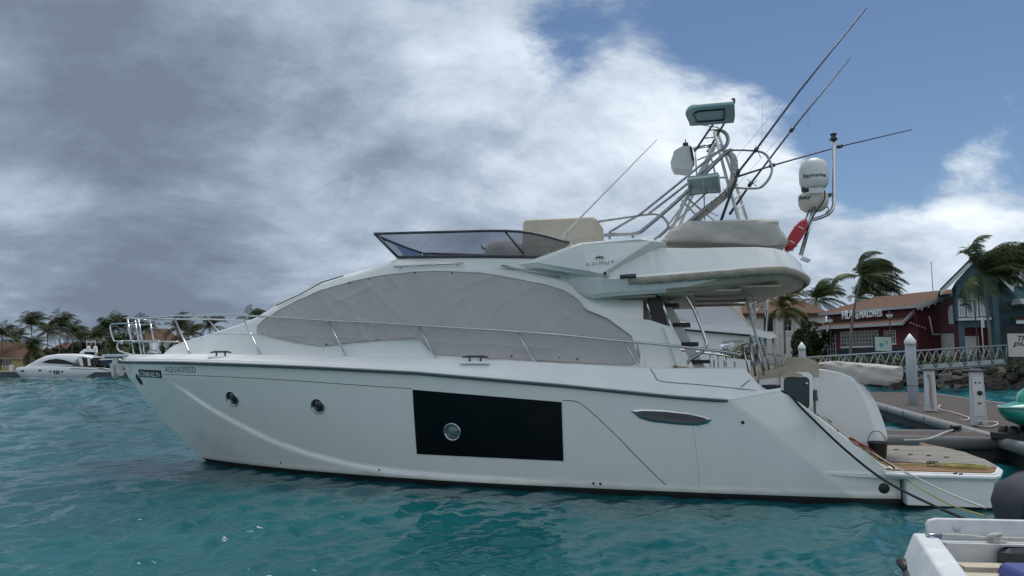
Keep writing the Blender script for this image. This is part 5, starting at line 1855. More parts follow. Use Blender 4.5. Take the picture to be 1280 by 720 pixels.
# teal water bike on its black cradle at the right edge
jb = WZ(1276, 552, ZD)
jk = empty('water_scooter', (jb.x + .35, jb.y + .3, ZD), R(8), 'teal water scooter with pointed bow on a black cradle at the right edge', 'water scooter')
M['teal'] = mat('bright_teal_hull', (0.01, 0.26, 0.20), 0.25, var=0.06, coat=.4)
mb = MB(); mb.smooth = True
rings = []
for x, w, z0, z1 in ((-.62, .02, .66, .70), (-.5, .16, .52, .72), (-.3, .34, .38, .76), (0.0, .48, .28, .82), (.5, .55, .24, .84), (1.2, .56, .24, .80), (2.0, .52, .26, .74)):
    rings.append([V(x, w * math.copysign(abs(math.cos(t)) ** .7, math.cos(t)), (z0 + z1) / 2 + (z1 - z0) / 2 * math.copysign(abs(math.sin(t)) ** .8, math.sin(t))) for t in np.linspace(0, 2 * math.pi, 21)[:-1]])
mb.loft(rings); mb.build('hull', M['teal'], jk)
mb = MB(); mb.smooth = True
rings = []
for x, w, z1 in ((-.12, .10, .84), (0.0, .26, 1.05), (.25, .34, 1.18), (.7, .33, 1.14), (1.1, .28, .95)):
    rings.append([V(x, w * math.cos(t), .72 + (z1 - .72) * max(0, math.sin(t)) ** .8) for t in np.linspace(0, math.pi, 12)] )
mb.loft(rings); mb.build('engine_hood', M['teal'], jk)
mb = MB(); mb.loft([[V(x, w, .71), V(x, w + .03, .68), V(x, -w - .03, .68), V(x, -w, .71)] for x, w in ((-.66, .01), (-.5, .19), (-.3, .36), (0, .5), (.6, .57), (2, .54))]); mb.build('bumper', mat('pale_teal_trim', (.25, .45, .42), .4), jk)
mb = MB(); mb.tube([V(.05, -.62, .62), V(.12, -.58, .45), V(.18, -.6, .33)], [.05, .07, .05], 8); mb.build('fender_float', M['white_ink'], jk)
mb = MB()
for x in (-.1, .3, .7, 1.2):
    for y in (-.5, -.25, .25, .5): mb.lathe([(.001, -.02), (.10, 0), (.12, .12), (.08, .26), (.001, .28)], (x, y, .0), 10)
mb.box((.6, 0, .06), (1.9, 1.2, .12)); mb.build('cradle', M['rubber'], jk)


def pile(px, ytop, ybase_z, dist, r_, label):
    t_ = WY(px, ytop, dist)
    e = empty('mooring_pile', (t_.x, t_.y, -1.5), 0, label, 'mooring pile', 'grey mooring piles with white caps')
    h = t_.z + 1.5
    m1 = MB(); m1.lathe([(r_, 0), (r_, h - r_ * 1.9)], n=20); m1.build('shaft', M['pile'], e)
    m1 = MB(); m1.lathe([(r_ * 1.12, h - r_ * 2.3), (r_ * 1.12, h - r_ * 1.5), (.02, h)], n=20); m1.build('pointed_cap', M['white_ink'], e)
    m1 = MB(); m1.lathe([(r_ * 1.03, h - 2.1), (r_ * 1.03, h - 2.02)], n=20)
    m1.build('band', M['galv'], e)
    return e


pile(1137, 417, 0, 30.0, .195, 'near grey mooring pile with white conical cap beside the gangway')
pile(1002, 427.5, 0, 42.0, .19, 'far grey mooring pile with white conical cap in front of the white house')

# gangway: truss-sided footbridge from the shore to the pontoon
g0t, g0b = WY(1000, 447.5, 52), WY(1000, 473, 52)
g1t, g1b = WY(1258, 431.5, 63), WY(1258, 454, 63)
gw = empty('gangway', g1b, 0, 'grey truss-sided gangway bridging from the shore down to the pontoon', 'gangway')
off = V(0.3, 1.6, 0)
for s in (0, 1):
    m1 = MB()
    a_t, a_b, b_t, b_b = [q + off * s - g1b for q in (g0t, g0b, g1t, g1b)]
    m1.tube([a_t, b_t], .065, 6); m1.tube([a_b, b_b], .065, 6)
    n_ = 13
    for k in range(n_ + 1):
        t0 = k / n_
        if k in (0, n_): m1.tube([a_t.lerp(b_t, t0), a_b.lerp(b_b, t0)], .04, 6)
        if k < n_:
            t1 = (k + .5) / n_; t2 = (k + 1) / n_
            m1.tube([a_b.lerp(b_b, t0), a_t.lerp(b_t, t1)], .04, 5); m1.tube([a_t.lerp(b_t, t1), a_b.lerp(b_b, t2)], .04, 5)
    m1.build('side_truss', M['galv'], gw)
m1 = MB(); a_, b_ = g0b - g1b, V(0, 0, 0)
m1.prism([a_ + V(0, .05, -.03), b_ + V(0, .05, -.03), b_ + off + V(0, -.05, -.03), a_ + off + V(0, -.05, -.03)], (0, 0, -.10)); m1.build('walkway', M['gangdeck'], gw)
m1 = MB(); m1.prism([a_ + V(0, .06, .06), b_ + V(0, .06, .06), b_ + V(0, .06, .36), a_ + V(0, .06, .36)], (0, .03, 0)); m1.build('kick_board', M['gangdeck'], gw)

# ------------------------------------------------------------------ the shore on the right
M['soil'] = mat('shore_soil', (0.16, 0.14, 0.10), 0.95, var=0.3, scale=2, bump=.4)
M['rock'] = mat('seawall_rock', (0.065, 0.06, 0.055), 0.9, var=0.5, scale=2.5, bump=.6)
ZS = 2.0
sh = [WZ(1400, 494, 0), WZ(1280, 488.5, 0), WZ(1160, 486, 0), WZ(1080, 484, 0), WZ(980, 481, 0), WZ(860, 478.5, 0), WZ(740, 476.5, 0)]
sh = [V(q.x, q.y, 0) for q in sh]
inl = [q + V(1.0, 4.0, 0) for q in sh]
mb = MB()
far = [V(q.x * 6 + 300, q.y * 3 + 300, 0) for q in sh]
mb.grid([[q + V(0, 0, -1) for q in sh], [q + V(0.4, 1.2, 0.3) for q in sh], [V(q.x, q.y, ZS) for q in inl], [V(q.x, q.y, ZS + .6) for q in far]])
tag(mb.build('shore_ground', M['soil']), kind='structure')
# boulders of the sea wall
rw = random.Random(21)
protos = []
for s in range(4):
    import bmesh
    bm = bmesh.new(); bmesh.ops.create_icosphere(bm, subdivisions=2, radius=1)
    for v in bm.verts:
        n_ = mnoise.noise(v.co * 1.3 + V(s * 9, 0, 0)) * .45 + mnoise.noise(v.co * 3.1 + V(0, s * 5, 0)) * .18
        v.co *= 1 + n_
        v.co.z *= .75
    me = bpy.data.meshes.new('boulder'); bm.to_mesh(me); bm.free(); me.materials.append(M['rock']); protos.append(me)
for k in range(115):
    t = rw.random() ** .8
    i = min(len(sh) - 2, int((1 - t) * 0 + rw.choice((0, 1, 1, 1, 1, 2, 2, 3))))
    a_ = sh[i].lerp(sh[i + 1], rw.random()); up = rw.random()
    p_ = a_ + V(0.9, 3.8, 0) * up + V(0, 0, up * ZS * .95 + .05)
    o = bpy.data.objects.new('boulder', protos[k % 4]); o.location = p_
    o.scale = [rw.uniform(.35, .85) * f for f in (1.25, 1, .8)]; o.rotation_euler = (rw.uniform(-.5, .5), rw.uniform(-.5, .5), rw.uniform(0, 6.28))
    COL.objects.link(o); tag(o, 'dark rough boulder of the sea wall below the gangway', 'boulder', 'boulders of the sea wall')

# ------------------------------------------------------------------ palms and bushes
M['frond'] = mat('palm_frond', (0.040, 0.066, 0.028), 0.55, var=0.45, scale=1.3, color2=(0.085, 0.105, 0.035), spec=0.2)
M['frond_dry'] = mat('yellowing_frond', (0.10, 0.105, 0.035), 0.6, var=0.4, scale=1.3, color2=(0.20, 0.17, 0.06))
M['trunk'] = mat('palm_trunk', (0.16, 0.14, 0.115), 0.9, var=0.3, scale=3, stretch=(1, 1, 6), bump=.5)
M['leaf'] = mat('bush_leaf', (0.030, 0.055, 0.022), 0.6, var=0.5, scale=1.0, color2=(0.06, 0.09, 0.03))
M['leaf_bright'] = mat('hedge_leaf', (0.07, 0.11, 0.03), 0.6, var=0.5, scale=1.0, color2=(0.13, 0.16, 0.045))
M['branch'] = mat('branch_bark', (0.12, 0.10, 0.08), 0.9)


def palm_meshes(seed, height, lean, n_fr=24, length=3.2, wind=0.30, leaflets=30, stiff=(), trunk_r=0.12, lw=1.0):
    rg = random.Random(seed)
    top = V(lean, 0.0, height)
    tp = smoothpath([V(0, 0, -.4), V(lean * .12, rg.uniform(-.2, .2), height * .35), V(lean * .5, 0, height * .7), top], 6)
    mt = MB(); mt.tube(tp, [trunk_r * (1.25 - .55 * i / (len(tp) - 1)) for i in range(len(tp))], 9)
    mc = MB()
    for k in range(n_fr):
        az = 2 * math.pi * (k * 0.618 + rg.uniform(-.05, .05))
        if wind > .3 and (k % 5 if wind > .35 else k % 2) and math.cos(az) < -.2: az = rg.uniform(-1.4, 1.4)
        el = R(rg.uniform(-20, 80)) if k % 3 else R(rg.uniform(50, 88))
        L_ = length * rg.uniform(.8, 1.12)
        d = V(math.cos(az) * math.cos(el), math.sin(az) * math.cos(el), math.sin(el))
        p_ = top.copy(); pts = [p_.copy()]; n_ = 10
        wnd = wind * rg.uniform(.7, 1.25)
        if d.x < -.75 and el < 0.4: wnd *= .55
        for i in range(n_):
            p_ = p_ + d * (L_ / n_); pts.append(p_.copy())
            d = (d + V(wnd * (.5 + .06 * i), 0, -.10 - .025 * i)).normalized()
        mc.smooth = False
        mc.tube(pts, [.035 * (1 - .8 * i / n_) for i in range(n_ + 1)], 4, caps=False)
        fine = smoothpath(pts, 4)
        m_ = len(fine)
        for j in range(leaflets):
            t = .10 + .90 * j / leaflets
            f = t * (m_ - 1); i = min(m_ - 2, int(f))
            q = fine[i].lerp(fine[i + 1], f - i); tang = (fine[i + 1] - fine[i]).normalized()
            side = tang.cross(V(0, 0, 1))
            side = side.normalized() if side.length > .05 else V(0, 1, 0)
            ll = L_ * .29 * math.sin(math.pi * (.12 + .80 * t)) * rg.uniform(.8, 1.15)
            for s in (-1, 1):
                dd = (side * s * .75 + tang * .65 + V(wnd * 1.5, 0, -.38 + rg.uniform(-.12, .12))).normalized()
                wv = tang * ((.038 + .010 * rg.random()) * lw)
                e1 = q + dd * ll * .55; e2 = q + (dd * .9 + V(wnd * .25, 0, -.28)).normalized() * ll
                b_ = len(mc.v); mc.v += [q - wv * .6, q + wv * .6, e1 + wv * .8, e1 - wv * .8, e2]
                mc.face((b_, b_ + 1, b_ + 2, b_ + 3)); mc.face((b_ + 3, b_ + 2, b_ + 4))
    return mt, mc


PALM = {}


def palm(kind, base, scale, label, group='palms', rz=0.0, fr='frond'):
    if kind not in PALM:
        s, h, ln, n_, L_, w_, lf, lw = kind
        mt, mc = palm_meshes(s, h, ln, n_, L_, w_, lf, lw=lw)
        o1 = mt.build('trunk', M['trunk']); o2 = mc.build('crown', M[fr], fix=False)
        PALM[kind] = (o1.data, o2.data); bpy.data.objects.remove(o1); bpy.data.objects.remove(o2)
    e = empty('palm_tree', base, rz, label, 'palm tree', group)
    e.scale = (scale, scale, scale)
    for nm, me in zip(('trunk', 'crown'), PALM[kind]):
        link(bpy.data.objects.new(nm, me), e)
    return e


def palm_at(px, pyc, pxb, dist, ground, kind_seed, label, group, n_=24, L_=3.2, wind=.3, lf=30, fr='frond', lw=1.0):
    """palm whose crown centre and trunk foot are seen at these pixels, standing dist metres away"""
    top = WY(px, pyc, dist); foot = WY(pxb, 440, dist)
    h = top.z - ground; lean = top.x - foot.x
    return palm((kind_seed, round(h, 2), round(lean, 2), n_, L_, wind, lf, lw), (foot.x, dist, ground), 1.0, label, group, fr=fr)


def bush_mesh(seed, rx, ry, rz, n_, leaf, clumps=9, low=0.0):
    rg = random.Random(seed)
    mc = MB()
    cl_ = [(V(rg.uniform(-.7, .7) * rx, rg.uniform(-.7, .7) * ry, rz * (low + (1 - low) * rg.random())), rg.uniform(.35, .62)) for _ in range(clumps)]
    for _ in range(n_):
        c_, k = rg.choice(cl_)
        u = V(rg.gauss(0, 1), rg.gauss(0, 1), rg.gauss(0, 1)).normalized()
        q = c_ + V(u.x * rx * k, u.y * ry * k, u.z * rz * k * .8) * rg.uniform(.75, 1.05)
        if q.z < 0.02: q.z = rg.uniform(.02, .2)
        a = V(rg.gauss(0, 1), rg.gauss(0, 1), rg.gauss(0, .7)).normalized(); b2 = a.cross(V(rg.gauss(0, 1), rg.gauss(0, 1), 1)).normalized()
        s = leaf * rg.uniform(.6, 1.3)
        b_ = len(mc.v); mc.v += [q - a * s, q + b2 * s * .4, q + a * s, q - b2 * s * .4]
        mc.face((b_, b_ + 1, b_ + 2, b_ + 3))
    return mc, cl_


def bush(name, base, rx, ry, rz, n_, leaf, label, cat, group=None, seed=1, matl='leaf', clumps=9, low=0.0, stem=True):
    e = empty(name, base, 0, label, cat, group)
    mc, cl_ = bush_mesh(seed, rx, ry, rz, n_, leaf, clumps, low)
    mc.build('crown', M[matl], e, fix=False)
    if stem:
        m1 = MB()
        for c_, k in cl_[:6]: m1.tube([V(0, 0, -.3), V(c_.x * .3, c_.y * .3, c_.z * .4), c_], [.14, .09, .03], 6)
        m1.build('trunk', M['branch'], e)
    return e


def settle(e):
    """children drawn in world coordinates move into their parent's own coordinates"""
    T_ = Matrix.Translation(-Vector(e.location))
    for c in e.children_recursive:
        c.data.transform(T_)


# ------------------------------------------------------------------ houses on the right
M['tile'] = mat('brown_roof_tiles', (0.115, 0.056, 0.033), 0.85, var=0.35, scale=2.2, bump=.4)
M['redwall'] = mat('dark_red_render', (0.13, 0.028, 0.038), 0.8, var=0.15, scale=1)
M['bluewall'] = mat('blue_render', (0.065, 0.13, 0.16), 0.8, var=0.15, scale=.8)
M['bluedark'] = mat('navy_plinth', (0.03, 0.045, 0.065), 0.8)
M['whitewall'] = mat('white_render', (0.58, 0.59, 0.57), 0.85, var=0.1, scale=.8)
M['trim'] = mat('white_trim', (0.68, 0.69, 0.70), 0.6, var=0.05)
M['fascia'] = mat('weathered_fascia', (0.40, 0.41, 0.42), 0.7, var=0.1)
M['pane'] = mat('window_pane', (0.02, 0.025, 0.035), 0.12, spec=.6)
M['brown'] = mat('dark_timber', (0.055, 0.03, 0.022), 0.8)


def tiled(name, p00, p01, p10, p11, parent, n_=40, thick=.10, amp=.05):
    """roof slope p00-p01 along the eave, p10-p11 along the ridge; rolls of tiles run up the slope"""
    m1 = MB(); m1.smooth = True
    nrm = (p01 - p00).cross(p10 - p00).normalized()
    if nrm.z < 0: nrm = -nrm
    rows = 14
    P = []
    for i in range(n_ * 4 + 1):
        s = i / (n_ * 4)
        w = amp * (0.5 + .5 * math.cos(s * n_ * 2 * math.pi))
        a_, b_ = p00.lerp(p01, s), p10.lerp(p11, s)
        row = []
        for j in range(rows + 1):
            row.append(a_.lerp(b_, j / rows) + nrm * (w + .02))
        P.append(row)
    m1.grid(P)
    m1.smooth = False
    m1.prism([p00, p01, p11, p10], nrm * -thick)
    return m1.build(name, M['tile'], parent)


class Frame:
    """building frame: origin, x along the front (left to right seen from outside), y into the building, z up"""
    def __init__(s, o, xd):
        s.o = Vector(o); s.x = Vector(xd).normalized(); s.y = V(-s.x.y, s.x.x, 0); s.z = V(0, 0, 1)

    def __call__(s, a, b, c): return s.o + s.x * a + s.y * b + s.z * c


def lbox(m1, F, a0, a1, b0, b1, c0, c1):
    P = [F(a, b, c) for c in (c0, c1) for a, b in ((a0, b0), (a1, b0), (a1, b1), (a0, b1))]
    m1.add(P, [(3, 2, 1, 0), (4, 5, 6, 7), (0, 1, 5, 4), (1, 2, 6, 5), (2, 3, 7, 6), (3, 0, 4, 7)])


def gridwindow(F, a0, a1, c0, c1, nx, nz, parent, b=0.0, door=False, sill=True, fw=.07):
    m1 = MB()
    lbox(m1, F, a0, a0 + fw, b - .05, b + .02, c0, c1); lbox(m1, F, a1 - fw, a1, b - .05, b + .02, c0, c1)
    lbox(m1, F, a0 + fw, a1 - fw, b - .05, b + .02, c1 - fw, c1); lbox(m1, F, a0 + fw, a1 - fw, b - .05, b + .02, c0, c0 + fw)
    for k in range(1, nx): x = a0 + (a1 - a0) * k / nx; lbox(m1, F, x - .022, x + .022, b - .04, b + .01, c0 + fw, c1 - fw)
    for k in range(1, nz): z = c0 + (c1 - c0) * k / nz; lbox(m1, F, a0 + fw, a1 - fw, b - .035, b + .012, z - .018, z + .018)
    w = m1.build('door' if door else 'window', M['trim'], parent)
    m1 = MB(); lbox(m1, F, a0 + .02, a1 - .02, b - .012, b + .03, c0 + .02, c1 - .02); m1.build('pane', M['pane'], w)
    if sill:
        m1 = MB(); lbox(m1, F, a0 - .1, a1 + .1, b - .14, b - .002, c0 - .12, c0 - .003); m1.build('sill', M['trim'], w)
    return w


def arch_pts(F, a0, a1, c0, c1, b, n_=10):
    r_ = (a1 - a0) / 2; cx_ = (a0 + a1) / 2
    return [F(a0, b, c0), F(a1, b, c0)] + [F(cx_ + r_ * math.cos(t), b, c1 - r_ + r_ * math.sin(t)) for t in np.linspace(0, math.pi, n_)]


def arch_window(F, a0, a1, c0, c1, parent, frame='trim', pane='pane', lattice=True, fw=.10):
    po_ = arch_pts(F, a0, a1, c0, c1, -.06); pi_ = arch_pts(F, a0 + fw, a1 - fw, c0 + fw, c1 - fw, -.06); pb_ = arch_pts(F, a0, a1, c0, c1, .01); pj = arch_pts(F, a0 + fw, a1 - fw, c0 + fw, c1 - fw, .0)
    m1 = MB(); m1.grid([q + q[:1] for q in (pb_, po_, pi_, pj)])
    if lattice:
        cx_ = (a0 + a1) / 2; lbox(m1, F, cx_ - .03, cx_ + .03, -.05, .0, c0 + fw, c1 - fw)
        k = c0 + .3
        while k < c1 - (a1 - a0) / 2: lbox(m1, F, a0 + fw, a1 - fw, -.045, .0, k - .015, k + .015); k += .28
    w = m1.build('window', M[frame], parent)
    m1 = MB(); m1.prism(arch_pts(F, a0 + .02, a1 - .02, c0 + .02, c1 - .02, -.02), F.y * .04); m1.build('pane', M[pane], w)
    return w


def wallquad(m1, F, pts, th=.25):
    """wall polygon in the front plane, thickness into the building"""
    m1.prism([F(a, 0, c) for a, c in pts], F.y * th)


# dark red house with the lettered front
Ha, Hb = WY(1148, 440, 80), WY(1036, 440, 91.4)
Fr = Frame((Hb.x, Hb.y, 0), V(Ha.x - Hb.x, Ha.y - Hb.y, 0))            # long front, runs from far left to near corner
Ls = (V(Ha.x, Ha.y, 0) - V(Hb.x, Hb.y, 0)).length
Fg = Frame((Ha.x, Ha.y, 0), Fr.y)                                      # gable side, from the near corner to the right
red = empty('red_house', (Ha.x, Ha.y, ZS), 0, 'dark red two-storey house with brown tiled roof and white lettering on its front', 'house')


def at_z(px, py, dist): return WY(px, py, dist).z


ez = at_z(1148, 379.5, 79.3); rz_ = at_z(1192, 363, 84); az = at_z(1120, 399.5, 82); gw_ = 13.3
mb = MB(); wallquad(mb, Fr, [(0, ZS - .5), (Ls, ZS - .5), (Ls, ez), (0, ez)]); mb.prism([Fg(a, 0, c) for a, c in ((.25, ZS - .5), (gw_, ZS - .5), (gw_, ez - .1), (gw_ / 2, rz_ - .15), (.25, ez - .1))], Fg.y * .25)
lbox(mb, Fr, .02, Ls - .26, 6.0, gw_ - .3, ZS, ez - .3)
mb.build('wall', M['redwall'], red)
ov = .7
p00, p01 = Fr(-ov, -ov, ez - .25), Fr(Ls + ov, -ov, ez - .25); p10, p11 = Fr(-ov + 2.6, gw_ / 2, rz_), Fr(Ls + ov, gw_ / 2, rz_)
tiled('roof', p00, p01, p10, p11, red, 46)
tiled('roof', Fr(-ov, gw_ + ov, ez - .25), Fr(Ls + ov, gw_ + ov, ez - .25), p10, p11, red, 20)
mb = MB(); mb.prism([p00, Fr(-ov, gw_ + ov, ez - .25), p10], (0, 0, .1)); mb.build('roof', M['tile'], red)
# fascia boards and rake
mb = MB(); lbox(mb, Fr, -ov, Ls + ov, -ov - .06, -ov + .02, ez - .46, ez - .17); mb.build('fascia', M['fascia'], red)
mb = MB()
a0, a1 = p01 + Fr.x * .02, p11 + Fr.x * .02
mb.prism([a0 + V(0, 0, .02), a1 + V(0, 0, .02), a1 + V(0, 0, -.42), a0 + V(0, 0, -.42)], Fr.x * .06)
a0 = Fr(Ls + ov + .02, gw_ + ov, ez - .25); mb.prism([a0, a1, a1 + V(0, 0, -.42), a0 + V(0, 0, -.42)], Fr.x * .06)
for k in np.linspace(.08, .95, 7): q = p01.lerp(p11, k); mb.prism([q + V(0, 0, -.42), q + Fr.y * .2 + V(0, 0, -.36), q + Fr.y * .2 + V(0, 0, -.62), q + V(0, 0, -.68)], Fr.x * .05)
mb.build('rake_board', M['trim'], red)
# porch roof over the ground floor
pz = az
q00, q01 = Fr(.5, -2.0, pz - .5), Fr(Ls - .2, -2.0, pz - .5); q10, q11 = Fr(.5, -.02, pz + .25), Fr(Ls - .2, -.02, pz + .25)
tiled('porch_roof', q00, q01, q10, q11, red, 40)
mb = MB(); lbox(mb, Fr, .5, Ls - .2, -2.08, -2.0, pz - .74, pz - .42); mb.prism([q01 + V(0, 0, .05), q11 + V(0, 0, .85), q11 + V(0, 0, .4), q01 + V(0, 0, -.3)], Fr.x * .06)
mb.build('fascia', M['fascia'], red)
# ground-floor windows, door, plinth, sill
Lw = lambda px, d=66: None
def fa(px):
    """distance along the front for a pixel column"""
    d = ray_dir(px, 420); n_ = Fr.y
    t = (Fr.o - V(0, 0, CAM_H)).dot(n_) / d.dot(n_); q = V(0, 0, CAM_H) + d * t
    return (q - Fr.o).dot(Fr.x), q.length


def fz(px, py):
    d = ray_dir(px, py); n_ = Fr.y; t = (V(Fr.o.x, Fr.o.y, 0) - V(0, 0, CAM_H)).dot(n_) / d.dot(n_)
    return CAM_H + d.z * t


def fw_(px0, px1, pyt, pyb): return fa(px0)[0], fa(px1)[0], fz(px0, pyb), fz(px0, pyt)


a0, a1, c0, c1 = fw_(1034, 1044.5, 416, 445); gridwindow(Fr, a0, a1, ZS + .05, c1, 3, 6, red, door=True, sill=False)
a0, a1, c0, c1 = fw_(1051, 1098, 415, 434); gridwindow(Fr, a0, a1, c0, c1, 12, 4, red)
a0, a1, c0, c1 = fw_(1105.5, 1120, 413, 430); gridwindow(Fr, a0, a1, c0, c1, 4, 4, red)
mb = MB(); lbox(mb, Fr, fa(1046)[0], Ls + .05, -.06, -.002, ZS - .4, fz(1060, 436)); mb.build('plinth', M['bluedark'], red)
# lettering under the eaves, with two small lamps
zl = fz(1053, 399) ; hl = fz(1053, 390.5) - zl
def fp(F, px, py, b):
    d = ray_dir(px, py); o_ = F.o + F.y * b; o_.z = 0
    t = (o_ - V(0, 0, CAM_H)).dot(F.y) / d.dot(F.y); q_ = V(0, 0, CAM_H) + d * t
    return (q_ - o_).dot(F.x), q_.z


def sign_text(body, px0, px1, py0, py1):
    (s0, zb), (s1, _), (_, zt) = fp(Fr, px0, py1, -.84), fp(Fr, px1, py1, -.84), fp(Fr, px0, py0, -.84)
    o = text_obj('sign_lettering', body, 1.0, M['white_ink'], Fr(s0, -.84, zb), Fr.x, (0, 0, 1), red, fit=(s1 - s0, zt - zb), extrude=.05, bold=.02)
    return o
sign_text('HLA', 1053, 1067, 388.5, 399); sign_text('@', 1069.5, 1074, 391.5, 399); sign_text('MALDIVES', 1075, 1103, 389.5, 397.5)
mb = MB()
for px in (1058, 1081, 1088): lbox(mb, Fr, fa(px)[0], fa(px)[0] + .06, -.82, 0, zl + .1, zl + .16)
mb.build('sign_bracket', M['galv'], red)
# gable: half-round shutter window, white pipe rail and string lights
def ga(px):
    d = ray_dir(px, 420); n_ = Fg.y; t = (Fg.o - V(0, 0, CAM_H)).dot(n_) / d.dot(n_); q = V(0, 0, CAM_H) + d * t
    return (q - Fg.o).dot(Fg.x)


def gz(px, py):
    d = ray_dir(px, py); n_ = Fg.y; t = (V(Fg.o.x, Fg.o.y, 0) - V(0, 0, CAM_H)).dot(n_) / d.dot(n_)
    return CAM_H + d.z * t


arch_window(Fg, ga(1186.5), ga(1199), gz(1190, 405), gz(1190, 381), red, pane='trim')
mb = MB(); mb.tube([Fg(ga(1162), -.1, gz(1162, 395)), Fg(ga(1165), -.1, gz(1165, 418)), Fg(ga(1192), -.1, gz(1185, 418))], .09, 6); mb.build('white_pipe', M['trim'], red)
mb = MB(); lbox(mb, Fg, ga(1176), ga(1196), -.12, -.003, ZS, gz(1176, 419)); mb.build('shutter_door', M['offwhite'], red)
for k in range(6):
    m1 = MB(); t = k / 5; m1.lathe([(.001, .08), (.07, .04), (.07, -.03), (.001, -.06)], Fg(ga(1134 + 18 * t) , -.5, gz(1150, 404.5 + 6 * t)), 8); o = m1.build('string_bulb', M['trim'], red)

settle(red)

# white house behind
wd_ = 107.0
w0, w1 = WY(930, 440, wd_), WY(1032, 440, wd_)
Fw = Frame((w0.x, wd_, 0), V(1, -.05, 0)); Lw_ = w1.x - w0.x
wh = empty('white_house', ((w0.x + w1.x) / 2, wd_, ZS), 0, 'white two-storey house with arched dark windows and brown hipped roof', 'house')
ze = at_z(980, 392, wd_); zr_ = at_z(970, 374, wd_ + 5)
mb = MB(); lbox(mb, Fw, 0, Lw_, 0, 8, ZS - .5, ze); mb.build('wall', M['whitewall'], wh)
q = [Fw(-.8, -.9, ze - .05), Fw(Lw_ + .2, -.9, ze - .05), Fw(Lw_ + .2, 8.9, ze - .05), Fw(-.8, 8.9, ze - .05)]; r0_, r1_ = Fw(2.5, 4, zr_), Fw(Lw_ - 2.6, 4, zr_)
tiled('roof', q[0], q[1], r0_, r1_, wh, 40); mb = MB(); mb.prism([q[1], q[2], r1_], (0, 0, .05)); mb.prism([q[3], q[0], r0_], (0, 0, .05)); mb.prism([q[2], q[3], r0_, r1_], (0, 0, .05)); mb.build('roof', M['tile'], wh)
mb = MB(); lbox(mb, Fw, -.8, Lw_ + .2, -.93, -.86, ze - .45, ze - .08); mb.build('eave_board', M['brown'], wh)
def wa(px): return WY(px, 420, wd_).x - w0.x
for p0, p1 in ((955, 966), (1000, 1009)): arch_window(Fw, wa(p0), wa(p1), at_z(960, 414, wd_), at_z(960, 394.5, wd_), wh, frame='brown', lattice=False)
gridwindow(Fw, wa(978), wa(989), at_z(980, 414, wd_), at_z(980, 400, wd_), 2, 2, wh, sill=True)
mb = MB()
for p0 in (968.5, 993): lbox(mb, Fw, wa(p0), wa(p0 + 3.5), -.25, -.003, ZS, ze - .6)
lbox(mb, Fw, wa(972), wa(993), -.15, -.004, at_z(980, 418.5, wd_) - .12, at_z(980, 418.5, wd_) + .12); mb.build('pilaster', M['whitewall'], wh)
mb = MB(); lbox(mb, Fw, wa(975), wa(991), -.05, -.003, ZS, at_z(980, 421, wd_)); mb.build('garage_door', M['offwhite'], wh)

settle(wh)

# blue house
bd_ = 74.0
b0 = WY(1200, 440, bd_)
Fb = Frame((b0.x, bd_, 0), V(.86, -.46, 0))
bl = empty('blue_house', (b0.x, bd_, ZS), 0, 'blue house with white-framed arched lattice windows at the right edge', 'house')
def ba(px, F=None):
    F = F or Fb
    d = ray_dir(px, 420); t = (F.o - V(0, 0, CAM_H)).dot(F.y) / d.dot(F.y); q = V(0, 0, CAM_H) + d * t
    return (q - F.o).dot(F.x)
def bz(px, py, F=None):
    F = F or Fb
    d = ray_dir(px, py); t = (V(F.o.x, F.o.y, 0) - V(0, 0, CAM_H)).dot(F.y) / d.dot(F.y); return CAM_H + d.z * t
xr = ba(1252); xc = (ba(1196) + xr) / 2 + .3
zt = bz(1200, 352); zp = bz(1225, 322)
d0, d1, dz_ = ba(1206), ba(1238), bz(1220, 409)
mb = MB()
mb.prism([Fb(a, 0, c) for a, c in ((0, dz_), (xr, dz_), (xr, zt), (xc, zp), (0, zt))], Fb.y * .3)
lbox(mb, Fb, 0, d0, 0, .3, ZS - .5, dz_ - .002); lbox(mb, Fb, d1, xr, 0, .3, ZS - .5, dz_ - .002)
lbox(mb, Fb, xr + .01, xr + 14, 1.2, 8, ZS - .5, zt - .6); lbox(mb, Fb, 0.02, xr, 7.7, 8, ZS - .5, zt); lbox(mb, Fb, .0, .28, .31, 7.7, dz_ + .8, zt)
mb.build('wall', M['bluewall'], bl)
mb = MB(); mb.prism([Fb(-1.4, -.5, zt - .85), Fb(xc, -.5, zp + .35), Fb(xc, -.5, zp - .15), Fb(-1.4, -.5, zt - 1.35)], Fb.y * .1); mb.prism([Fb(xr + 1.2, -.5, zt - .8), Fb(xc, -.5, zp + .35), Fb(xc, -.5, zp - .15), Fb(xr + 1.2, -.5, zt - 1.3)], Fb.y * .1); mb.build('rake_board', M['trim'], bl)
mb = MB()
for x_, z_ in ((-1.4, zt - .8), (xr + 1.2, zt - .75)): mb.prism([Fb(x_, -.6, z_), Fb(xc, -.6, zp + .45), Fb(xc, 8, zp + .45), Fb(x_, 8, z_)], (0, 0, .14))
mb.build('roof', M['brown'], bl)
M['lattice'] = mat('lattice_pane', (.40, .42, .42), .6, var=.2, scale=14)
for p0, p1, t_, b_ in ((1200, 1208.5, 373, 396), (1210.5, 1225, 360, 396), (1227, 1236, 369, 395)):
    arch_window(Fb, ba(p0), ba(p1), bz(p0, b_), bz(p0, t_), bl, pane='lattice')
mb = MB(); lbox(mb, Fb, ba(1199), ba(1240), -.5, -.003, bz(1200, 401), bz(1200, 398)); mb.build('balcony_ledge', M['trim'], bl)
mb = MB(); lbox(mb, Fb, ba(1243), ba(1250), -.35, -.003, ZS, zt - .5); mb.build('pilaster', M['bluewall'], bl)
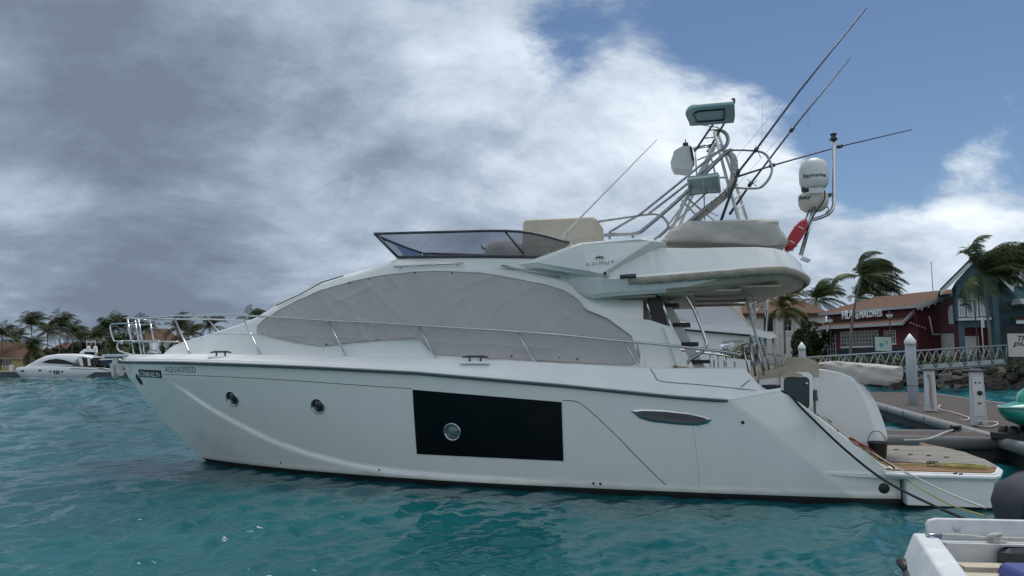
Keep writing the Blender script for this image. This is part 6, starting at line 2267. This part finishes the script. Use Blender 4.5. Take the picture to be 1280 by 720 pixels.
mb = MB(); lbox(mb, Fb, ba(1268), ba(1330), -1.5, 1.19, bz(1270, 381.5), bz(1270, 375)); mb.build('canopy', M['trim'], bl)
mb = MB(); lbox(mb, Fb, ba(1268), ba(1330), -2.2, -2.1, bz(1270, 406), bz(1270, 402)); mb.build('porch_fascia', M['trim'], bl)
tiled('porch_roof', Fb(ba(1268), -2.2, bz(1270, 402)), Fb(ba(1330), -2.2, bz(1270, 402)), Fb(ba(1268), 1.1, bz(1270, 396)), Fb(ba(1330), 1.1, bz(1270, 396)), bl, 22)
mb = MB(); lbox(mb, Fb, d0 - .8, d1 + .8, 2.6, 2.8, ZS - .4, dz_ + .5); mb.build('porch_back_wall', M['redwall'], bl)
mb = MB(); lbox(mb, Fb, d0 + .1, d0 + (d1 - d0) * .62, 2.45, 2.59, ZS, dz_ - 1.0); lbox(mb, Fb, d0 + .1, d0 + (d1 - d0) * .62, 2.4, 2.58, dz_ - .98, dz_ - .8); mb.build('porch_door', M['offwhite'], bl)
settle(bl)
# what shows through the opening of the blue house
# slatted gate and sign board
mb = MB(); gx0, gx1 = ba(1254), ba(1300); zg = bz(1260, 410)
k = gx0
while k < gx1: lbox(mb, Fb, k, k + .10, -2.6, -2.5, ZS, zg); k += .26
lbox(mb, Fb, gx0, gx1, -2.64, -2.6, zg - .1, zg); lbox(mb, Fb, gx0, gx1, -2.64, -2.6, zg - .8, zg - .7)
o = mb.build('slatted_gate', M['brown']); rebase(o, Fb((gx0 + gx1) / 2, -2.6, ZS)); tag(o, 'dark slatted gate beside the blue house behind the lettered board', 'gate')
sg_d = 64.5
s00, s11 = WY(1261, 446, sg_d), WY(1306, 417, sg_d)
sgn = empty('sign_board', (s00.x + 1.2, sg_d, ZS), 0, 'pale sign board with black handwritten lettering at the right edge', 'sign')
mb = MB(); mb.box(((s00.x + s11.x) / 2 - s00.x - 1.2, 0, (s00.z + s11.z) / 2 - ZS), (s11.x - s00.x, .12, s11.z - s00.z), None, 1, .02); mb.build('panel', mat('board_cream', (.52, .50, .47), .7, var=.06), sgn)
mb = MB()
for x in (s00.x + .15, s11.x - .15): mb.box((x - s00.x - 1.2, .12, (s00.z - ZS) / 2 + .2), (.12, .1, s00.z - ZS + .8))
mb.build('post', M['brown'], sgn)
p1_, p2_ = WY(1271.5, 426.5, sg_d), WY(1287, 419.5, sg_d)
text_obj('lettering', 'The', 1, M['ink'], V(p1_.x - s00.x - 1.2, -.065, p1_.z - ZS), (1, 0, 0), (0, 0, 1), sgn, fit=(p2_.x - p1_.x, p2_.z - p1_.z), shear=.3, bold=.03)
p1_, p2_ = WY(1265.5, 434.5, sg_d), WY(1296, 427.5, sg_d)
text_obj('lettering', 'pure.', 1, M['ink'], V(p1_.x - s00.x - 1.2, -.065, p1_.z - ZS), (1, 0, 0), (0, 0, 1), sgn, fit=(p2_.x - p1_.x, p2_.z - p1_.z), shear=.3, bold=.03)
# map board in front of the red house
mb_d = 71.0
c_ = WY(1103.5, 430, mb_d); bw_, bh_ = WY(1117, 430, mb_d).x - WY(1090, 430, mb_d).x, at_z(1100, 421, mb_d) - at_z(1100, 438.5, mb_d)
mp_ = empty('map_board', (c_.x, mb_d, ZS), R(20), 'pale green information board with a teal map in front of the red house', 'board')
mb = MB(); mb.box((0, 0, c_.z - ZS), (bw_ + .14, .10, bh_ + .14)); mb.box((-bw_ / 2, .08, (c_.z - ZS) / 2), (.1, .08, c_.z - ZS)); mb.box((bw_ / 2, .08, (c_.z - ZS) / 2), (.1, .08, c_.z - ZS)); mb.build('frame', M['brown'], mp_)
mb = MB(); mb.box((0, -.055, c_.z - ZS), (bw_, .02, bh_)); mb.build('map_sheet', mat('map_pale_green', (.48, .58, .52), .6), mp_)
mb = MB(); mb.v = [V(-.25 + .26 * math.cos(t) * (1 + .3 * math.sin(3 * t)), -.068, c_.z - ZS - .12 + .24 * math.sin(t) * (1 + .2 * math.cos(2 * t))) for t in np.linspace(0, 6.28, 24)[:-1]]; mb.face(range(23)); mb.box((.42, -.067, c_.z - ZS + .12), (.22, .006, .3)); mb.build('map_print', mat('map_teal', (.10, .32, .36), .6), mp_)


def lamp(px, pytop, dist, label, style):
    t_ = WY(px, pytop, dist); e = empty('street_lamp', (t_.x, dist, ZS), 0, label, 'street lamp', 'street lamps along the shore')
    h = t_.z - ZS
    m1 = MB(); m1.tube([V(0, 0, 0), V(0, 0, h * .3), V(0, 0, h)], [.09, .06, .045], 8); m1.build('post', M['brown'] if style else M['rubber'], e)
    if style == 0:
        m1 = MB(); m1.tube([V(0, 0, h - .05), V(-.45, 0, h - .02), V(-.95, 0, h - .08)], .035, 6); m1.lathe([(.46, -.42), (.14, -.22), (.10, -.08), (.001, -.05)], (-.9, 0, h), 16); m1.build('lamp_shade', M['rubber'], e)
        m1 = MB(); m1.lathe([(.14, -.55), (.2, -.42), (.001, -.4)], (-.9, 0, h), 12); m1.build('globe', M['offwhite'], e)
    else:
        m1 = MB(); m1.lathe([(.05, 0), (.25, .12), (.33, .32), (.26, .45), (.001, .5)], (0, 0, h), 14); m1.build('globe', M['offwhite'], e)
        m1 = MB(); m1.lathe([(.36, .45), (.05, .68), (.001, .72)], (0, 0, h), 14); m1.build('lamp_cap', M['brown'], e)
    return e


lamp(1218, 376, 67, 'black street lamp with a hanging shade in front of the blue house', 0)
lamp(1112, 398, 74, 'dark post lamp with round white globe near the right end of the lettering', 1)
lamp(1037.5, 404, 84, 'dark post lamp with a small globe at the far left end of the red house', 1)
t_ = WY(1164, 328, 96); mb = MB(); mb.tube([V(0, 0, 0), V(0, 0, t_.z - ZS)], [.10, .05], 8); mb.lathe([(.001, .1), (.09, .05), (.09, 0)], (0, 0, t_.z - ZS), 8); o = mb.build('flagpole', M['galv'], loc=(t_.x, 96, ZS)); tag(o, 'bare grey flagpole standing up behind the red house roof', 'flagpole')
for px, tp, ds, lb_ in ((1226.5, 396, 68, 'thin pale pole beside the black street lamp'),):
    t_ = WY(px, tp, ds); mb = MB(); mb.tube([V(0, 0, 0), V(0, 0, t_.z - ZS)], .04, 6); mb.box((.12, 0, t_.z - ZS - .6), (.26, .05, 1.1) if False else (.22, .05, .8)); o = mb.build('thin_pole', M['trim'], loc=(t_.x, ds, ZS)); tag(o, lb_, 'pole')

# palms on the right
palm_at(1077, 346, 1062, 70, ZS, 41, 'tall wind-bent palm in front of the lettered red house front', 'palms on the right shore', 40, 4.0, .36, 40, lw=1.5)
palm_at(1229, 343, 1238, 65.5, ZS, 47, 'big wind-blown palm in front of the blue house', 'palms on the right shore', 54, 5.0, .34, 46, lw=1.15)
palm_at(1021, 375, 1016, 116, ZS, 43, 'dark palm rising behind the white house roof', 'palms on the right shore', 34, 5.2, .28, 28, lw=1.5)
palm_at(980, 386, 981, 93, ZS, 44, 'small yellowing palm in front of the white house', 'palms on the right shore', 28, 3.7, .12, 28, lw=1.4, fr='frond_dry')
palm_at(1073, 372, 1075, 128, ZS, 45, 'left of the two palm tops peeping over the red house roof', 'palms on the right shore', 24, 4.1, .3, 22, lw=1.5)
palm_at(1094, 371, 1096, 143, ZS, 46, 'right of the two palm tops peeping over the red house roof', 'palms on the right shore', 24, 4.1, .3, 22, lw=1.5)
palm_at(978, 370, 976, 128, ZS, 48, 'dark palm behind the ridge of the white house', 'palms on the right shore', 26, 4.6, .25, 24, lw=1.5)
palm_at(1272, 328, 1276, 92, ZS, 49, 'palm behind the blue house at the right edge', 'palms on the right shore', 30, 4.3, .30, 26, lw=1.5)
q = WY(1016, 440, 93); bush('round_tree', (q.x, 93, ZS), 2.7, 2.5, 4.7, 9000, .27, 'dark dense round tree between the white house and the red house', 'tree', seed=7, clumps=12)
# planting along the quay edge, seen through the gangway truss
xs_ = [1008, 1024, 1040, 1056, 1072, 1086, 1100, 1116, 1132, 1150, 1166, 1182, 1198, 1214, 1232, 1248]
for k, px in enumerate(xs_):
    q = WY(px, 450, 72 - .28 * k)
    bush('hedge_bush', (q.x, q.y + 1.2, ZS - .1), 1.3, .9, 1.0 if k < 14 else 1.35, 420, .13, 'low yellow-green hedge bush seen through the gangway side', 'bush', 'hedge bushes behind the gangway', seed=60 + k, matl='leaf_bright', clumps=6, stem=False)
q = WY(1276, 478, 65); bush('shore_bush', (q.x + .4, 65, 0.7), 2.4, 1.5, 1.9, 1700, .15, 'bright green bush overhanging the sea wall at the right edge', 'bush', seed=90, matl='leaf_bright', stem=False)
q = WY(925, 440, 97); bush('shore_bush', (q.x, 97, ZS), 3.6, 2.0, 2.4, 1900, .2, 'green bush seen through the side opening of the white boat behind', 'bush', seed=91, matl='leaf_bright', stem=False)

# ------------------------------------------------------------------ white boat lying behind the finger pontoon
M['boat2'] = mat('second_boat_gelcoat', (0.76, 0.77, 0.79), 0.35, var=.04)
M['cover2'] = mat('white_boat_cover', (0.58, 0.58, 0.61), 0.7, var=.06, scale=3, bump=.15, bscale=4)
sy = empty('moored_boat', MW @ V(5, -7.2, 0), YA, 'white boat with pale canvas-covered wheelhouse moored behind the finger pontoon', 'boat')
# its own coordinates: x forward (to the left), y towards the quay, origin at midships
def S2(px, py, y):
    """boat coordinates for a pixel on the plane y"""
    q = YV(px, py, -7.2 + y); return V(q.x - 5, y, q.z)
mb = MB(); mb.smooth = True
rings = []
for x, w, zk in ((-3.0, 1.9, 1.15), (-2.6, 2.0, 1.2), (0, 2.1, 1.35), (4, 2.0, 1.6), (7, 1.3, 1.85), (9.5, .08, 2.05)):
    rings.append([V(x, w, zk), V(x, w + .02, zk - .1), V(x * .97, w * .9, .25), V(x * .92, w * .75, -.4), V(x * .92, -w * .75, -.4), V(x * .97, -w * .9, .25), V(x, -w - .02, zk - .1), V(x, -w, zk)])
mb.loft(rings); mb.build('hull', M['boat2'], sy)
yN = 1.55
side = [S2(px, py, yN) for px, py in ((800, 470), (800, 432), (846, 398), (870, 404), (938, 417.5), (938, 424), (904, 426), (900, 432), (901, 442), (906, 447), (938, 450), (938, 472))]
for s in (1, -1):
    mb = MB(); mb.prism([V(q.x, s * q.y, q.z) for q in side], (0, -.12 * s, 0))
    mb.build('cabin_side', M['boat2'], sy)
mb = MB(); mb.smooth = True
prof = [S2(px, py, yN) for px, py in ((840, 399), (836, 388), (850, 370), (880, 366), (906, 380), (930, 402), (938, 412), (938, 416))]
rings = []
for y, e in ((yN, 1), (yN - .15, 1.02), (0, 1.05), (-yN + .15, 1.02), (-yN, 1)):
    rings.append([V(q.x, y, prof[0].z + (q.z - prof[0].z) * e) for q in prof])
mb.loft(rings, closed=False, caps=False)
for y in (yN, -yN):
    b_ = len(mb.v); mb.v += [V(q.x, y, q.z) for q in prof]; mb.face(range(b_, b_ + len(prof)))
mb.build('wheelhouse_cover', M['cover2'], sy)
mb = MB()
rp = [S2(px, py, yN) for px, py in ((846, 408), (850, 404.5), (935, 408.5), (946, 412), (966, 417), (972, 421), (962, 424), (948, 421), (936, 418.5), (846, 410.5))]
mb.loft([[V(q.x, y, q.z) for q in rp] for y in (yN + .12, yN, -yN, -yN - .12)]); mb.build('hardtop', M['boat2'], sy)
mb = MB(); mb.tube([S2(846, 411.5, yN + .13), S2(938, 419.5, yN + .13)], .03, 6); mb.build('hardtop_gutter', M['rubber'], sy)
mb = MB()
for px, b_ in ((955, 470), (962, 470), (944, 470), (972, 468)): mb.tube([S2(px - 6, 422, yN), S2(px, b_, yN)], .03, 6)
mb.tube([S2(943, 440, yN), S2(975, 444, yN)], .03, 6); mb.tube([S2(943, 452, yN), S2(975, 455, yN)], .025, 6)
mb.build('cockpit_frame', M['alu'], sy)
mb = MB(); mb.prism([S2(px, py, .2) for px, py in ((889, 376), (922, 372), (928, 392), (936, 406), (925, 404))], (0, -.2, 0)); mb.build('side_curtain', M['canvas_beige'], sy)
mb = MB(); mb.prism([S2(px, py, .2) for px, py in ((866, 370), (914, 370), (916, 394), (890, 376))], (0, -.1, 0)); mb.build('awning', M['cover2'], sy)
mb = MB()
rw = random.Random(6)
for k in range(9):
    a_ = S2(938 + rw.uniform(0, 24), 372 + rw.uniform(0, 14), .6); b_ = a_ + V(rw.uniform(-.5, .5), rw.uniform(-.5, .5), rw.uniform(-.25, .25)); mb.tube([a_, b_], .025, 5)
mb.tube([S2(940, 372, .6), S2(944, 422, .6)], .03, 6); mb.tube([S2(960, 374, .2), S2(958, 420, .2)], .03, 6)
mb.build('rod_rack', M['alu'], sy)
mb = MB(); c_ = S2(914, 436, yN + .1); mb.lathe([(.04, -.1), (.04, 0), (.09, .03), (.10, .10), (.06, .16), (.001, .18)], c_, 14); mb.build('stern_light', M['trim'], sy)
mb = MB(); mb.tube([S2(px, py, -.8) for px, py in ((868, 460), (884, 448), (898, 455), (905, 470))], .22, 8); mb.build('cockpit_chair', M['rubber'], sy)

# ------------------------------------------------------------------ far shore on the left
ZL = 0.9
LD = 139.0
M['sand'] = mat('shore_edge', (0.28, 0.25, 0.20), .95, var=.3, scale=.4)
mb = MB()
fr_ = [WZ(-260, 470.5, 0), WZ(0, 471.8, 0), WZ(330, 472.5, 0), WZ(700, 470, 0)]
fr_ = [V(q.x, q.y + 4, 0) for q in fr_]
mb.grid([[q + V(0, 0, -1) for q in fr_], [q + V(0, 0, ZL) for q in fr_], [q + V(0, 8, ZL + .2) for q in fr_], [V(q.x * 3, q.y + 400, ZL + 1) for q in fr_]])
tag(mb.build('far_shore_ground', M['sand']), kind='structure')
mb = MB(); mb.prism([fr_[0] + V(0, -.6, .95), fr_[1] + V(0, -.6, .95), fr_[2] + V(0, -.6, .95), fr_[2] + V(0, .2, .95), fr_[1] + V(0, .2, .95), fr_[0] + V(0, .2, .95)], (0, 0, -1.6)); o = mb.build('quay_wall', M['dock_side']); rebase(o, fr_[1]); tag(o, 'low dark quay wall along the far left shore', 'quay wall')
M['cream'] = mat('cream_wall', (.46, .36, .20), .85, var=.1)


def left_house(px0, px1, pye, pyr, dist, label, wall='cream', wins=()):
    a_, b_ = WY(px0, 450, dist), WY(px1, 450, dist); F = Frame((a_.x, dist, 0), V(1, 0, 0)); Lh = b_.x - a_.x
    e = empty('shore_house', ((a_.x + b_.x) / 2, dist, ZL), 0, label, 'house', 'houses on the far left shore')
    z1, z2 = at_z((px0 + px1) / 2, pye, dist), at_z((px0 + px1) / 2, pyr, dist + 4)
    m1 = MB(); lbox(m1, F, .6, Lh - .6, 0, 8, ZL - .5, z1); m1.build('wall', M[wall], e)
    tiled('roof', F(0, -1, z1 - .1), F(Lh, -1, z1 - .1), F(1.5, 4, z2), F(Lh - 1.5, 4, z2), e, 26, amp=.08)
    m1 = MB(); m1.prism([F(0, -1, z1 - .1), F(1.5, 4, z2), F(0, 9, z1 - .1)], (0, 0, .05)); m1.prism([F(Lh, -1, z1 - .1), F(Lh - 1.5, 4, z2), F(Lh, 9, z1 - .1)], (0, 0, .05)); m1.prism([F(0, 9, z1 - .1), F(Lh, 9, z1 - .1), F(Lh - 1.5, 4, z2), F(1.5, 4, z2)], (0, 0, .05)); m1.build('roof', M['tile'], e)
    m1 = MB(); lbox(m1, F, 0, Lh, -1.08, -1.0, z1 - .5, z1 - .12); m1.build('fascia', M['sand'], e)
    for p0, p1, t_, bb in wins:
        gridwindow(F, WY(p0, 450, dist).x - a_.x, WY(p1, 450, dist).x - a_.x, at_z(p0, bb, dist), at_z(p0, t_, dist), 4, 1, e, sill=False)
    settle(e)
    return e


left_house(-70, 33, 446, 428, 150, 'low cream house with brown roof and long white window at the left edge', wins=((0, 15, 447.5, 457.5), (-22, -4, 447.5, 457.5)))
left_house(57, 118, 439, 428.5, 165, 'brown-roofed house behind the far white yacht', 'brown')
left_house(168, 206, 426, 411, 168, 'red-brown roofed house seen through the bow rail of the big yacht', 'whitewall')
left_house(205, 300, 436, 424, 175, 'long low brown-roofed house behind the bow of the big yacht', 'brown')
q = WY(12, 464, 143); mb = MB(); mb.box((0, 0, .55), (.7, .5, 1.5), None, .95, .05); o = mb.build('white_bollard', M['trim'], loc=(q.x, 143.5, ZL)); tag(o, 'white square bollard at the edge of the far left quay', 'bollard')
LP = [(3, 414, 2, 150, 'partly cut off at the left edge of the photo'), (18, 421, 19, 158, 'low and dark beside the left edge'), (39, 402, 41, 146, 'the tallest one over the left house'), (40, 434, 38, 142, 'short and bushy in front of the left house'),
      (59, 411, 61, 160, 'slim between the tallest palm and the white-trunked one'), (76, 405, 74, 148, 'upright with a pale leaning trunk over the far yacht cabin'), (90, 412, 91, 156, 'leaning right of the pale-trunked palm'), (101, 421, 103, 160, 'low over the far yacht stern arch'),
      (121, 418, 120, 152, 'dark and left of the big double crown'), (133, 407, 132, 146, 'left crown of the big double clump by the bow'), (148, 404, 149, 148, 'right crown of the big double clump by the bow'), (142, 430, 141, 143, 'short and shadowy below the double clump'),
      (178, 409, 178, 160, 'seen through the bow pulpit'), (222, 406, 224, 150, 'behind the first bow rail stanchion'), (236, 414, 236, 158, 'low, right of the first stanchion'), (262, 404, 262, 152, 'between the first and second bow rail stanchions'), (314, 398, 313, 152, 'small, showing above the rail near the window cover')]
for k, (px, py, pb_, ds, tx) in enumerate(LP):
    palm_at(px, py + 5, pb_, ds, ZL, 100 + k % 6 + k * 10, 'far-shore palm, ' + tx, 'palms on the far left shore', 28, 4.3 if py < 412 else 3.9, .15, 18, lw=1.6)
rw = random.Random(31)
for k, px in enumerate((-20, 28, 52, 66, 82, 98, 112, 126, 140, 155, 166, 190, 215, 240, 262, 285)):
    q = WY(px, 450, 155 + rw.uniform(-4, 8)); hgt = rw.uniform(4.0, 6.6) if px > 90 else rw.uniform(3.0, 5.0)
    bush('shore_tree', (q.x, q.y, ZL), rw.uniform(3.4, 4.8), 2.5, hgt, 3000, .42, 'dark rounded tree below the palms of the far left shore', 'tree', 'trees below the far palms', seed=200 + k, clumps=11)

# far white yacht
fy = empty('far_yacht', WZ(88, 471.4, 0), 0, 'distant white sport yacht with a dark swept window, moored at the far left quay', 'yacht')
FY0 = fy.location.copy(); fyd = FY0.y
def Y2(px, py, dy=0.0): return WY(px, py, fyd + dy) - FY0
mb = MB(); mb.smooth = True
hl_ = [(22, 460.5, 24, 464), (28, 459, 32, 471.8), (50, 457.5, 52, 472), (75, 457.5, 76, 472), (100, 458.5, 100, 472), (124, 460, 124, 472), (152, 466, 152, 472)]
rings = []
for px, pt, pxb, pb_ in hl_:
    w = 2.3 * min(1, ((px - 20) / 30) ** .6)
    t_, b_ = Y2(px, pt), Y2(pxb, pb_ + .6)
    rings.append([V(t_.x, -w, t_.z), V(t_.x, -w * .98, t_.z * .5 + .2), V(b_.x, -w * .85, b_.z - .2), V(b_.x, w * .85, b_.z - .2), V(t_.x, w * .98, t_.z * .5 + .2), V(t_.x, w, t_.z)])
mb.loft(rings); mb.build('hull', M['boat2'], fy)
mb = MB(); mb.smooth = True
for_ = [(34, 457.6, .5), (42, 454.5, 1.2), (52, 449.5, 1.6), (64, 444.5, 1.8), (78, 442.6, 1.85), (96, 442.3, 1.85), (108, 443, 1.8), (122, 445.8, 1.7)]
rings = []
for px, pt, w in for_:
    t_ = Y2(px, pt); zb = 2.0
    zb2 = zb if px < 100 else t_.z - .45
    rings.append([V(t_.x, -w - .15, zb2), V(t_.x, -w, t_.z - .25), V(t_.x, -w * .7, t_.z), V(t_.x, w * .7, t_.z), V(t_.x, w, t_.z - .25), V(t_.x, w + .15, zb2)])
mb.loft(rings); mb.build('deckhouse', M['boat2'], fy)
mb = MB(); mb.prism([Y2(px, py, -1.99) for px, py in ((52, 453.2), (60, 449.8), (70, 448.4), (80, 449.8), (90, 453.5), (97, 456.6), (80, 455.3), (60, 454.3))], (0, .3, 0)); mb.build('cabin_window', M['blackglass'], fy)
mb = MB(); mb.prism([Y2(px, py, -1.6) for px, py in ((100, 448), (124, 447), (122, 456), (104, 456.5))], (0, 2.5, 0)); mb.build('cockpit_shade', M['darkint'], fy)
mb = MB(); mb.prism([Y2(px, py, -1.9) for px, py in ((96, 446), (102, 446.5), (104, 457), (101, 457))], (0, .2, 0)); mb.prism([Y2(px, py, -1.9) for px, py in ((109, 446.5), (112, 446.5), (113, 457), (110, 457))], (0, .2, 0)); mb.build('cockpit_pillar', M['boat2'], fy)
mb = MB(); mb.tube([Y2(101, 442, .0), Y2(106, 438, 0), Y2(121, 438.5, 0), Y2(120, 443, 0)], .3, 6); mb.build('radar_arch', M['boat2'], fy)
for px, r_ in ((110.5, .36), (119, .36)):
    m1 = MB(); c_ = Y2(px, 438, 0); m1.lathe([(r_ * .6, -.1), (r_, .15), (r_, .45), (r_ * .7, .72), (.001, .82)], c_, 16); m1.build('radome', M['trim'], fy)
mb = MB(); mb.tube([Y2(108.5, 438), Y2(108.5, 425)], .05, 5); mb.tube([Y2(119, 436), Y2(119, 426)], .05, 5); mb.build('aerial', M['trim'], fy)
for px, py in ((27.5, 463.5), (37.5, 463.3), (49.5, 463)):
    m1 = MB(); m1.lathe([(.001, .05), (.2, .03), (.24, -.1)], Y2(px, py, -2.33 if px > 40 else -1.7), 12, Matrix.Rotation(R(90), 3, 'X'), 1.25, .8); m1.build('porthole', M['portglass'], fy)
mb = MB()
for px in (67.5, 70.3, 73): mb.prism([Y2(px - .9, 463, -2.31), Y2(px + .5, 463, -2.31), Y2(px + 1.1, 467.5, -2.31), Y2(px - .1, 467.5, -2.31)], (0, .1, 0))
for px in (62.5, 77.5): mb.prism([Y2(px - 1.6, 463.8, -2.31), Y2(px + 1.4, 463.6, -2.31), Y2(px + 1.2, 465, -2.31), Y2(px - 1.2, 465.2, -2.31)], (0, .1, 0))
mb.build('hull_vent', M['blackglass'], fy)
mb = MB(); mb.tube([Y2(88, 460.6, -2.36), Y2(124, 461.8, -2.3), Y2(152, 467.2, -2.3)], .06, 5); mb.build('rub_line', M['seam'], fy)
mb = MB(); mb.prism([Y2(px, py, -1.2) for px, py in ((120, 456), (125, 449.5), (140, 449), (139, 457.5))], (0, 2.4, 0)); mb.build('sunpad_cover', M['bluedark'], fy)
mb = MB(); mb.prism([Y2(px, py, -1.4) for px, py in ((123, 448.7), (141, 448), (142, 449.6), (124, 450.4))], (0, 2.8, 0)); mb.build('bimini_top', M['boat2'], fy)
